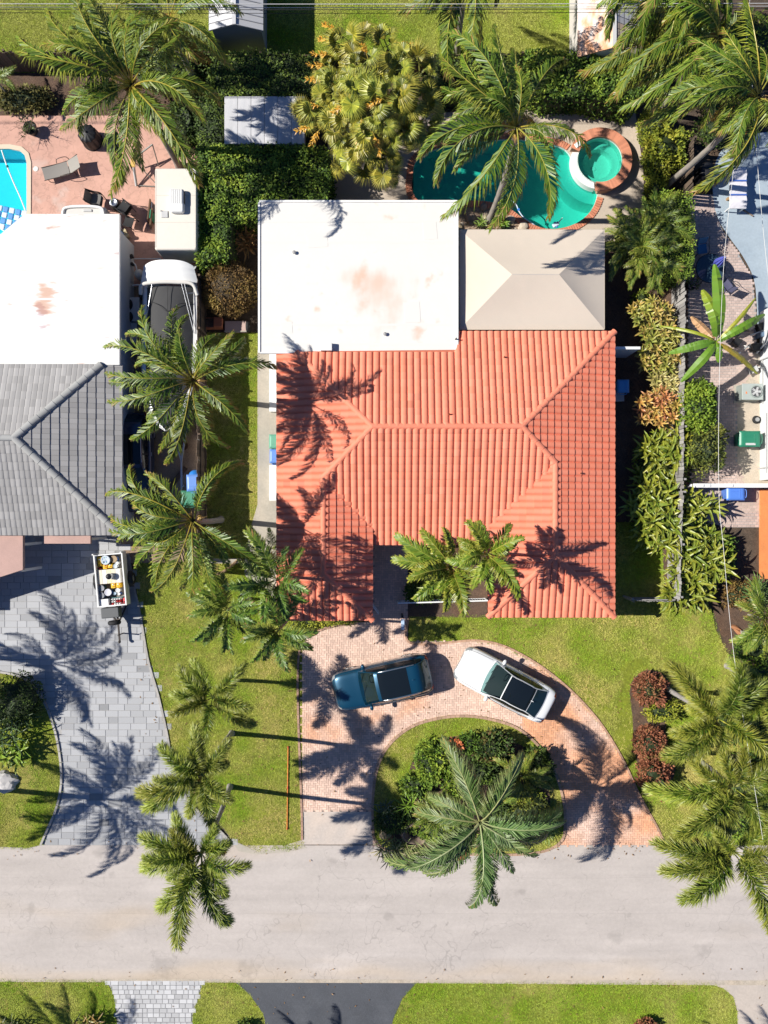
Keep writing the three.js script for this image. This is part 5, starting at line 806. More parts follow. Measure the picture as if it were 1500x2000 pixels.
for (const [lab, px, py, rx, rz, h, cols, n] of [
  ['yellow leaved shrub at the left end of the row behind the pool deck', 1082, 200, 26, 12, 0.9, YELL, 500], ['yellow leaved shrub at the middle of the row behind the pool deck', 1122, 204, 26, 12, 0.9, YELL, 500], ['dull green shrub at the right end of the row behind the pool deck', 1172, 204, 30, 12, 0.8, GREEN, 500],
  ['yellow green shrub right of the spa, topmost of the bed', 1276, 246, 28, 36, 1.6, YELL, 1500], ['yellow green shrub right of the spa under the palm fronds', 1300, 290, 42, 40, 1.7, YELL, 1700], ['yellow green shrub between the leaning trunk and the spa', 1282, 322, 24, 36, 1.3, YELL, 1200], ['yellow flowered shrub below the leaning trunk', 1280, 376, 20, 34, 1.2, YELL, 900], ['green shrub at the foot of the leaning trunk beside the deck', 1290, 412, 30, 36, 1.5, GREEN, 1200],
  ['fine leaved light green bush beside the paved patio, upper half', 1362, 795, 34, 52, 2.4, YELL.map(c => [c[0] * 0.75, c[1], c[2]]), 3400], ['fine leaved olive bush beside the paved patio, lower half', 1378, 872, 36, 46, 2.2, [[0.05, 0.075, 0.012], [0.13, 0.15, 0.02], [0.24, 0.24, 0.035]], 2600],
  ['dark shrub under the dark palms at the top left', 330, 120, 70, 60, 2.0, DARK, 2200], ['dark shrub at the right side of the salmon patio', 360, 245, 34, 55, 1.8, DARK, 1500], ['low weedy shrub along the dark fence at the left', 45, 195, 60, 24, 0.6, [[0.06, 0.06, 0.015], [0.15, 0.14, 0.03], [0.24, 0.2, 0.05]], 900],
  ['reddish shrub at the foot of the pale foxtail trunk', 1268, 1345, 30, 32, 1.1, REDS, 1400], ['reddish shrub beside the brick driveway, upper of two', 1268, 1452, 30, 34, 1.2, REDS, 1400], ['reddish shrub beside the brick driveway, lower of two', 1276, 1512, 32, 38, 1.2, REDS, 1600], ['yellow green low shrub between the reddish shrubs', 1292, 1388, 36, 20, 0.7, YELL, 700],
  ['bright green shrub at the left of the driveway island', 838, 1492, 24, 42, 1.0, [[0.06, 0.13, 0.012], [0.14, 0.24, 0.02], [0.24, 0.32, 0.03]], 1300], ['bright green shrub at the top of the driveway island', 918, 1452, 22, 20, 1.0, [[0.06, 0.13, 0.012], [0.14, 0.24, 0.02]], 600], ['dark leaved shrub at the top of the driveway island', 962, 1462, 38, 30, 1.2, [[0.05, 0.03, 0.015], [0.03, 0.07, 0.012], [0.09, 0.15, 0.02], [0.16, 0.08, 0.03]], 1300], ['deep green shrub in the middle of the driveway island', 940, 1505, 34, 30, 1.2, DARK, 1000], ['orange flowered shrub on the driveway island', 893, 1458, 12, 11, 1.1, [[0.55, 0.14, 0.05], [0.6, 0.2, 0.08], [0.1, 0.14, 0.02]], 260], ['yellow green low shrub at the right of the driveway island', 1020, 1552, 40, 16, 0.6, YELL, 600], ['dark green shrub at the right rim of the driveway island', 1050, 1500, 30, 36, 1.0, DARK, 1000],
  ['dark shrub in the courtyard bed behind the white railing', 822, 1158, 26, 18, 0.9, DARK, 700], ['dark shrub in the courtyard bed under the bright palm', 862, 1140, 30, 26, 0.9, DARK, 800],
  ['dark green shrub on the grey driveway island', 30, 1370, 46, 46, 1.3, DARK, 1500], ['brown green shrub at the right edge above the foxtails', 1446, 1160, 34, 24, 1.0, COPPER, 700], ['green shrub at the right edge beside the wires', 1470, 1265, 40, 26, 1.0, GREEN, 900],
  ['dark shrub between the beige canopy and the right fence', 1236, 470, 36, 30, 1.4, DARK, 900], ['reddish brown low bush at the bottom edge of the opposite lawn', 1262, 2004, 20, 14, 0.6, REDS, 400], ['low green bush at the bottom edge left of the asphalt', 478, 2006, 12, 10, 0.5, GREEN, 250],
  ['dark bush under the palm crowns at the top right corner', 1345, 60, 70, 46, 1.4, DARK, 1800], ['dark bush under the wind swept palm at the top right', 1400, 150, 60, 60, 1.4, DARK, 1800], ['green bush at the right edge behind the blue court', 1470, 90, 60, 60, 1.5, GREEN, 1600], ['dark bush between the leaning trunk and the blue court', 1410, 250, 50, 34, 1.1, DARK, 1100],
  ['green bush on the lawn under the foxtail plumes at the road corner', 1420, 1600, 50, 40, 1.0, GREEN, 1200], ['green bush at the right edge under the topmost foxtail', 1500, 1440, 50, 60, 1.5, GREEN, 1500],
  ['dark green bush under the foxtail group, upper', 1452, 1405, 56, 50, 1.6, DARK, 1700], ['dark green bush under the foxtail group, middle', 1478, 1520, 54, 54, 1.6, DARK, 1700], ['brown green bush under the foxtail group beside the reddish shrubs', 1345, 1440, 26, 26, 0.7, GREEN, 500], ['low green bush at the right edge above the reddish shrub', 1475, 1320, 36, 26, 1.0, GREEN, 800],
  ['deep green shrub behind the bright shrub on the driveway island', 862, 1478, 30, 30, 1.1, GREEN, 1000], ['broad green shrub at the centre of the driveway island', 905, 1530, 40, 30, 1.0, GREEN, 1300], ['dark broad shrub beside the young feathery palm on the driveway island', 975, 1528, 34, 30, 1.1, DARK, 1100], ['olive shrub at the lower right of the driveway island', 1040, 1590, 40, 30, 0.8, [[0.06, 0.08, 0.012], [0.13, 0.16, 0.02], [0.24, 0.24, 0.03]], 1200], ['low green shrub at the left middle of the driveway island', 812, 1535, 26, 22, 0.7, GREEN, 700], ['low dark shrub under the date palm fronds on the driveway island', 950, 1585, 50, 30, 0.8, DARK, 1200],
  ['leafy green shrub on the lawn side of the grey fence', 1262, 900, 22, 40, 0.8, GREEN, 800], ['leafy dark shrub at the foot of the grey fence', 1258, 1010, 20, 46, 0.7, DARK, 700], ['loose green shrub on the wire side of the gingers', 1408, 1085, 24, 40, 0.9, GREEN, 800], ['low yellowish shrub behind the topmost croton', 1255, 585, 20, 18, 0.8, YELL, 400],
  ['dark low shrub at the left of the driveway island beside the stump', 765, 1605, 34, 22, 0.7, DARK, 800], ['green low shrub in front of the date palm trunk', 860, 1620, 50, 26, 0.8, GREEN, 1200], ['green low shrub at the road end of the driveway island', 990, 1625, 56, 26, 0.8, GREEN, 1200],
]) shrub('garden_shrub', lab, px, py, rx, rz, h, { cols, n: Math.round(n * 1.25), L: pick([0.11, 0.14, 0.18]), W: pick([0.06, 0.075, 0.09]), lump: rr(0.3, 0.6) });
for (const [lab, px, py, n] of [['areca palm clump hiding the corner of the beige canopy', 1228, 482, 24], ['areca palm clump beside the square hedge', 1268, 505, 22], ['areca palm clump below the square hedge', 1275, 452, 20]]) palm('areca', lab, { base: [750 + (px - 750) * 0.96, 1000 + (py - 1000) * 0.96], h: 1.7, n, r: 0.06, scale: 0.85 });
palm('areca', 'green feathery palm at the right edge below the orange terrace', { base: [1462, 1200], h: 1.6, n: 18, r: 0.06, scale: 0.95 });
palm('areca', 'feathery young palm on the driveway island beneath the date palm', { base: [852, 1572], h: 0.9, n: 12, r: 0.05, scale: 0.6 });
palm('areca', 'feathery young palm at the right of the driveway island', { base: [1012, 1500], h: 1.2, n: 16, r: 0.05, scale: 0.75 });
palm('areca', 'small feathery palm behind the side path', { base: [535, 1068], h: 1.4, n: 12, r: 0.05, scale: 0.6 });
const crotonC = [[0.16, 0.2, 0.03], [0.09, 0.14, 0.02], [0.28, 0.26, 0.04], [0.2, 0.22, 0.05]], crotonT = [[0.42, 0.38, 0.08], [0.3, 0.3, 0.06], [0.45, 0.3, 0.08]], orangeC = [[0.4, 0.14, 0.04], [0.3, 0.2, 0.04], [0.45, 0.2, 0.07]];
for (const [lab, px, py, rx, ry, cols, tips] of [
  ['croton with yellow green leaves, topmost of the row along the grey fence', 1280, 608, 26, 22, crotonC, crotonT], ['croton with olive leaves, second of the row along the grey fence', 1292, 650, 28, 24, crotonC, crotonT], ['croton with dark and yellow leaves, third of the row along the grey fence', 1298, 695, 28, 24, crotonC, crotonT], ['croton with creamy leaves, fourth of the row along the grey fence', 1302, 742, 26, 24, [[0.2, 0.22, 0.04], [0.3, 0.28, 0.06]], [[0.5, 0.42, 0.16]]], ['croton with orange and pink leaves, lowest of the row along the grey fence', 1300, 796, 28, 32, orangeC, [[0.55, 0.24, 0.1], [0.5, 0.34, 0.08]]]])
  rosettes('croton_plant', lab, px + rr(-10, 8), py, rx * rr(1.1, 1.6), ry * rr(0.9, 1.35), rr(1.1, 1.7), { stems: 26, per: 12, L: rr(0.32, 0.46), W: 0.085, cols, tips, bend: 0.9 });
const gingC = [[0.085, 0.14, 0.012], [0.16, 0.2, 0.016], [0.045, 0.085, 0.01]], gingT = [[0.30, 0.31, 0.03], [0.2, 0.25, 0.025]];
for (const [lab, px, py, rx, ry, st] of [['shell ginger below the orange croton', 1300, 878, 26, 26, 9], ['shell ginger against the fence, above the long white wall', 1292, 935, 30, 26, 10], ['shell ginger against the fence, level with the blue bin', 1284, 985, 28, 26, 10], ['shell ginger at the lower end of the fence', 1296, 1040, 24, 22, 8], ['shell ginger beside the olive bush', 1338, 880, 18, 22, 6], ['shell ginger in front of the blue bin', 1370, 1000, 30, 22, 9], ['shell ginger on the bright side of the fence, middle of its clump', 1368, 1050, 34, 30, 12], ['shell ginger on the bright side of the fence, lowest of its clump', 1368, 1105, 32, 28, 12], ['small shell ginger at the lawn corner of the fence', 1350, 1168, 24, 16, 7]])
  rosettes('ginger_plant', lab, px + rr(-20, 12), py + rr(-8, 8), rx * rr(1.1, 1.8), ry * rr(0.9, 1.5), rr(0.8, 1.6), { stems: Math.round(st * rr(1.4, 2.1)), per: 10, L: rr(0.6, 0.95), W: 0.12, cols: gingC, tips: gingT, bend: 1.2, el: [0.1, 1.1] });
for (const [lab, px, py, rx, ry, h, o] of [
  ['bronze strap leaved plant between the hedge and the white roof', 478, 462, 14, 24, 0.8, { stems: 5, per: 14, L: 0.8, W: 0.09, cols: [[0.22, 0.1, 0.04], [0.3, 0.16, 0.05], [0.16, 0.14, 0.04]], tips: [[0.45, 0.24, 0.08]], bend: 1.0 }],
  ['pink flowered bromeliad beside the bronze plant', 452, 492, 6, 6, 0.3, { stems: 2, per: 10, L: 0.3, W: 0.06, cols: [[0.5, 0.3, 0.25]], bend: 0.8 }],
  ['grey green agave at the left of the driveway island', 752, 1585, 16, 12, 0.4, { stems: 3, per: 14, L: 0.6, W: 0.05, cols: [[0.09, 0.12, 0.07]], bend: 0.8 }],
  ['tan tipped cycad at the road end of the driveway island', 768, 1662, 34, 20, 0.6, { stems: 9, per: 16, L: 0.6, W: 0.045, cols: [[0.1, 0.14, 0.03], [0.2, 0.2, 0.07]], tips: [[0.36, 0.3, 0.14], [0.2, 0.24, 0.06]], bend: 1.0 }],
  ['bright green cycad on the driveway island left of the date palm', 800, 1572, 12, 12, 0.7, { stems: 2, per: 14, L: 0.8, W: 0.05, cols: [[0.13, 0.22, 0.02]], bend: 1.1 }],
  ['grassy green plant at the right rim of the driveway island', 1062, 1622, 18, 20, 0.6, { stems: 6, per: 18, L: 0.6, W: 0.035, cols: [[0.1, 0.17, 0.03], [0.15, 0.21, 0.03]], bend: 1.2 }],
  ['dark spiky plant on the grey driveway island', 10, 1420, 34, 34, 0.9, { stems: 7, per: 16, L: 0.95, W: 0.06, cols: [[0.03, 0.06, 0.015], [0.05, 0.09, 0.02]], bend: 1.0 }],
  ['bright green broad leaved plant on the grey driveway island', 20, 1476, 22, 22, 0.9, { stems: 6, per: 10, L: 0.62, W: 0.11, cols: [[0.14, 0.22, 0.02], [0.22, 0.27, 0.03]], bend: 1.0 }],
  ['blue green dracaena at the right edge, upper of two', 1482, 1160, 14, 14, 1.1, { stems: 4, per: 34, L: 0.75, W: 0.05, cols: [[0.09, 0.16, 0.05], [0.13, 0.2, 0.05]], bend: 1.0 }],
  ['green dracaena at the right edge, lower of two', 1488, 1242, 16, 14, 1.0, { stems: 4, per: 30, L: 0.7, W: 0.05, cols: [[0.09, 0.16, 0.05], [0.13, 0.2, 0.05]], bend: 1.0 }],
  ['fan of yellow spiky leaves at the bottom edge of the left lawn', 165, 2004, 26, 10, 0.7, { stems: 6, per: 12, L: 0.6, W: 0.06, cols: [[0.3, 0.2, 0.06], [0.16, 0.18, 0.04]], bend: 0.7 }],
  ['dark spiky plant at the bottom left corner', 20, 2012, 26, 14, 0.5, { stems: 5, per: 12, L: 0.6, W: 0.06, cols: [[0.12, 0.08, 0.04], [0.08, 0.1, 0.03]], bend: 0.8 }],
  ['small fern between the stones by the pool palm', 940, 438, 10, 6, 0.3, { stems: 3, per: 14, L: 0.35, W: 0.04, cols: [[0.08, 0.16, 0.02], [0.13, 0.2, 0.03]], bend: 1.0 }],
  ['green tuft right of the pool palm trunk', 982, 436, 12, 9, 0.3, { stems: 5, per: 14, L: 0.34, W: 0.035, cols: [[0.08, 0.17, 0.015], [0.15, 0.24, 0.02]], bend: 1.0 }],
  ['dark fan leaved plant below the right hedge', 1214, 172, 12, 10, 0.7, { stems: 2, per: 20, L: 0.6, W: 0.05, cols: [[0.06, 0.13, 0.05]], bend: 0.7 }],
]) rosettes('strap_leaf_plant', lab, px, py, rx, ry, h, o);
{ // banana
  const b = V(gx(1383), 0, gz(690)), t = thing('banana_plant', 'banana plant with huge torn leaves over the paved patio', 'banana plant', b), top = P(1398, 668, 2.6).sub(b);
  part('trunk', trunkGeo(V(0, 0, 0), top, 0.14, 0.09, V(0, 0, 0), [0.3, 0.27, 0.1], 10), M.bark, t);
  const bl = (tip, h1, W, c0, c1, bend, torn = 0.2) => { // leaf blade built in ribs that may tear apart
    const q = P(tip[0], tip[1], h1).sub(b).sub(top), az = Math.atan2(q.z, q.x), L = Math.hypot(q.x, q.z), g = new G(), n = 26, S = V(-Math.sin(az), 0, Math.cos(az)); W *= 0.92; const at = s => V(Math.cos(az) * L * s, (q.y) * s + bend * Math.sin(Math.PI * Math.pow(s, 0.8)), Math.sin(az) * L * s);
    for (let i = 0; i < n; i++) { const s0 = i / n, s1 = (i + 1) / n, w = s => s < 0.1 ? 0.02 : W * Math.pow(Math.sin(Math.PI * (0.06 + 0.92 * s)), 0.55) / 2; g.col(mixc(c0, [0.35, 0.37, 0.06], 0.55)); const m0 = at(s0), m1 = at(s1); g.quad(m0.clone().addScaledVector(S, 0.02), m0.clone().addScaledVector(S, -0.02), m1.clone().addScaledVector(S, -0.02), m1.clone().addScaledVector(S, 0.02)); for (const sd of [-1, 1]) { const drop = 0.12 + (rnd() < torn ? rr(0.1, 0.3) : rr(0, 0.03)), e0 = m0.clone().addScaledVector(S, sd * w(s0)).add(V(0, -drop * w(s0) * 1.6, 0)), e1 = m1.clone().addScaledVector(S, sd * w(s1)).add(V(0, -drop * w(s1) * 1.6, 0)); const up = V(0, 0.012, 0); g.col(jit(mixc(c0, c1, s0 * s0), 0.1)); g.quad(m0.clone().add(up), e0, e1, m1.clone().add(up)); } }
    const o = part('leaf', g.geo(), M.leaf, t); o.position.copy(top); return o; };
  const gr = [0.13, 0.25, 0.02], gd = [0.09, 0.19, 0.02], ye = [0.27, 0.31, 0.025], br = [0.45, 0.26, 0.13];
  bl([1396, 516], 3.4, 0.62, gr, gr, 0.5); bl([1372, 566], 3.0, 0.6, gr, ye, 0.6, 0.4); bl([1330, 746], 2.2, 0.42, gr, gr, 0.5, 0.05); bl([1494, 614], 2.4, 0.4, gr, gr, 0.6, 0.3); bl([1476, 582], 2.6, 0.2, [0.3, 0.3, 0.03], ye, 0.5); bl([1286, 636], 2.0, 0.16, ye, ye, 0.5); bl([1306, 690], 2.0, 0.4, gd, gr, 0.4); bl([1350, 618], 1.8, 0.45, br, br, 0.1, 0.8); bl([1480, 730], 1.8, 0.28, [0.28, 0.2, 0.03], ye, 0.3, 0.7); bl([1404, 708], 2.6, 0.4, gr, gr, 0.2); bl([1442, 640], 2.4, 0.4, gd, gr, 0.3, 0.4); bl([1340, 676], 2.2, 0.3, gd, gr, 0.3, 0.5);
}
{ // potted plant with bare twigs on the left patio
  const t = thing('potted_plant', 'potted plant with bare twigs beside the cyan pool', 'potted plant', [gx(66), 0, gz(258)]);
  part('pot', lathe([[0, 0.02], [0.2, 0.02], [0.3, 0.42], [0.33, 0.46], [0.29, 0.46], [0.26, 0.36], [0, 0.36]], 18), M.black, t);
  const g = new G(), tw = []; for (let i = 0; i < 26; i++) { const a = rr(0, 6.28), e = rr(0.3, 1.2), L = rr(0.4, 1.1), p0 = V(0, 0.38, 0), p1 = p0.clone().add(V(Math.cos(a) * Math.cos(e) * L, Math.sin(e) * L, Math.sin(a) * Math.cos(e) * L)); tw.push(bar(p0, p1, 0.007, 4)); for (let k = 0; k < 3; k++) { const q = p0.clone().lerp(p1, rr(0.4, 0.9)); tw.push(bar(q, q.clone().add(V(rr(-0.25, 0.25), rr(0, 0.25), rr(-0.25, 0.25))), 0.005, 4)); } for (let k = 0; k < 5; k++) leafTo(g, p0.clone().lerp(p1, rr(0.1, 0.7)), dirRand(0.3), V(0, 1, 0.3), 0.11, 0.05, jit([0.09, 0.13, 0.03])); }
  part('twigs', tw, M.wood, t); part('foliage', g.geo(), M.leaf, t);
}
{ const c = P(1358, 552, 0.7), t = thing('potted_plant', 'potted pink flowering plant beside the patio table', 'potted plant', [c.x, 0, c.z]); part('pot', lathe([[0, 0.02], [0.16, 0.02], [0.24, 0.38], [0.2, 0.38], [0.18, 0.32], [0, 0.32]], 16), M.black, t); const g = new G(); for (let i = 0; i < 260; i++) { const d = dirRand(0.6); leafTo(g, V(d.x * 0.3, 0.45 + d.y * 0.3, d.z * 0.3), dirRand(0.3), V(rr(-1, 1), 1, rr(-1, 1)), 0.11, 0.06, rnd() < 0.3 ? jit([0.55, 0.35, 0.38]) : jit([0.12, 0.15, 0.05])); } part('foliage', g.geo(), M.matteLeaf, t); }

{ // dry leaves and husks blown over the lawns, the drives and the roofs
  const g = new G(); leafTo(g, V(0, 0, 0), V(1, 0.1, 0).normalize(), V(0, 1, 0.2), 0.16, 0.06, [1, 1, 1]); const geo = g.geo(); geo.deleteAttribute('color');
  const n = 900, im = new THREE.InstancedMesh(geo, new THREE.MeshStandardMaterial({ color: 0xffffff, roughness: 0.9, side: THREE.DoubleSide }), n), m = new THREE.Matrix4(), q = new THREE.Quaternion(), c = new THREE.Color(); const zones = [[270, 1110, 590, 1650, 260], [600, 1240, 1280, 1640, 150], [800, 1205, 1420, 1500, 220], [0, 1640, 1500, 1680, 120], [0, 1890, 1500, 1990, 150]];
  let i = 0; for (const [x0, y0, x1, y1, k] of zones) for (let j = 0; j < k && i < n; j++, i++) { q.setFromEuler(new THREE.Euler(rr(-0.3, 0.3), rr(0, 6.28), rr(-0.3, 0.3))); const s = rr(0.35, 0.9); m.compose(V(gx(rr(x0, x1)), 0.045, gz(rr(y0, y1))), q, V(s, s, s)); im.setMatrixAt(i, m); const b = rr(0.5, 1.2); c.setRGB(0.30 * b, 0.17 * b, 0.07 * b); im.setColorAt(i, c); }
  im.name = 'leaf_litter'; im.userData.kind = 'stuff'; tag(im, 'scattered brown dry leaves on the lawns and the driveways', 'dry leaves'); shade(im); scene.add(im);
}
// ------------------------------------------------------------------ cars
const cat1 = (t, a, b, c, d) => { const t2 = t * t, t3 = t2 * t; return 0.5 * (2 * b + (c - a) * t + (2 * a - 5 * b + 4 * c - d) * t2 + (3 * b - a - 3 * c + d) * t3); };
function along(st, u, k) { const n = st.length - 1, f = clamp(u, 0, 1) * n, i = Math.min(n - 1, Math.floor(f)), q = j => st[clamp(j, 0, n)][k]; return cat1(f - i, q(i - 1), q(i), q(i + 1), q(i + 2)); }
function lin(st, u, k) { const n = st.length - 1, f = clamp(u, 0, 1) * n, i = Math.min(n - 1, Math.floor(f)); return lerp(st[i][k], st[i + 1][k], f - i); }
function makeCar(name, label, px, pz, fwd, c, paint, glassRoof, o = {}) {
  const t = thing(name, label, 'car', [gx(px), 0, gz(pz)], Math.atan2(-fwd[1], fwd[0]), o.group);
  const prof = (u, v, st) => { // v 0..1 across from right sill to left sill
    const w = along(st, u, 1), top = along(st, u, 2), bot = along(st, u, 3), belt = top - 0.10 - 0.05 * w;
    const pts = [[w * 0.93, bot], [w * 0.995, bot + 0.22], [w, belt - 0.2], [w * 0.985, belt - 0.05], [w * 0.93, belt + 0.04], [w * 0.75, top - 0.03], [w * 0.4, top], [0, top + 0.012]];
    const s = v < 0.5 ? 1 : -1, f = (v < 0.5 ? v : 1 - v) * 2 * 7, i = Math.min(6, Math.floor(f)), q = j => pts[clamp(j, 0, 7)], fr = f - i;
    return V(along(st, u, 0), Math.max(bot - 0.02, cat1(fr, q(i - 1)[1], q(i)[1], q(i + 1)[1], i + 2 > 7 ? q(6)[1] : q(i + 2)[1])), s * Math.max(0, cat1(fr, q(i - 1)[0], q(i)[0], q(i + 1)[0], i + 2 > 7 ? -q(6)[0] : q(i + 2)[0])));
  };
  const B = (u, v) => prof(u, v, c.body), push = (F, off) => (u, v) => { const e = 0.002, p = F(u, v), n = F(Math.min(1, u + e), v).sub(F(Math.max(0, u - e), v)).cross(F(u, Math.min(1, v + e)).sub(F(u, Math.max(0, v - e)))).normalize(); const out = n.dot(p.clone().sub(V(p.x, 0.6, 0))) < 0 ? -1 : 1; return p.addScaledVector(n, off * out); };
  const sub = (F, u0, u1, v0, v1, nu, nv) => grid((a, b) => F(lerp(u0, u1, a), lerp(v0, v1, b)), nu, nv);
  const endCap = u => { const g = new G(), n = 24, m = B(u, 0.25).add(B(u, 0.75)).multiplyScalar(0.5); for (let i = 0; i < n; i++) g.tri(m, B(u, i / n), B(u, (i + 1) / n)); const q = g.geo(); q.deleteAttribute('color'); return q; };
  obj('body', [sub(B, 0, 1, 0, 1, 60, 42), endCap(0), endCap(1)], paint, t);
  const gh = (u, v) => { const wb = lin(c.cabin, u, 1), wr = along(c.cabin, u, 2), z = along(c.cabin, u, 3), b = c.belt, x = along(c.cabin, u, 0); const pts = [[wb, Math.min(z, b)], [lerp(wb, wr, 0.45), lerp(Math.min(z, b), z, 0.5)], [wr * 1.02, lerp(b, z, 0.9) < b ? z : lerp(b, z, 0.9)], [wr * 0.88, z - 0.012], [0, z + 0.03 * clamp((z - b) * 3, 0, 1)]]; const s = v < 0.5 ? 1 : -1, f = (v < 0.5 ? v : 1 - v) * 2 * 4, i = Math.min(3, Math.floor(f)), fr = f - i, q = j => pts[clamp(j, 0, 4)]; const a = i === 3 ? [lerp(q(3)[0], 0, fr), lerp(q(3)[1], q(4)[1], Math.sin(fr * Math.PI / 2))] : [lerp(q(i)[0], q(i + 1)[0], fr), lerp(q(i)[1], q(i + 1)[1], fr)]; return V(x + 0.10 * (1 - Math.pow(a[0] / 0.8, 2)) * (u < 0.3 ? 1 - u / 0.3 : u > 0.8 ? -(u - 0.8) / 0.2 : 0), a[1], s * a[0]); };
  const nn = c.cabin.length - 1, hole = [0.06 / nn, 0.93 / nn];
  obj('cabin', [sub(gh, 0, hole[0], 0, 1, 2, 32), sub(gh, hole[0], hole[1], 0, 0.27, 10, 10), sub(gh, hole[0], hole[1], 0.73, 1, 10, 10), sub(gh, hole[1], 1, 0, 1, 34, 32)], paint, t);
  obj('dashboard', [sub(B, 0, 1, 0, 1, 1, 1).scale(0, 0, 0), box(c.cabin[0][0] - c.cabin[1][0] + 0.15, 0.05, 1.36, (c.cabin[0][0] + c.cabin[1][0]) / 2 - 0.18, c.belt + 0.02, 0, 0, 0.02)].slice(1), mat(0.05, 0.05, 0.052, 0.7), t);
  for (const s of [-1, 1]) obj('seat', [new RoundedBoxGeometry(0.2, 0.34, 0.5, 2, 0.06).rotateZ(0.2).translate(c.cabin[1][0] - 0.12, c.belt + 0.14, s * 0.36), new RoundedBoxGeometry(0.12, 0.16, 0.26, 2, 0.05).translate(c.cabin[1][0] - 0.2, c.belt + 0.36, s * 0.36)], mat(0.3, 0.27, 0.23, 0.7), t);
  obj('steering_wheel', new THREE.TorusGeometry(0.17, 0.018, 6, 22).rotateY(Math.PI / 2).rotateZ(-0.5).translate(c.cabin[1][0] + 0.22, c.belt + 0.13, 0.36), M.black, t);
  const glass = o.glass || mat(0.012, 0.03, 0.04, 0.04), glass2 = mat(0.008, 0.012, 0.016, 0.08), P1 = push(gh, 0.006), n = c.cabin.length - 1;
  obj('windscreen', sub(P1, 0.03 / n * 2, 0.93 / n, 0.27, 0.73, 12, 14), new THREE.MeshPhysicalMaterial({ color: C(0.55, 0.72, 0.70), transmission: 1, thickness: 0, roughness: 0.02, ior: 1.5, side: THREE.DoubleSide }), t);
  obj('rear_window', sub(P1, (n - 0.92) / n, (n - 0.12) / n, 0.28, 0.72, 10, 14), glass, t);
  for (const s of [0, 1]) { const v = x => s ? 1 - x : x; const w = obj('side_window', sub(P1, 0.55 / n, (n - 0.55) / n, v(0.04), v(0.225), 20, 6), glass2, t); for (const k of c.pillars) obj('pillar', sub(push(gh, 0.009), (k - 0.05) / n, (k + 0.05) / n, v(0.035), v(0.23), 2, 5), M.black, w); }
  for (const [u0, u1] of glassRoof) obj('roof_glass', sub(P1, u0 / n, u1 / n, c.rg, 1 - c.rg, 12, 12), glass2, t);
  const P2 = push(B, 0.006);
  for (const s of [0, 1]) { const v = x => s ? 1 - x : x; obj('headlight', sub(P2, c.head[0], c.head[1], v(c.head[2]), v(c.head[3]), 6, 5), mat(0.35, 0.38, 0.4, 0.1, { metalness: 0.3 }), t); obj('tail_light', sub(P2, c.tail[0], c.tail[1], v(c.tail[2]), v(c.tail[3]), 5, 5), mat(0.35, 0.01, 0.012, 0.15), t); }
  const uAt = x => { let a = 0, b = 1; for (let i = 0; i < 30; i++) { const m = (a + b) / 2; if (along(c.body, m, 0) > x) a = m; else b = m; } return (a + b) / 2; }, PS = push(B, 0.001);
  const seam = (pts, nm) => obj(nm, tube(pts.map(([x, v]) => PS(uAt(x), v)), 0.007, 4, pts.length * 4), M.black, t);
  const line = (x0, v0, x1, v1, n) => Array.from({ length: n }, (_, i) => [lerp(x0, x1, i / (n - 1)), lerp(v0, v1, i / (n - 1))]);
  seam([...line(c.cabin[0][0] + 0.1, 0.32, c.body[2][0], 0.33, 8), ...line(c.body[2][0], 0.33, c.body[2][0], 0.67, 10).slice(1), ...line(c.body[2][0], 0.67, c.cabin[0][0] + 0.1, 0.68, 8).slice(1)], 'bonnet_seam');
  for (const s of [0, 1]) for (const x of [0.85, -0.25, -1.25]) { const v = q => s ? 1 - q : q; seam(line(x, v(0.05), x, v(0.27), 7), 'door_seam'); }
  seam(line(c.cabin[n][0] + 0.0, 0.3, c.cabin[n][0] + 0.0, 0.7, 9), 'boot_seam');
  obj('grille', sub(P2, 0.0, 0.035, 0.36, 0.64, 4, 10), M.black, t);
  for (const s of [-1, 1]) {
    const m = obj('wing_mirror', new THREE.SphereGeometry(0.13, 12, 8).scale(0.7, 0.65, 1.05).translate(c.mirror[0], c.mirror[1], s * c.mirror[2]), paint, t);
    for (const x of c.wheels) { const w = obj('wheel', new THREE.TorusGeometry(0.255, 0.1, 10, 24).translate(x, 0.345, s * (c.body[5][1] - 0.10)), M.rubber, t); obj('rim', [new THREE.CylinderGeometry(0.22, 0.22, 0.05, 20).rotateX(Math.PI / 2).translate(x, 0.345, s * (c.body[5][1] - 0.05)), ...[0, 1, 2, 3, 4].map(k => new THREE.BoxGeometry(0.05, 0.4, 0.07).rotateZ(k * 1.2566).translate(x, 0.345, s * (c.body[5][1] - 0.04)))], M.galv, w); }
    if (c.rails) obj('roof_rail', tube(c.rails.map(q => V(q[0], q[1], s * q[2])), 0.022, 6, 24), M.steel, t);
    obj('door_handle', [box(0.18, 0.03, 0.03, 0.0 - 0.35, c.belt - 0.14, s * (c.body[5][1] + 0.002), 0, 0.008), box(0.18, 0.03, 0.03, -1.2, c.belt - 0.14, s * (c.body[5][1] - 0.005), 0, 0.008)], M.steel, t);
    obj('window_trim', tube([V(c.trim[0], c.belt + 0.03, s * c.trim[2]), V((c.trim[0] + c.trim[1]) / 2, c.belt + 0.035, s * (c.trim[2] + 0.03)), V(c.trim[1], c.belt + 0.03, s * c.trim[2])], 0.012, 5, 20), o.trim || M.steel, t);
  }
  for (const s of [0.25, -0.35]) obj('wiper', bar(V(c.cabin[0][0] - 0.06, c.cabin[0][3] + 0.03, s), V(c.cabin[0][0] - 0.22, c.cabin[0][3] + 0.13, s + 0.5), 0.009, 5), M.black, t);
  obj('underbody', box(c.body[0][0] * 1.86, 0.14, c.body[5][1] * 1.7, 0, 0.2, 0, 0, 0.03), M.black, t);
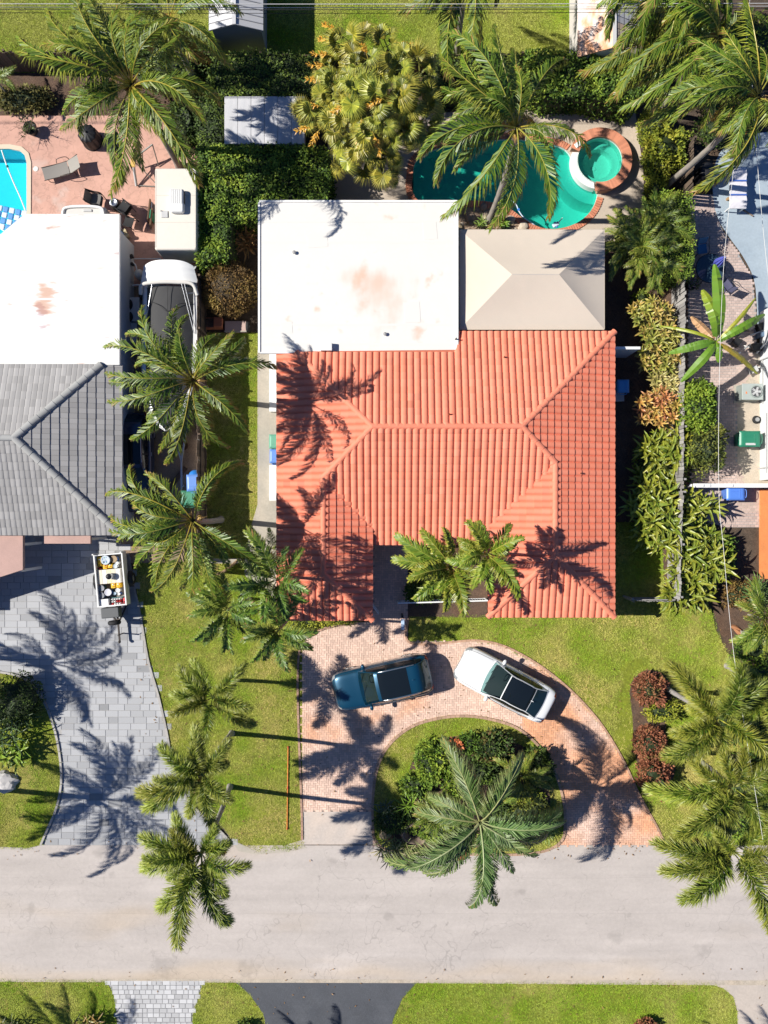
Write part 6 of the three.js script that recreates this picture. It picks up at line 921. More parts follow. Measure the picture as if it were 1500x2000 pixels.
  if (c.antenna) obj('antenna', new THREE.SphereGeometry(0.05, 10, 6).scale(1.6, 0.8, 0.5).translate(...c.antenna), paint, t);
  return t;
}
const suv = {
  body: [[2.32, 0.50, 0.70, 0.34], [2.27, 0.68, 0.82, 0.26], [2.15, 0.82, 0.93, 0.22], [1.85, 0.91, 1.01, 0.2], [1.3, 0.935, 1.06, 0.2], [0.9, 0.94, 1.09, 0.2], [0, 0.945, 1.09, 0.2], [-1.4, 0.94, 1.09, 0.2], [-1.9, 0.92, 1.08, 0.22], [-2.15, 0.86, 1.03, 0.26], [-2.27, 0.76, 0.95, 0.3], [-2.32, 0.6, 0.8, 0.36]],
  cabin: [[1.0, 0.80, 0.80, 1.06], [0.22, 0.86, 0.66, 1.57], [-0.5, 0.87, 0.665, 1.655], [-1.2, 0.86, 0.655, 1.64], [-1.75, 0.82, 0.63, 1.57], [-2.16, 0.76, 0.7, 1.03]], belt: 1.04, pillars: [1.75, 2.95, 3.9], rg: 0.335, head: [0.05, 0.2, 0.17, 0.33], tail: [0.84, 0.95, 0.17, 0.34], mirror: [0.72, 1.06, 0.97], wheels: [1.38, -1.38], rails: [[0.05, 1.56, 0.66], [-0.2, 1.65, 0.66], [-1.3, 1.65, 0.655], [-1.6, 1.57, 0.65]], trim: [0.7, -1.8, 0.89], antenna: [-1.45, 1.68, 0] };
const sedan = {
  body: [[2.38, 0.52, 0.62, 0.3], [2.33, 0.68, 0.70, 0.22], [2.2, 0.82, 0.77, 0.18], [1.85, 0.90, 0.85, 0.17], [1.3, 0.92, 0.91, 0.17], [0.8, 0.925, 0.94, 0.17], [0, 0.93, 0.95, 0.17], [-1.2, 0.925, 0.97, 0.17], [-1.8, 0.91, 0.99, 0.2], [-2.15, 0.85, 0.98, 0.24], [-2.32, 0.75, 0.92, 0.28], [-2.38, 0.58, 0.78, 0.34]],
  cabin: [[0.95, 0.80, 0.80, 0.93], [-0.02, 0.82, 0.60, 1.34], [-0.5, 0.83, 0.60, 1.405], [-1.0, 0.82, 0.59, 1.38], [-1.25, 0.80, 0.58, 1.33], [-1.85, 0.74, 0.70, 1.0]], belt: 0.93, pillars: [1.6, 2.9], rg: 0.285, head: [0.06, 0.21, 0.18, 0.33], tail: [0.85, 0.95, 0.17, 0.36], mirror: [0.55, 0.94, 0.955], wheels: [1.42, -1.42], trim: [0.6, -1.55, 0.86], antenna: [-1.32, 1.37, 0] };
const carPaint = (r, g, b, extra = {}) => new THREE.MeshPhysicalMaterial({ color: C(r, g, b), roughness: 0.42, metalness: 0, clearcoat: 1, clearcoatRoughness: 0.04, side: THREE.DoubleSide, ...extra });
makeCar('parked_car', 'metallic blue estate car with black sunroof on the brick driveway', 747, 1327, [-0.976, 0.217], suv, carPaint(0.004, 0.058, 0.115, { metalness: 0.4, roughness: 0.35 }), [[1.12, 3.05]], { glass: mat(0.02, 0.06, 0.065, 0.05) });
makeCar('parked_car', 'white saloon car with black glass roof on the brick driveway', 982, 1332, [-0.887, -0.462], sedan, carPaint(0.74, 0.75, 0.76), [[0.98, 4.02]], { trim: M.black });
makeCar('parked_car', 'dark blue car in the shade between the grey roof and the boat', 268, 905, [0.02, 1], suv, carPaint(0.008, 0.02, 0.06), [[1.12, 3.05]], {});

// ------------------------------------------------------------------ trailers and the boat
function wheelAt(parent, x, y, z, r, w, axis = 'x', name = 'wheel') { const g = new THREE.TorusGeometry(r * 0.74, r * 0.27, 10, 22); if (axis === 'x') g.rotateY(Math.PI / 2); if (axis === 'y') g.rotateX(Math.PI / 2); g.scale(axis === 'x' ? w / (r * 0.54) : 1, axis === 'y' ? w / (r * 0.54) : 1, axis === 'z' ? w / (r * 0.54) : 1); const o = obj(name, g.translate(x, y, z), M.rubber, parent); const c = new THREE.CylinderGeometry(r * 0.56, r * 0.56, w * 0.5, 18); if (axis === 'x') c.rotateZ(Math.PI / 2); if (axis === 'z') c.rotateX(Math.PI / 2); obj('rim', c.translate(x, y, z), M.galv, o); return o; }
{
  const h = 1.05, c = P(214.5, 1133, h), yaw = 5 * DEG, t = thing('utility_trailer', 'white open trailer full of paint buckets on the grey driveway', 'trailer', [c.x, 0, c.z], yaw), W = 1.3, L = 2.45;
  obj('floor', box(W, 0.06, L, 0, 0.42, 0), M.woodGrey, t);
  for (const s of [-1, 1]) { obj('side_panel', box(0.07, 0.58, L, s * (W / 2), 0.46, 0, 0, 0.015), M.white, t); obj('end_panel', box(W - 0.08, 0.58, 0.06, 0, 0.46, s * (L / 2 - 0.03), 0, 0.015), M.white, t); wheelAt(t, s * (W / 2 + 0.16), 0.3, 0.05, 0.3, 0.19); obj('mudguard', grid((u, v) => { const a = Math.PI * (0.1 + 0.8 * u); return V(s * (W / 2 + 0.05 + 0.22 * v), 0.3 + 0.38 * Math.sin(a), 0.05 + 0.4 * Math.cos(a)); }, 10, 2), M.black, t); }
  obj('corner_post', [-1, 1].map(s => box(0.06, 0.75, 0.06, s * W / 2, 0.46, -L / 2 - 0.02)), M.white, t);
  obj('chassis', [beam(V(0, 0.4, -L / 2), V(0, 0.4, L / 2 + 1.75), 0.07, 0.09), beam(V(-0.5, 0.4, L / 2), V(0, 0.4, L / 2 + 0.9), 0.06, 0.08), beam(V(0.5, 0.4, L / 2), V(0, 0.4, L / 2 + 0.9), 0.06, 0.08), box(W - 0.2, 0.08, 0.08, 0, 0.34, 0.05)], M.darkMetal, t);
  obj('tool_box', new RoundedBoxGeometry(0.84, 0.48, 0.48, 2, 0.05).translate(-0.16, 0.74, L / 2 + 0.3), mat(0.1, 0.105, 0.11, 0.6), t);
  wheelAt(t, -0.02, 0.86, L / 2 + 0.78, 0.3, 0.2, 'z', 'spare_wheel'); obj('spare_bracket', [bar(V(0, 0.4, L / 2 + 0.68), V(0.05, 1.0, L / 2 + 0.68), 0.03), bar(V(0, 0.8, L / 2 + 0.68), V(0.28, 0.86, L / 2 + 0.62), 0.025)], M.darkMetal, t);
  obj('jockey_stand', [bar(V(0.06, 0, L / 2 + 1.4), V(0.06, 0.75, L / 2 + 1.4), 0.03), bar(V(0.06, 0.72, L / 2 + 1.4), V(0.3, 0.66, L / 2 + 1.34), 0.015), new THREE.SphereGeometry(0.07, 10, 8).translate(0, 0.46, L / 2 + 1.75)], M.darkMetal, t);
  // what it carries
  const bucket = (lab, px, py, r, hh, body, lid, extra) => { const q = P(px, py, 0.48 + hh), o = thing('paint_bucket', lab, 'bucket', [q.x, 0.485, q.z]); obj('body', lathe([[0, 0], [r * 0.88, 0], [r, hh - 0.02], [r, hh]], 18), body, o); obj('lid', lathe([[r * 1.05, hh - 0.035], [r * 1.05, hh], [r * 0.9, hh + 0.012], [r * 0.86, hh - 0.008], [0, hh - 0.008]], 20), lid, o); obj('handle', tube([V(-r, hh - 0.06, 0), V(0, hh - 0.02, r * 1.1), V(r, hh - 0.06, 0)], 0.008, 5, 12), M.darkMetal, o); if (extra) extra(o, hh, r); };
  const bl = mat(0.03, 0.13, 0.38, 0.4), pale = mat(0.5, 0.56, 0.62, 0.5), W2 = M.white, spots = [mat(0.1, 0.35, 0.3, 0.5), mat(0.5, 0.6, 0.68, 0.5), mat(0.08, 0.2, 0.45, 0.5)];
  bucket('large bucket with a paint splashed lid at the house end of the trailer', 206, 1094, 0.21, 0.5, bl, pale, (o, hh, r) => { for (let i = 0; i < 16; i++) { const a = rr(0, 6.28), d = r * 0.75 * Math.sqrt(rnd()); obj('paint_splash', cyl(rr(0.012, 0.035), rr(0.012, 0.035), 0.008, Math.cos(a) * d, hh - 0.008, Math.sin(a) * d, 8), pick(spots), o); } });
  bucket('blue bucket holding brushes at the corner of the trailer', 222, 1092, 0.16, 0.4, bl, mat(0.35, 0.25, 0.15, 0.7)); bucket('small white bucket in the upper half of the trailer', 225, 1106, 0.1, 0.36, W2, pale); bucket('small white bucket beside the blue brush bucket', 228, 1100, 0.08, 0.38, W2, W2);
  bucket('blue bucket with grey lid, upper of the pair at the trailer side', 198, 1149, 0.14, 0.42, bl, mat(0.22, 0.23, 0.25, 0.6)); bucket('blue bucket with grey lid, lower of the pair at the trailer side', 198, 1163, 0.145, 0.42, bl, mat(0.18, 0.19, 0.21, 0.6)); bucket('blue bucket with a white lid in the middle of the trailer', 211, 1157, 0.16, 0.44, bl, mat(0.6, 0.6, 0.66, 0.5));
  bucket('white bucket among small paint tins', 230, 1153, 0.1, 0.36, W2, W2); bucket('small white tin beside the paint tins', 224, 1159, 0.07, 0.36, W2, mat(0.3, 0.4, 0.5, 0.5)); bucket('small blue tin beside the paint tins', 232, 1160, 0.065, 0.36, bl, W2);
  const q0 = P(212, 1126, 1.0), bx = thing('wooden_box', 'pale plank box across the middle of the trailer', 'box', [q0.x, 0.485, q0.z], yaw); for (let i = 0; i < 5; i++) obj('plank', box(0.205, 0.44 + rr(0, 0.01), 0.66, -0.42 + i * 0.21, 0, 0, 0, 0.008), [mat(0.68, 0.62, 0.5, 0.7), mat(0.72, 0.7, 0.66, 0.7), mat(0.74, 0.66, 0.44, 0.7)][i % 3], bx);
  { const q = P(212, 1126, 1.2), o = thing('paint_bucket', 'white bucket with a black lid on the plank box', 'bucket', [q.x, 0.935, q.z]); obj('body', lathe([[0, 0], [0.14, 0], [0.155, 0.24], [0.155, 0.25], [0.14, 0.25]], 18), W2, o); obj('lid', lathe([[0.125, 0.25], [0.12, 0.275], [0.06, 0.285], [0.03, 0.31], [0, 0.31]], 18).translate(-0.02, 0, 0), M.black, o); }
  const jug = (lab, px, py, w, d, hh, m, cap) => { const q = P(px, py, 0.48 + hh), o = thing('jerry_can', lab, 'canister', [q.x, 0.485, q.z], yaw); obj('body', new RoundedBoxGeometry(w, hh, d, 2, 0.03).translate(0, hh / 2, 0), m, o); obj('cap', cyl(0.03, 0.035, 0.04, 0, hh - 0.004, -d * 0.22, 12), cap, o); obj('handle', tube([V(-w * 0.3, hh - 0.01, d * 0.15), V(0, hh + 0.05, d * 0.15), V(w * 0.3, hh - 0.01, d * 0.15)], 0.014, 6, 10), m, o); };
  jug('long yellow canister in the trailer corner', 194, 1097, 0.18, 0.46, 0.36, M.yellow, M.white); jug('yellow canister beside the maroon box, left of two', 205, 1107, 0.2, 0.22, 0.36, M.yellow, M.orange); jug('yellow canister beside the small white bucket, right of two', 215, 1105, 0.22, 0.22, 0.38, M.yellow, M.white); jug('yellow canister in the lower half of the trailer, left of two', 221, 1144, 0.21, 0.24, 0.38, M.yellow, M.white); jug('yellow canister in the lower half of the trailer, right of two', 231, 1143, 0.2, 0.24, 0.38, M.yellow, M.white); jug('small maroon can beside the yellow canisters', 195, 1111, 0.16, 0.1, 0.34, mat(0.12, 0.02, 0.03, 0.5), M.red);
  { const q = P(203, 1177, 0.95), o = thing('plastic_box', 'white plastic box at the tow end of the trailer', 'box', [q.x, 0.485, q.z], yaw); obj('body', new RoundedBoxGeometry(0.4, 0.4, 0.3, 2, 0.02).translate(0, 0.2, 0), W2, o); obj('lid', new RoundedBoxGeometry(0.42, 0.05, 0.32, 2, 0.02).translate(0, 0.425, 0), W2, o); }
  { const q = P(226, 1175, 0.95), o = thing('bottle_crate', 'crate of white topped bottles at the tow end of the trailer', 'crate', [q.x, 0.485, q.z], yaw); obj('crate', [box(0.5, 0.2, 0.02, 0, 0, -0.17), box(0.5, 0.2, 0.02, 0, 0, 0.17), box(0.02, 0.2, 0.32, -0.24, 0, 0), box(0.02, 0.2, 0.32, 0.24, 0, 0), box(0.48, 0.02, 0.32, 0, 0, 0)], mat(0.05, 0.2, 0.2, 0.6), o); for (let i = 0; i < 4; i++) for (let j = 0; j < 3; j++) { const b = obj('bottle', lathe([[0, 0], [0.05, 0], [0.055, 0.28], [0.035, 0.36], [0.035, 0.4], [0, 0.41]], 12).translate(-0.17 + i * 0.115, 0.022, -0.11 + j * 0.11), rnd() < 0.3 ? M.red : W2, o); } }
  { const q = P(242, 1173, 0.9), o = thing('fuel_can', 'red can hanging at the corner of the trailer', 'canister', [q.x, 0.5, q.z], yaw); obj('body', new RoundedBoxGeometry(0.12, 0.4, 0.26, 2, 0.03).translate(0.02, 0.2, 0), mat(0.55, 0.04, 0.05, 0.5), o); obj('cap', cyl(0.03, 0.03, 0.05, 0.02, 0.39, 0.06, 10), M.black, o); }
}
{
  const h = 2.5, a = P(302, 328, h), b = P(384, 488, h), W = b.x - a.x, L = b.z - a.z, t = thing('cargo_trailer', 'white box trailer with a roof air conditioner beside the hedge', 'trailer', [(a.x + b.x) / 2, 0, (a.z + b.z) / 2]);
  obj('body', new RoundedBoxGeometry(W, h - 0.45, L, 4, 0.09).translate(0, 0.45 + (h - 0.45) / 2, 0), mat(1, 1, 1, 0.5, { map: mottled(256, 4, [0.70, 0.655, 0.58], grain(4, 0.08, 60, 0.05, 0.02), 0.02) }), t);
  obj('roof_seam', [box(W - 0.1, 0.012, 0.02, 0, h - 0.004, -0.6), box(W - 0.1, 0.012, 0.02, 0, h - 0.004, 0.6), box(0.03, 0.02, L - 0.2, -W / 2 + 0.05, h - 0.012, 0), box(0.03, 0.02, L - 0.2, W / 2 - 0.05, h - 0.012, 0)], mat(0.58, 0.54, 0.48, 0.6), t);
  const q = P(345, 391, h + 0.28), ac = obj('air_conditioner', new RoundedBoxGeometry(0.62, 0.3, 1.05, 4, 0.1).translate(q.x - t.position.x, h + 0.14, q.z - t.position.z), M.white, t);
  for (let i = 0; i < 6; i++) obj('vent_slat', box(0.025, 0.02, 0.62, q.x - t.position.x - 0.22 + i * 0.088, h + 0.282, q.z - t.position.z - 0.16), M.greyLight, ac); obj('cooling_fins', box(0.04, 0.18, 0.55, q.x - t.position.x + 0.3, h + 0.06, q.z - t.position.z - 0.15), M.black, ac);
  obj('roof_vent', [box(0.3, 0.06, 0.3, -W / 2 + 0.45, h - 0.01, 0.25, 0, 0.015), box(0.05, 0.12, 0.05, -W / 2 + 0.3, h - 0.01, 0.1)], M.greyLight, t);
  for (const s of [-1, 1]) for (const z of [-0.35, 0.35]) wheelAt(t, s * (W / 2 - 0.1), 0.33, z, 0.33, 0.2);
  obj('tow_bar', [beam(V(-0.5, 0.42, L / 2), V(0, 0.42, L / 2 + 1.0), 0.07, 0.09), beam(V(0.5, 0.42, L / 2), V(0, 0.42, L / 2 + 1.0), 0.07, 0.09), box(0.2, 0.3, 0.24, -0.25, 0.48, L / 2 + 0.3, 0, 0.02), new THREE.CylinderGeometry(0.11, 0.11, 0.3, 14).translate(0.12, 0.62, L / 2 + 0.35)], M.galv, t);
  obj('lamp', [new THREE.SphereGeometry(0.08, 12, 8).translate(-W / 2 - 0.03, 1.6, L / 2 - 0.9)], M.white, t);
}
{
  const h = 1.75, st = P(333, 545, h), bow = P(326, 842, h), L = bow.z - st.z, t = thing('motor_boat', 'long motor boat under a dark cover, stored beside the brown fence', 'boat', [st.x, 0, st.z]);
  const w = u => 1.27 * Math.pow(1 - Math.pow(clamp((u - 0.45) / 0.55, 0, 1), 2.2), 0.6) * (1 - 0.04 * (1 - u)), cx = u => -0.17 * u * u;
  const hull = (u, v) => { const k = Math.abs(v * 2 - 1), s = v < 0.5 ? -1 : 1, ww = w(u); return V(cx(u) + s * ww * Math.pow(k, 0.55), 0.6 + 0.55 * Math.pow(u, 3) + (h - 0.6 - 0.55 * Math.pow(u, 3) + 0.15 * u * u) * Math.pow(k, 1.7), u * L); };
  obj('hull', grid(hull, 36, 24), mat(0.5, 0.58, 0.66, 0.3), t);
  const rim = s => Array.from({ length: 28 }, (_, i) => { const u = i / 27; return V(cx(u) + s * Math.max(0.02, w(u)), h + 0.15 * u * u, u * L); });
  const g = new G(); for (const s of [-1, 1]) { const r = rim(s); for (let i = 0; i < 27; i++) { const A = r[i], B = r[i + 1], a2 = V(cx(i / 27) + s * Math.max(0, w(i / 27) - 0.17), A.y + 0.03, A.z), b2 = V(cx((i + 1) / 27) + s * Math.max(0, w((i + 1) / 27) - 0.17), B.y + 0.03, B.z); g.quad(A, B, b2, a2); } } const dg = g.geo(); dg.deleteAttribute('color'); obj('gunwale', dg, M.white, t);
  for (const s of [-1, 1]) obj('rub_rail', tube(rim(s), 0.035, 6, 54), M.greyLight, t);
  obj('cover', grid((u, v) => { const uu = lerp(0.06, 0.95, u), s = v * 2 - 1, ww = Math.max(0, w(uu) - 0.16); return V(cx(uu) + s * ww, h + 0.02 + 0.5 * (1 - s * s) * Math.pow(Math.sin(Math.PI * clamp(0.12 + u * 0.86, 0, 1)), 0.5) * (1 - 0.45 * u) + 0.04 * fbm(u * 14, v * 5, 2), uu * L); }, 44, 20), mat(0.05, 0.05, 0.052, 0.85), t);
  obj('cover_seam', [tube([V(-1.0, h + 0.1, 1.0), V(-0.4, h + 0.46, 1.3), V(0, h + 0.54, 1.6), V(0.5, h + 0.44, 1.25), V(1.05, h + 0.1, 1.1)], 0.014, 5, 24), tube([V(0, h + 0.5, 0.4), V(0, h + 0.55, 2.0), V(0, h + 0.5, 3.6)], 0.012, 5, 20)], M.black, t);
  // folded white canopy over the stern
  obj('canopy', grid((u, v) => { const s = u * 2 - 1; return V(s * lerp(1.12, 1.3, v), h + 0.55 - 0.22 * Math.pow(Math.abs(s), 3) - 0.14 * v + 0.02 * Math.sin(v * 20), -0.72 + v * 0.95 + 0.22 * Math.pow(Math.abs(s), 3) * (1 - v)); }, 20, 10), M.white, t);
  obj('canopy_roll', tube([V(-1.3, h + 0.2, 0.75), V(-1.22, h + 0.38, 0.4), V(-0.6, h + 0.46, 0.28), V(0.4, h + 0.46, 0.27), V(1.1, h + 0.42, 0.35), V(1.28, h + 0.25, 0.8)], 0.085, 8, 30), mat(0.66, 0.63, 0.58, 0.8), t);
  for (const [a, b] of [[V(0.62, h + 0.48, 0.35), V(1.1, h + 0.1, 2.5)], [V(0.75, h + 0.48, 0.35), V(1.16, h + 0.1, 2.3)], [V(0.8, h + 0.35, 0.75), V(1.15, h + 0.28, 0.7)], [V(-0.7, h + 0.46, 0.3), V(-1.14, h + 0.08, 2.2)]]) obj('canopy_strut', bar(a, b, 0.022), M.steel, t);
  obj('outboard_bracket', box(0.8, 0.7, 0.5, 0, 0.9, -0.3, 0, 0.06), M.white, t);
  obj('trailer_frame', [beam(V(-0.6, 0.5, 0.3), V(-0.6, 0.5, 5.6), 0.08, 0.1), beam(V(0.6, 0.5, 0.3), V(0.6, 0.5, 5.6), 0.08, 0.1), beam(V(-0.6, 0.5, 5.6), V(0.2, 0.5, 8.2), 0.07, 0.09), beam(V(0.6, 0.5, 5.6), V(0.2, 0.5, 8.2), 0.07, 0.09), beam(V(0.2, 0.5, 8.1), V(0.2, 0.5, 9.6), 0.07, 0.09), bar(V(0.24, 0, 9.4), V(0.24, 0.7, 9.4), 0.035)], M.galv, t);
  for (const s of [-1, 1]) for (const z of [2.2, 3.0]) wheelAt(t, s * 0.98, 0.33, z, 0.33, 0.2);
}
// ------------------------------------------------------------------ bins
function bin(label, px, py, h, yaw, m, lidM, o = {}) {
  const q = P(px, py, h), t = thing('wheelie_bin', label, 'bin', [q.x, 0, q.z], yaw), w = o.w || 0.62, d = o.d || 0.72, s = h / 1.05;
  const body = new THREE.BoxGeometry(w, h - 0.14, d, 1, 4, 1), p = body.attributes.position; for (let i = 0; i < p.count; i++) { const k = lerp(0.8, 1, (p.getY(i) / (h - 0.14)) + 0.5); p.setX(i, p.getX(i) * k); p.setZ(i, p.getZ(i) * k); } body.computeVertexNormals();
  obj('body', body.translate(0, (h - 0.14) / 2 + 0.06, 0), m, t);
  const lid = obj('lid', grid((u, v) => { const x = (u - 0.5) * (w + 0.06), z = (v - 0.5) * (d + 0.06), e = Math.min(1, 7 * Math.min(u, 1 - u, v, 1 - v)); return V(x, h - 0.07 + 0.07 * Math.pow(e, 0.5), z); }, 16, 16), lidM || m, t);
  obj('ridge', [box(w * 0.7, 0.02, 0.025, 0, h - 0.004, d * 0.22, 0, 0.005), box(0.025, 0.02, d * 0.5, w * 0.18, h - 0.004, -d * 0.1, 0, 0.005)], m, lid);
  obj('handle', tube([V(-w * 0.34, h - 0.12, d / 2 + 0.01), V(-w * 0.32, h - 0.08, d / 2 + 0.08), V(w * 0.32, h - 0.08, d / 2 + 0.08), V(w * 0.34, h - 0.12, d / 2 + 0.01)], 0.018, 6, 16), m, t);
  for (const k of [-1, 1]) obj('wheel', new THREE.CylinderGeometry(0.12, 0.12, 0.06, 16).rotateZ(Math.PI / 2).translate(k * w * 0.42, 0.12, d * 0.42), M.rubber, t);
  if (o.sticker) obj('sticker', box(0.1, 0.006, d * 0.5, -w * 0.36, h + 0.003, 0), M.greyLight, lid);
  return t;
}
const binBlue = mat(0.13, 0.27, 0.66, 0.4), binBlue2 = mat(0.03, 0.16, 0.55, 0.4), binGreen = mat(0.06, 0.26, 0.16, 0.45), binGreen2 = mat(0.02, 0.19, 0.11, 0.4);
bin('blue lidded bin by the fence, above the green bin', 378, 943, 1.05, 0.03, binBlue); bin('green lidded bin beside the blue bin by the brown fence', 369, 973, 1.0, -0.04, binGreen, binGreen, { w: 0.76, d: 0.62 });
bin('green bin half under the eave on the side path', 537, 862, 0.95, 0, mat(0.13, 0.36, 0.25, 0.5), null, { w: 0.5, d: 0.6 }); bin('blue bin half under the eave on the side path', 538, 891, 0.95, 0, binBlue, null, { w: 0.5, d: 0.6 });
bin('blue bin in the shade beside the red roof', 1218, 754, 0.95, 0, mat(0.08, 0.3, 0.62, 0.4), null, { w: 0.5, d: 0.56 }); bin('green bin on the sand beside the pale house wall', 1466, 857, 1.0, Math.PI / 2, binGreen2, binGreen2, { w: 0.68, d: 0.92, sticker: 1 }); bin('blue bin in front of the long white wall', 1438, 964, 1.0, Math.PI / 2, mat(0.09, 0.22, 0.66, 0.4), null, { w: 0.56, d: 0.8 });
{ const q = P(378, 930, 0.9), t = thing('plastic_drum', 'bright blue drum behind the blue lidded bin', 'barrel', [q.x, 0, q.z]); obj('body', lathe([[0, 0], [0.25, 0], [0.28, 0.1], [0.28, 0.7], [0.24, 0.86], [0, 0.9]], 20), mat(0.03, 0.2, 0.62, 0.35), t); obj('band', [new THREE.TorusGeometry(0.285, 0.02, 6, 22).rotateX(Math.PI / 2).translate(0, 0.3, 0), new THREE.TorusGeometry(0.285, 0.02, 6, 22).rotateX(Math.PI / 2).translate(0, 0.6, 0)], mat(0.03, 0.2, 0.62, 0.35), t); }
{ const t = thing('wooden_beam', 'brown timber beam lying on the gravel near the bins', 'beam', [gx(342), 0, gz(940)], 0.9); obj('beam', box(1.7, 0.16, 0.2, 0, 0, 0, 0, 0.01), M.woodBrown, t); obj('end_grain', [box(0.01, 0.13, 0.17, 0.853, 0.015, 0), box(0.01, 0.13, 0.17, -0.853, 0.015, 0)], M.tan, t); }
{ const t = thing('plant_pot', 'rusty metal pot on the gravel behind the boat', 'pot', [gx(362), 0, gz(872)]); obj('pot', lathe([[0, 0.01], [0.14, 0.01], [0.2, 0.3], [0.17, 0.3], [0.14, 0.24], [0, 0.24]], 16), M.woodBrown, t); obj('soil', cyl(0.15, 0.15, 0.02, 0, 0.245, 0, 14), M.mulch, t); }
for (const [lab, px, pz, ry, l] of [['white board lying along the fence foot beside the gravel', 391, 898, 0, 3.0]]) { const t = thing('plank', lab, 'board', [gx(px), 0, gz(pz)], ry); obj('board', box(0.12, 0.3, l, 0, 0, 0, 0, 0.01), M.white, t); }

// ------------------------------------------------------------------ left patio
{
  const t = thing('sun_lounger', 'grey sling sun lounger with raised back on the salmon patio', 'sun lounger', [gx(128), 0, gz(336)], 15 * DEG), sl = mat(0.24, 0.22, 0.2, 0.8), fr = mat(0.1, 0.08, 0.07, 0.4, { metalness: 0.5 });
  obj('seat', grid((u, v) => V(-0.95 + 1.22 * u, 0.36 - 0.03 * Math.sin(Math.PI * v) - 0.03 * Math.sin(Math.PI * u), (v - 0.5) * 0.6), 12, 6), sl, t); obj('backrest', grid((u, v) => V(0.3 + 0.6 * u, 0.37 + 0.34 * u - 0.03 * Math.sin(Math.PI * v), (v - 0.5) * 0.6), 10, 6), mat(0.3, 0.28, 0.25, 0.8), t);
  for (const s of [-1, 1]) { obj('frame_rail', tube([V(-0.97, 0.36, s * 0.31), V(0.28, 0.36, s * 0.31), V(0.92, 0.72, s * 0.31)], 0.02, 6, 14), fr, t); obj('armrest', tube([V(-0.2, 0.36, s * 0.33), V(-0.1, 0.58, s * 0.4), V(0.35, 0.58, s * 0.4), V(0.42, 0.4, s * 0.33)], 0.017, 6, 18), fr, t); for (const x of [-0.8, 0.5]) obj('leg', bar(V(x, 0, s * 0.3), V(x, 0.36, s * 0.3), 0.018), fr, t); }
}
{
  const t = thing('covered_grill', 'round grill under a pleated black cover on the salmon patio', 'grill', P(175, 267, 0.5).setY(0)), g = grid((u, v) => { const a = u * Math.PI * 2, pl = 1 + 0.06 * Math.cos(a * 11) * Math.min(1, (1 - v) * 3 + 0.1), r = v < 0.25 ? lerp(0.02, 0.42, v / 0.25) : lerp(0.42, 0.46, (v - 0.25) / 0.75), y = v < 0.25 ? lerp(1.0, 0.86, Math.pow(v / 0.25, 1.5)) : lerp(0.86, 0.06, (v - 0.25) / 0.75); return V(Math.cos(a) * r * pl, y, Math.sin(a) * r * pl); }, 88, 16);
  obj('cover', g, M.black, t); obj('top_knob', lathe([[0, 1.06], [0.05, 1.04], [0.04, 0.99], [0, 0.99]], 12), M.black, t); obj('hem', new THREE.TorusGeometry(0.47, 0.02, 6, 30).rotateX(Math.PI / 2).translate(0, 0.05, 0), M.rubber, t);
}
function patioChair(name, label, px, py, yaw, m, slingM, n = 1) {   // one chair or a nested stack of n
  const q = P(px, py, 0.5), t = thing(name, label, 'chair', [q.x, 0, q.z], yaw);
  for (let k = 0; k < n; k++) { const y = k * 0.1; obj('seat', grid((u, v) => V((u - 0.5) * 0.48, 0.42 + y - 0.03 * Math.sin(Math.PI * u), -0.22 + 0.44 * v), 8, 6), slingM, t); obj('backrest', grid((u, v) => V((u - 0.5) * 0.46, 0.44 + y + 0.42 * v, -0.24 - 0.16 * v), 8, 6), slingM, t); for (const s of [-1, 1]) { obj('arm', tube([V(s * 0.26, 0.0 + y, 0.24), V(s * 0.28, 0.6 + y, 0.2), V(s * 0.28, 0.63 + y, -0.1), V(s * 0.25, 0.9 + y, -0.41)], 0.015, 6, 18), m, t); obj('leg', bar(V(s * 0.25, 0 + y, -0.3), V(s * 0.25, 0.45 + y, -0.22), 0.015), m, t); } }
  return t;
}
patioChair('patio_chair', 'stack of dark patio chairs beside the white roof corner, left stack', 190, 392, 1.4, M.black, mat(0.15, 0.14, 0.13, 0.7), 4); patioChair('patio_chair', 'stack of black patio chairs beside the white roof corner, right stack', 244, 408, -2.2, M.black, M.rubber, 4); patioChair('patio_chair', 'black patio chair against the left house wall', 250, 432, -1.9, M.black, M.rubber, 1);
{ const q = P(222, 395, 0.7), t = thing('patio_heater', 'round dark heater base between the chair stacks', 'heater', [q.x, 0, q.z]); obj('base', lathe([[0, 0], [0.26, 0], [0.28, 0.4], [0.2, 0.62], [0, 0.66]], 20), M.darkMetal, t); obj('burner', lathe([[0.18, 0.63], [0.2, 0.72], [0.12, 0.72], [0.1, 0.66], [0, 0.66]], 18), M.steel, t); }
{ const t = thing('hot_tub', 'white hot tub rim tucked behind the flat roof edge', 'hot tub', P(163, 424, 0.9).setY(0)); obj('shell', [new RoundedBoxGeometry(2.1, 0.9, 1.4, 4, 0.15).translate(0, 0.45, 0.2)], mat(0.6, 0.58, 0.55, 0.5), t); obj('rim', tube([V(-0.95, 0.93, 0.5), V(-0.9, 0.93, -0.35), V(-0.7, 0.93, -0.45), V(0.7, 0.93, -0.45), V(0.9, 0.93, -0.35), V(0.95, 0.93, 0.5)], 0.07, 8, 40), M.white, t); obj('headrest', [box(0.4, 0.05, 0.12, 0.2, 0.9, -0.3, 0, 0.02)], M.greyLight, t); }
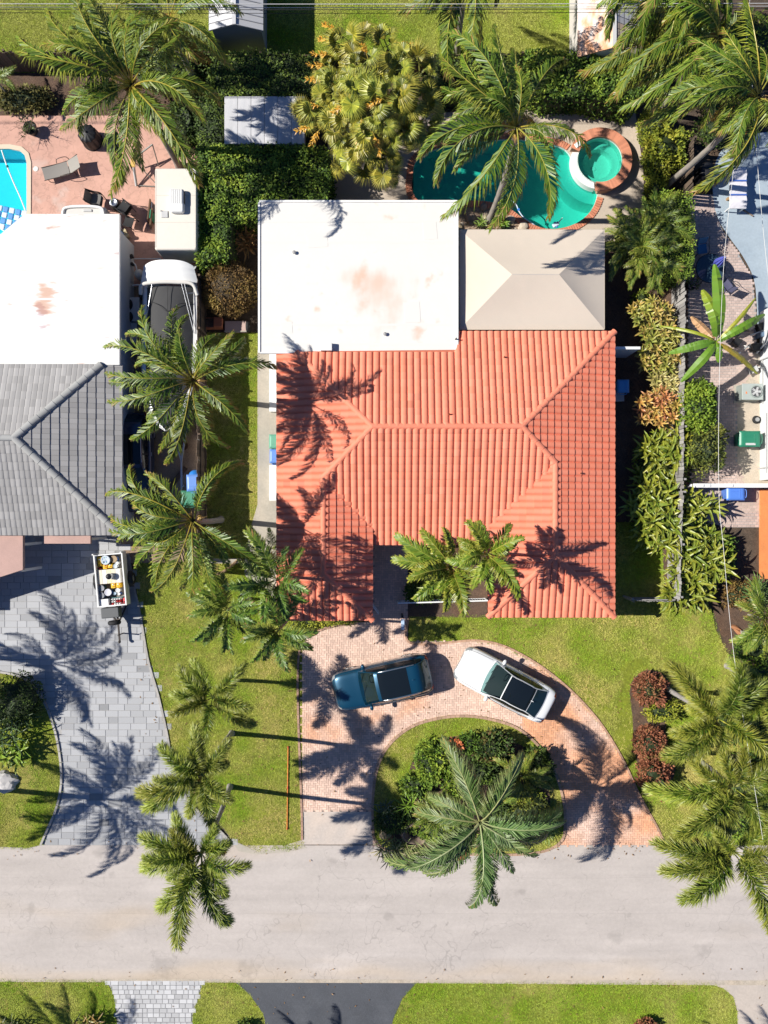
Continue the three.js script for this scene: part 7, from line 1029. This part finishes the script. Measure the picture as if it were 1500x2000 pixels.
{ // frame of a garden swing leaning beside the trailer
  const t = thing('swing_frame', 'steel swing frame with a small yellow seat beside the box trailer', 'swing frame', [gx(290), 0, gz(338)]), m = mat(0.33, 0.33, 0.3, 0.4, { metalness: 0.6 });
  obj('frame', [bar(V(-0.52, 0.05, 0.62), V(-0.5, 0.75, -0.35), 0.03), bar(V(-0.5, 0.75, -0.35), V(0.45, 0.95, -0.95), 0.04), bar(V(0.45, 0.95, -0.95), V(0.5, 0.05, -0.3), 0.03), bar(V(-0.5, 0.06, 0.62), V(0.3, 0.06, 0.66), 0.03), bar(V(-0.5, 0.7, -0.3), V(0.35, 0.06, 0.5), 0.022), bar(V(-0.05, 0.85, -0.65), V(-0.25, 0.1, -0.25), 0.03)], m, t); obj('seat', box(0.2, 0.06, 0.42, -0.52, 0.7, -0.2, 0.05, 0.02), mat(0.62, 0.4, 0.1, 0.6), t); obj('pole', bar(V(-0.52, 0.66, 0.02), V(-0.55, 0.12, 0.66), 0.05), M.greyLight, t);
}
for (const [lab, px, pz, l, m] of [['brown board leaning on the box trailer, nearest the pool', 293, 418, 0.95, M.woodBrown], ['brown board leaning on the box trailer, nearest the chairs', 297, 432, 0.8, M.woodBrown]]) { const t = thing('plank', lab, 'board', [gx(px), 0, gz(pz)], -0.12); obj('board', box(0.07, 0.75, l, 0, 0, 0, 0, 0.008).applyMatrix4(new THREE.Matrix4().makeRotationZ(-0.2)), m, t); }
{ const t = thing('sign_board', 'green and black panel standing against the box trailer', 'panel', [gx(303), 0, gz(420)], -0.1); obj('panel', [box(0.04, 0.8, 0.4, 0, 0, 0.22)], mat(0.02, 0.18, 0.1, 0.5), t); obj('upper_panel', [box(0.045, 0.7, 0.34, 0, 0, -0.2)], mat(0.06, 0.06, 0.08, 0.5), t); }
{ const t = thing('propane_tank', 'blue gas bottle against the left house wall', 'gas bottle', P(232, 455, 0.6).setY(0)); obj('tank', lathe([[0, 0.02], [0.15, 0.04], [0.16, 0.1], [0.16, 0.45], [0.12, 0.56], [0, 0.6]], 18), mat(0.03, 0.2, 0.6, 0.35), t); obj('collar', lathe([[0.08, 0.57], [0.09, 0.68], [0.08, 0.68]], 14), M.galv, t); }
{ const t = thing('cardboard_box', 'tan box beside the loose tyre on the patio', 'box', [gx(245), 0, gz(461)], 0.5); obj('box', box(0.36, 0.3, 0.42, 0, 0, 0, 0, 0.01), M.tan, t); obj('flap', [box(0.37, 0.01, 0.1, 0, 0.302, -0.12), box(0.37, 0.01, 0.1, 0, 0.302, 0.12)], mat(0.5, 0.42, 0.26, 0.8), t); }
for (const [lab, px, py, h, r, ax] of [['loose tyre with grey rim on the patio beside the tan box', 239, 474, 0.35, 0.34, 'y'], ['tyre leaning on the left house wall, upper of two', 246, 594, 0.7, 0.31, 'y'], ['tyre leaning on the left house wall, lower of two', 247, 618, 0.7, 0.29, 'y']]) { const q = P(px, py, h), t = thing('tyre', lab, 'tyre', [q.x, h - 0.12, q.z]); if (h < 0.5) t.position.y = 0.12; wheelAt(t, 0, 0, 0, r, 0.2, ax, 'tread'); t.rotation.z = 0.35; }
{ const q = P(258, 605, 0.5), t = thing('storage_box', 'grey storage box under the two tyres by the left house', 'box', [q.x, 0, q.z]); obj('box', new RoundedBoxGeometry(0.7, 0.55, 1.1, 2, 0.03).translate(0, 0.275, 0), mat(0.42, 0.45, 0.48, 0.7), t); obj('lid', new RoundedBoxGeometry(0.74, 0.05, 1.14, 2, 0.02).translate(0, 0.576, 0), mat(0.5, 0.53, 0.56, 0.7), t); }
{ const q = P(258, 650, 0.5), t = thing('storage_box', 'pale box beside the boat, below the tyres', 'box', [q.x, 0, q.z]); obj('box', new RoundedBoxGeometry(0.46, 0.5, 0.9, 2, 0.03).translate(0, 0.25, 0), mat(0.36, 0.4, 0.44, 0.7), t); obj('lid', new RoundedBoxGeometry(0.5, 0.05, 0.94, 2, 0.02).translate(0, 0.526, 0), mat(0.5, 0.52, 0.55, 0.7), t); }
{ const q = P(267, 537, 0.9), t = thing('pool_pump', 'pool pump and filter with white pipes by the left house', 'pump', [q.x, 0, q.z]), w = M.white; obj('filter_tank', lathe([[0, 0.02], [0.2, 0.04], [0.22, 0.2], [0.22, 0.75], [0.14, 0.9], [0, 0.93]], 20).translate(0.05, 0, -0.1), mat(0.55, 0.54, 0.5, 0.5), t); obj('pump', new THREE.CylinderGeometry(0.13, 0.13, 0.5, 16).rotateX(Math.PI / 2).translate(0.05, 0.3, 0.75), M.black, t); obj('pipe', [tube([V(-0.4, 0.35, 0.3), V(-0.4, 0.6, 0.35), V(-0.42, 0.6, 1.0), V(-0.1, 0.5, 1.1)], 0.035, 8, 24), tube([V(-0.35, 0.5, -0.75), V(-0.15, 0.55, -0.55), V(-0.1, 0.5, -0.2)], 0.035, 8, 18), tube([V(-0.3, 0.62, 0.4), V(0.1, 0.62, 0.42), V(0.2, 0.5, 0.75)], 0.035, 8, 18), bar(V(-0.3, 0.25, -0.95), V(0.95, 0.25, -0.95), 0.03)], w, t); obj('valve', [box(0.2, 0.2, 0.16, -0.35, 0.5, -0.95, 0.3, 0.02), box(0.12, 0.3, 0.12, -0.3, 0.4, -0.6, 0, 0.02)], M.black, t); }
{ const t = thing('water_heater', 'pale metal cabinet on the left house wall beside the pump', 'cabinet', P(240, 500, 0.8).setY(0)); obj('cabinet', new RoundedBoxGeometry(0.3, 1.2, 0.8, 2, 0.03).translate(0, 0.6, 0), mat(0.5, 0.52, 0.54, 0.5), t); obj('door', box(0.02, 1.0, 0.7, 0.15, 0.1, 0, 0, 0.006), M.greyLight, t); }
// in and beside the left pool
{ const t = thing('pool_float', 'blue and white checked float mattress in the cyan pool', 'pool float', [gx(20), -0.1, gz(428)], -0.22); for (let i = 0; i < 5; i++) for (let j = 0; j < 4; j++) obj('air_cell', new RoundedBoxGeometry(0.27, 0.12, 0.27, 2, 0.05).translate(-0.62 + i * 0.3, 0.05, -0.42 + j * 0.28), (i + j) % 2 ? mat(0.1, 0.3, 0.62, 0.35) : mat(0.62, 0.68, 0.76, 0.35), t); obj('rope', tube([V(0.75, 0.06, -0.5), V(0.85, 0.06, 0.3), V(0.5, 0.06, 0.62), V(-0.2, 0.06, 0.6), V(-0.6, 0.06, 0.4)], 0.03, 6, 30), M.white, t); }
{ const t = thing('pool_hose', 'pale pool hose trailing through the cyan pool', 'hose', [0, 0, 0]); obj('hose', tube([V(gx(2), -0.06, gz(292)), V(gx(12), -0.07, gz(322)), V(gx(24), -0.07, gz(352)), V(gx(40), -0.07, gz(388)), V(gx(49), -0.07, gz(412))], 0.035, 6, 30), M.whiteMatte, t); obj('float', new THREE.SphereGeometry(0.07, 10, 8).translate(gx(13), -0.06, gz(324)), mat(0.02, 0.2, 0.2, 0.4), t); }
{ const t = thing('skimmer_lid', 'round white skimmer lid set in the salmon patio', 'lid', [gx(70), 0.014, gz(330)]); obj('lid', lathe([[0, 0.022], [0.1, 0.02], [0.115, 0.0]], 20), M.white, t); obj('rim', new THREE.TorusGeometry(0.12, 0.012, 6, 24).rotateX(Math.PI / 2).translate(0, 0.006, 0), M.cream, t); }
// ------------------------------------------------------------------ middle garden
{ // stones and bed at the foot of the pool palm
  const bed = struct('stone_bed', sheet(smoothPoly([[890, 398], [930, 398], [985, 408], [1020, 432], [1040, 447], [1040, 470], [890, 470]], 2), 0.018), M.gravel);
  for (let i = 0; i < 46; i++) { const px = rr(893, 1028), pz = rr(402, 452); if (pz < 398 + Math.max(0, (px - 975)) * 0.62 + 6) continue; const r = i < 8 ? rr(0.14, 0.24) : rr(0.04, 0.1), g = new THREE.IcosahedronGeometry(1, 2), p = g.attributes.position; for (let k = 0; k < p.count; k++) { const n = 1 + 0.5 * fbm(p.getX(k) * 1.1 + i, p.getZ(k) * 1.1 + p.getY(k), 2); p.setXYZ(k, p.getX(k) * r * n * 1.15, p.getY(k) * r * 0.65 * n, p.getZ(k) * r * n); } g.computeVertexNormals(); const s = part('stone', g, [M.tan, mat(0.42, 0.33, 0.24, 0.9), mat(0.5, 0.42, 0.33, 0.9), mat(0.34, 0.25, 0.18, 0.9)][i % 4], bed); s.position.set(gx(px), r * 0.3, gz(pz)); s.rotation.y = rr(0, 6); }
}
{ const t = thing('pool_hose', 'light blue cleaner hose running into the kidney pool', 'hose', [0, 0, 0]); obj('hose', tube([V(gx(998), 0.1, gz(392)), V(gx(1008), 0.1, gz(402)), V(gx(1012), 0.1, gz(412)), V(gx(1022), 0.1, gz(426)), V(gx(1040), 0.08, gz(438)), V(gx(1050), -0.1, gz(443))], 0.03, 6, 30), mat(0.5, 0.62, 0.75, 0.5), t); obj('coupling', cyl(0.06, 0.06, 0.08, gx(1012), 0.07, gz(411), 12), M.blue, t); }
{ const t = thing('pool_cleaner', 'small white and blue cleaner at the near rim of the kidney pool', 'pool cleaner', [gx(1086), -0.1, gz(438)], 0.5); obj('body', new RoundedBoxGeometry(0.34, 0.14, 0.2, 3, 0.05).translate(0, 0.05, 0), mat(0.55, 0.7, 0.8, 0.4), t); obj('arm', bar(V(0.1, 0.08, 0), V(0.42, 0.1, -0.12), 0.025), M.white, t); obj('wheel', [-1, 1].map(s => new THREE.CylinderGeometry(0.06, 0.06, 0.04, 12).rotateX(Math.PI / 2).translate(0, 0.03, s * 0.12)), M.blue, t); }
{ const t = thing('planter_box', 'terracotta coloured planter beside the round copper shrub', 'planter', [gx(420), 0, gz(634)]); obj('box', [box(0.8, 0.4, 0.5, 0, 0, 0, 0, 0.02)], M.terracotta, t); obj('soil', box(0.7, 0.02, 0.4, 0, 0.392, 0), M.mulch, t); obj('upper_tier', box(0.4, 0.2, 0.46, 0.25, 0.401, 0, 0, 0.02), M.terracotta, t); }
{ const t = thing('paving_slab', 'pinkish slab beside the terracotta planter', 'slab', [gx(462), 0, gz(640)]); obj('slab', box(1.0, 0.3, 0.5, 0, 0, 0, 0, 0.01), mat(0.5, 0.36, 0.32, 0.85), t); obj('lip', box(1.04, 0.03, 0.06, 0, 0.302, 0.24), M.concrete, t); }
{ const t = thing('tyre', 'black tyre standing beside the pinkish slab', 'tyre', [gx(486), 0.26, gz(640)]); wheelAt(t, 0, 0, 0, 0.26, 0.17, 'x', 'tread'); }
for (const [lab, x0, z0, x1, z1, h] of [['long white cabinet top along the red house wall, upper of two', 526, 690, 560, 804, 0.55], ['white cabinet top along the red house wall, lower of two', 526, 908, 560, 978, 0.5]]) { const a = P(x0, z0, h), b = P(x1, z1, h), t = thing('wall_cabinet', lab, 'cabinet', [(a.x + b.x) / 2, 0, (a.z + b.z) / 2]); obj('body', box(b.x - a.x - 0.04, h - 0.05, b.z - a.z - 0.04, 0, 0, 0), M.whiteMatte, t); const n = Math.round((b.z - a.z) / 0.9); for (let i = 0; i < n; i++) obj('top_panel', box(b.x - a.x, 0.05, (b.z - a.z) / n - 0.008, 0, h - 0.05, a.z - (a.z + b.z) / 2 + (i + 0.5) * (b.z - a.z) / n, 0, 0.008), M.white, t); }
{ const t = thing('storage_box', 'grey box below the blue bin in the shade of the red roof', 'box', [gx(1203), 0, gz(776)]); obj('box', box(0.5, 0.4, 0.45, 0, 0, 0, 0, 0.02), M.grey, t); obj('lid', box(0.54, 0.04, 0.49, 0, 0.401, 0, 0, 0.01), M.greyLight, t); }
{ // white railing across the courtyard
  const h = 1.05, a = P(778, 1178, h), b = P(953, 1173, h), t = thing('railing', 'white metal railing across the courtyard bed', 'railing', a.clone().setY(0)), d = b.clone().sub(a), L = d.length(), n = d.clone().normalize();
  obj('top_rail', beam(V(0, h, 0), d.clone().setY(h), 0.06, 0.05), M.white, t); obj('bottom_rail', beam(V(0, 0.12, 0), d.clone().setY(0.12), 0.04, 0.04), M.white, t); for (let s = 0.06; s < L; s += 0.115) { const p = part('baluster', balGeo(h), M.white, t); p.position.copy(n).multiplyScalar(s); } for (const s of [0, L * 0.36, L * 0.7, L - 0.03]) { const p = part('post', box(0.06, h, 0.06), M.white, t); p.position.copy(n).multiplyScalar(s); }
}
function balGeo(h) { return balGeo.g || (balGeo.g = box(0.022, h - 0.14, 0.022, 0, 0.13, 0)); }
{ const h = 1.05, t = thing('garden_gate', 'small white metal gate at the corner of the red roof wing', 'gate', P(726, 1182, h).setY(0), -0.9); obj('frame', [box(0.55, 0.04, 0.04, 0.25, h - 0.04, 0), box(0.55, 0.04, 0.04, 0.25, 0.1, 0), box(0.04, h - 0.15, 0.04, 0, 0.12, 0), box(0.04, h - 0.15, 0.04, 0.5, 0.12, 0)], M.white, t); for (let i = 1; i < 5; i++) obj('bar', box(0.02, h - 0.2, 0.02, i * 0.1, 0.14, 0), M.white, t); }
{ const t = thing('slim_post', 'slim post beside the front walk, its shaded part painted black below a pale blue top', 'post', [gx(785), 0, gz(1200)]); obj('post', box(0.1, 0.95, 0.1, 0, 0, 0, 0, 0.01), M.black, t); obj('cap', new RoundedBoxGeometry(0.16, 0.06, 0.5, 2, 0.02).translate(0.02, 0.98, 0.34), mat(0.42, 0.55, 0.72, 0.4), t); }  // one blue grey post: black colour stands for its shadowed part, no lamp
{ const t = thing('pole', 'thin orange pole lying on the left lawn beside the brick driveway', 'pole', [gx(562), 0.06, gz(1538)], -0.012); obj('pole', bar(V(0, 0, -1.9), V(0, 0, 1.9), 0.022, 8), M.orange, t); obj('cap', [bar(V(0, 0, -1.98), V(0, 0, -1.9), 0.036, 8), bar(V(0, 0, 1.9), V(0, 0, 1.98), 0.036, 8), bar(V(0, 0, -0.05), V(0, 0, 0.05), 0.04, 8)], mat(0.5, 0.08, 0.02, 0.5), t); }
{ const q = P(812, 1632, 0.6), t = thing('tree_stump', 'hollow grey tree stump at the road end of the driveway island', 'tree stump', [q.x, 0, q.z]); const g = grid((u, v) => { const a = u * Math.PI * 2, n = 1 + 0.35 * fbm(Math.cos(a) * 1.4 + 3, Math.sin(a) * 1.4 + v * 0.6, 3), r = v < 0.55 ? lerp(0.62, 0.46, v / 0.55) : lerp(0.46, 0.26, (v - 0.55) / 0.45), y = v < 0.55 ? lerp(0, 0.62, v / 0.55) + 0.1 * fbm(Math.cos(a) * 2, Math.sin(a) * 2, 2) : lerp(0.6, 0.15, (v - 0.55) / 0.45); return V(Math.cos(a) * r * n * 1.25, y, Math.sin(a) * r * n); }, 40, 14); obj('trunk', g, mat(1, 1, 1, 0.95, { map: mottled(256, 1, [0.24, 0.18, 0.14], grain(5, 0.5, 40, 0.4, 0.2), 0.1) }), t); obj('heart', cyl(0.3, 0.3, 0.16, 0, 0.0, 0, 16), M.black, t); }
for (const [lab, px, pz, r, m] of [['pale rock beside the stump on the driveway island', 775, 1598, 0.13, mat(0.5, 0.48, 0.46, 0.9)], ['large pale rock on the grey driveway island', 12, 1525, 0.55, mat(0.5, 0.48, 0.47, 0.9)], ['tan rock at the road edge of the driveway island', 752, 1628, 0.24, M.tan], ['orange clay pot shard at the road edge below the date palm', 898, 1668, 0.28, mat(0.55, 0.2, 0.09, 0.8)]]) { const t = thing('rock', lab, 'rock', [gx(px), 0.05, gz(pz)]); const g = new THREE.IcosahedronGeometry(1, 3), p = g.attributes.position; for (let k = 0; k < p.count; k++) { const n = 1 + 0.6 * fbm(p.getX(k) * 1.3 + px, p.getZ(k) * 1.3 + p.getY(k), 3); p.setXYZ(k, p.getX(k) * r * n * 1.2, Math.max(-0.1, p.getY(k) * r * 0.7 * n), p.getZ(k) * r * n); } g.computeVertexNormals(); obj('stone', g, m, t); }
{ const t = thing('fallen_bark', 'orange brown fallen palm husks on the mulch at the right', 'palm husk', [gx(1446), 0, gz(1238)]); for (const [x, z, a, l] of [[0, 0, 0.7, 0.8], [0.25, 0.12, 0.9, 0.7], [-0.1, 0.35, 0.1, 0.5], [-0.25, -0.3, 0.4, 0.5]]) obj('husk', grid((u, v) => V((u - 0.5) * l, 0.05 + 0.1 * Math.sin(Math.PI * v), (v - 0.5) * 0.22 * Math.sin(Math.PI * (0.2 + 0.7 * u))), 8, 6).rotateY(-a).translate(x, 0, z), mat(0.42, 0.19, 0.09, 0.8), t); }
{ const t = thing('log', 'pale grey log lying across the mulch at the right edge', 'log', [gx(1476), 0, gz(1242)], -0.25); obj('log', new THREE.CylinderGeometry(0.09, 0.13, 1.6, 12).rotateZ(Math.PI / 2).translate(0, 0.12, 0), mat(0.36, 0.33, 0.3, 0.9), t); obj('stub', bar(V(-0.3, 0.14, 0), V(-0.5, 0.3, 0.35), 0.04), mat(0.36, 0.33, 0.3, 0.9), t); }
{ const q = P(57, 1056, 0.45), t = thing('garden_chair', 'dark blue grey chair in the porch shade', 'chair', [q.x, 0, q.z], 0.4); obj('seat', box(0.5, 0.04, 0.5, 0, 0.42, 0, 0, 0.01), mat(0.3, 0.36, 0.42, 0.6), t); obj('backrest', box(0.5, 0.45, 0.04, 0, 0.46, -0.24, 0, 0.01), mat(0.3, 0.36, 0.42, 0.6), t); for (const a of [-1, 1]) for (const b of [-1, 1]) obj('leg', box(0.04, 0.42, 0.04, a * 0.22, 0, b * 0.22), M.grey, t); }
// ------------------------------------------------------------------ right yards
{ const q = P(1470, 765, 0.8), t = thing('air_conditioner', 'grey green outdoor air conditioner with a round fan by the pale wall', 'air conditioner', [q.x, 0, q.z]), m = mat(0.27, 0.31, 0.29, 0.5); obj('cabinet', new RoundedBoxGeometry(0.95, 0.75, 0.72, 3, 0.06).translate(0, 0.4, 0), m, t); obj('top_cover', new RoundedBoxGeometry(0.99, 0.05, 0.76, 2, 0.02).translate(0, 0.79, 0), mat(0.36, 0.4, 0.38, 0.5), t); const f = obj('fan_ring', new THREE.TorusGeometry(0.27, 0.03, 8, 30).rotateX(Math.PI / 2).translate(0.16, 0.83, 0), m, t); obj('fan_well', cyl(0.25, 0.25, 0.02, 0.16, 0.812, 0, 26), M.black, t); for (let i = 0; i < 5; i++) obj('fan_blade', box(0.2, 0.012, 0.1, 0.12, 0.835, 0, 0, 0.004).rotateY(i * 1.2566).translate(0.16, 0, 0), M.greyLight, t); obj('hub', cyl(0.07, 0.07, 0.03, 0.16, 0.835, 0, 14), M.greyLight, t); for (let i = 1; i < 6; i++) obj('guard_ring', new THREE.TorusGeometry(0.05 * i, 0.005, 5, 28).rotateX(Math.PI / 2).translate(0.16, 0.87, 0), M.galv, t); obj('label_plate', box(0.05, 0.01, 0.1, -0.3, 0.816, 0.05), M.orange, t); obj('base_slab', box(1.1, 0.06, 0.86, 0, -0.02, 0), M.concrete, t); }
{ const t = thing('hose_reel', 'small dark hose reel on the sand above the green bin', 'hose reel', [gx(1476), 0, gz(820)]); for (let i = 0; i < 4; i++) obj('hose_coil', new THREE.TorusGeometry(0.17 - i * 0.012, 0.025, 6, 24).rotateX(Math.PI / 2).translate(0, 0.05 + i * 0.04, 0), M.rubber, t); obj('hub', cyl(0.1, 0.1, 0.2, 0, 0, 0, 16), M.grey, t); }
{ const q = P(1388, 524, 0.72), t = thing('patio_table', 'round dark glass table on the paved patio', 'table', [q.x, 0, q.z]), m = M.black; obj('table_top', cyl(0.68, 0.68, 0.015, 0, 0.71, 0, 40), mat(0.03, 0.06, 0.09, 0.06), t); obj('rim', new THREE.TorusGeometry(0.68, 0.02, 8, 44).rotateX(Math.PI / 2).translate(0, 0.717, 0), m, t); for (let i = 0; i < 4; i++) { const a = i * 1.5708 + 0.4; obj('leg', tube([V(Math.cos(a) * 0.6, 0.7, Math.sin(a) * 0.6), V(Math.cos(a) * 0.4, 0.35, Math.sin(a) * 0.4), V(Math.cos(a) * 0.62, 0, Math.sin(a) * 0.62)], 0.02, 6, 14), m, t); } }
{ const q = P(1388, 524, 0.72), t = thing('closed_parasol', 'closed violet blue parasol standing in the round glass table', 'parasol', [q.x, 0, q.z]); obj('pole', bar(V(0, 0, 0), V(0, 2.4, 0), 0.022), M.darkMetal, t); obj('canopy', grid((u, v) => { const a = u * Math.PI * 2, r = (0.05 + 0.11 * Math.sin(Math.PI * Math.pow(v, 0.8))) * (1 + 0.28 * Math.cos(a * 8)); return V(Math.cos(a) * r, lerp(1.15, 2.35, v), Math.sin(a) * r); }, 64, 12), mat(0.10, 0.12, 0.48, 0.7), t); obj('finial', new THREE.SphereGeometry(0.035, 10, 8).translate(0, 2.42, 0), mat(0.3, 0.32, 0.6, 0.5), t); }
patioChair('patio_chair', 'blue sling chair above the round glass table', 1372, 485, 0.15, M.black, mat(0.06, 0.2, 0.38, 0.7)); patioChair('patio_chair', 'dark chair below the round glass table by the banana leaf', 1420, 557, -2.5, M.black, mat(0.08, 0.08, 0.14, 0.7));
{ const q = P(1442, 366, 0.7), t = thing('padded_bench', 'white quilted bench with blue folds standing on the blue court', 'bench', [q.x, 0, q.z]); for (let i = 0; i < 3; i++) obj('cushion', grid((u, v) => V((u - 0.5) * 0.78, 0.66 + 0.09 * Math.sin(Math.PI * Math.min(1, v * 1.02)) + 0.03 * fbm(u * 5, v * 5 + i * 3, 3), -0.95 + i * 0.66 + v * 0.6), 14, 12), mat(0.7, 0.68, 0.72, 0.6), t); obj('strap', [0, 1].map(i => box(0.8, 0.05, 0.07, 0, 0.66, -0.32 + i * 0.66)), mat(0.05, 0.12, 0.42, 0.6), t); obj('frame', box(0.76, 0.05, 1.95, 0, 0.6, 0), M.white, t); for (const a of [-1, 1]) for (const b of [-1, 1]) obj('leg', box(0.05, 0.6, 0.05, a * 0.34, 0, b * 0.9), M.white, t); }
{ const a = V(gx(1420), 0.06, gz(390)), b = V(gx(1470), 0.06, gz(423)), t = thing('pole', 'brown pole lying on the blue court below the white bench', 'pole', [0, 0, 0]); obj('pole', bar(a, b, 0.035, 8), mat(0.22, 0.16, 0.12, 0.6), t); obj('socket', [bar(a.clone().add(V(0, -0.05, 0)), a.clone().add(V(0, 0.1, 0)), 0.07, 10)], mat(0.4, 0.25, 0.12, 0.6), t); }
{ const q = P(1384, 330, 1.1), t = thing('plastic_drum', 'black ribbed drum in the shade beside the leaning palm trunk', 'barrel', [q.x, 0, q.z]); obj('body', lathe([[0, 0], [0.36, 0], [0.4, 0.15], [0.37, 0.35], [0.4, 0.55], [0.37, 0.75], [0.38, 0.95], [0.3, 1.08], [0, 1.1]], 24), M.black, t); obj('cap', cyl(0.08, 0.08, 0.05, 0.15, 1.09, 0, 12), M.rubber, t); }
{ const c = P(1482, 690, 0.6), t = thing('scrap_heap', 'jumbled heap of pipes and boxes under the banana leaf', 'scrap heap', [c.x - 0.3, 0, c.z]); for (let i = 0; i < 16; i++) { const x = rr(-0.7, 0.6), z = rr(-1.4, 0.8); if (i % 2) obj('pipe', bar(V(x, rr(0.05, 0.3), z), V(x + rr(-0.7, 0.7), rr(0.2, 0.9), z + rr(-0.6, 0.6)), rr(0.02, 0.05)), pick([M.white, M.galv, M.darkMetal]), t); else obj('crate', box(rr(0.2, 0.45), rr(0.15, 0.5), rr(0.2, 0.4), x, 0, z, rr(0, 3), 0.01), pick([mat(0.1, 0.16, 0.24, 0.6), M.greyLight, M.black, M.woodGrey]), t); } }
{ const t = thing('stepping_stones', 'pale broken stones on top of the long white wall', 'stones', [0, 0, 0]); for (const [px, w] of [[1349, 0.14], [1368, 0.3], [1424, 0.34], [1385, 0.12]]) { const q = P(px, 944, 1.34); obj('stone', box(w, 0.05, 0.12, q.x, 1.332, gz(950), rr(-0.1, 0.1), 0.015), M.white, t); } }
// ------------------------------------------------------------------ overhead wires
for (const [lab, y, r, m, hh] of [['pale overhead wire, uppermost of the four crossing the top', 7, 0.013, M.greyLight, 8.2], ['thin pale overhead wire, second of the four crossing the top', 13, 0.011, M.greyLight, 8.0], ['black overhead cable, third of the four crossing the top', 17, 0.012, M.black, 7.8], ['black overhead cable, lowest of the four crossing the top', 24, 0.010, M.black, 7.6]]) { const t = thing('overhead_wire', lab, 'wire', [0, 0, 0]), pts = [-900, 0, 500, 900, 1500, 2400].map((x, i) => P(x, y + [2, 1, 2, 1.5, -1, -3][i] * (y > 10 ? 1 : 0.5), hh)); part('cable', tube(pts, r, 5, 60), m, t); }
{ const t = thing('service_wire', 'long pale service wire sagging past the banana plant down the right side', 'wire', [0, 0, 0]); part('cable', tube([P(1470, -60, 7), P(1442, 247, 6.2), P(1415, 500, 5.4), P(1405, 740, 5.0), P(1405, 985, 5.0), P(1412, 1060, 5.1), P(1432, 1268, 5.6), P(1490, 1640, 6.6)], 0.009, 5, 90), M.whiteMatte, t); }
{ const t = thing('service_wire', 'short pale service wire over the blue court near the right edge', 'wire', [0, 0, 0]); part('cable', tube([P(1466, 120, 7), P(1480, 327, 6.4), P(1496, 500, 6.2), P(1530, 760, 6)], 0.009, 5, 50), M.whiteMatte, t); }
renderer.render(scene, camera);
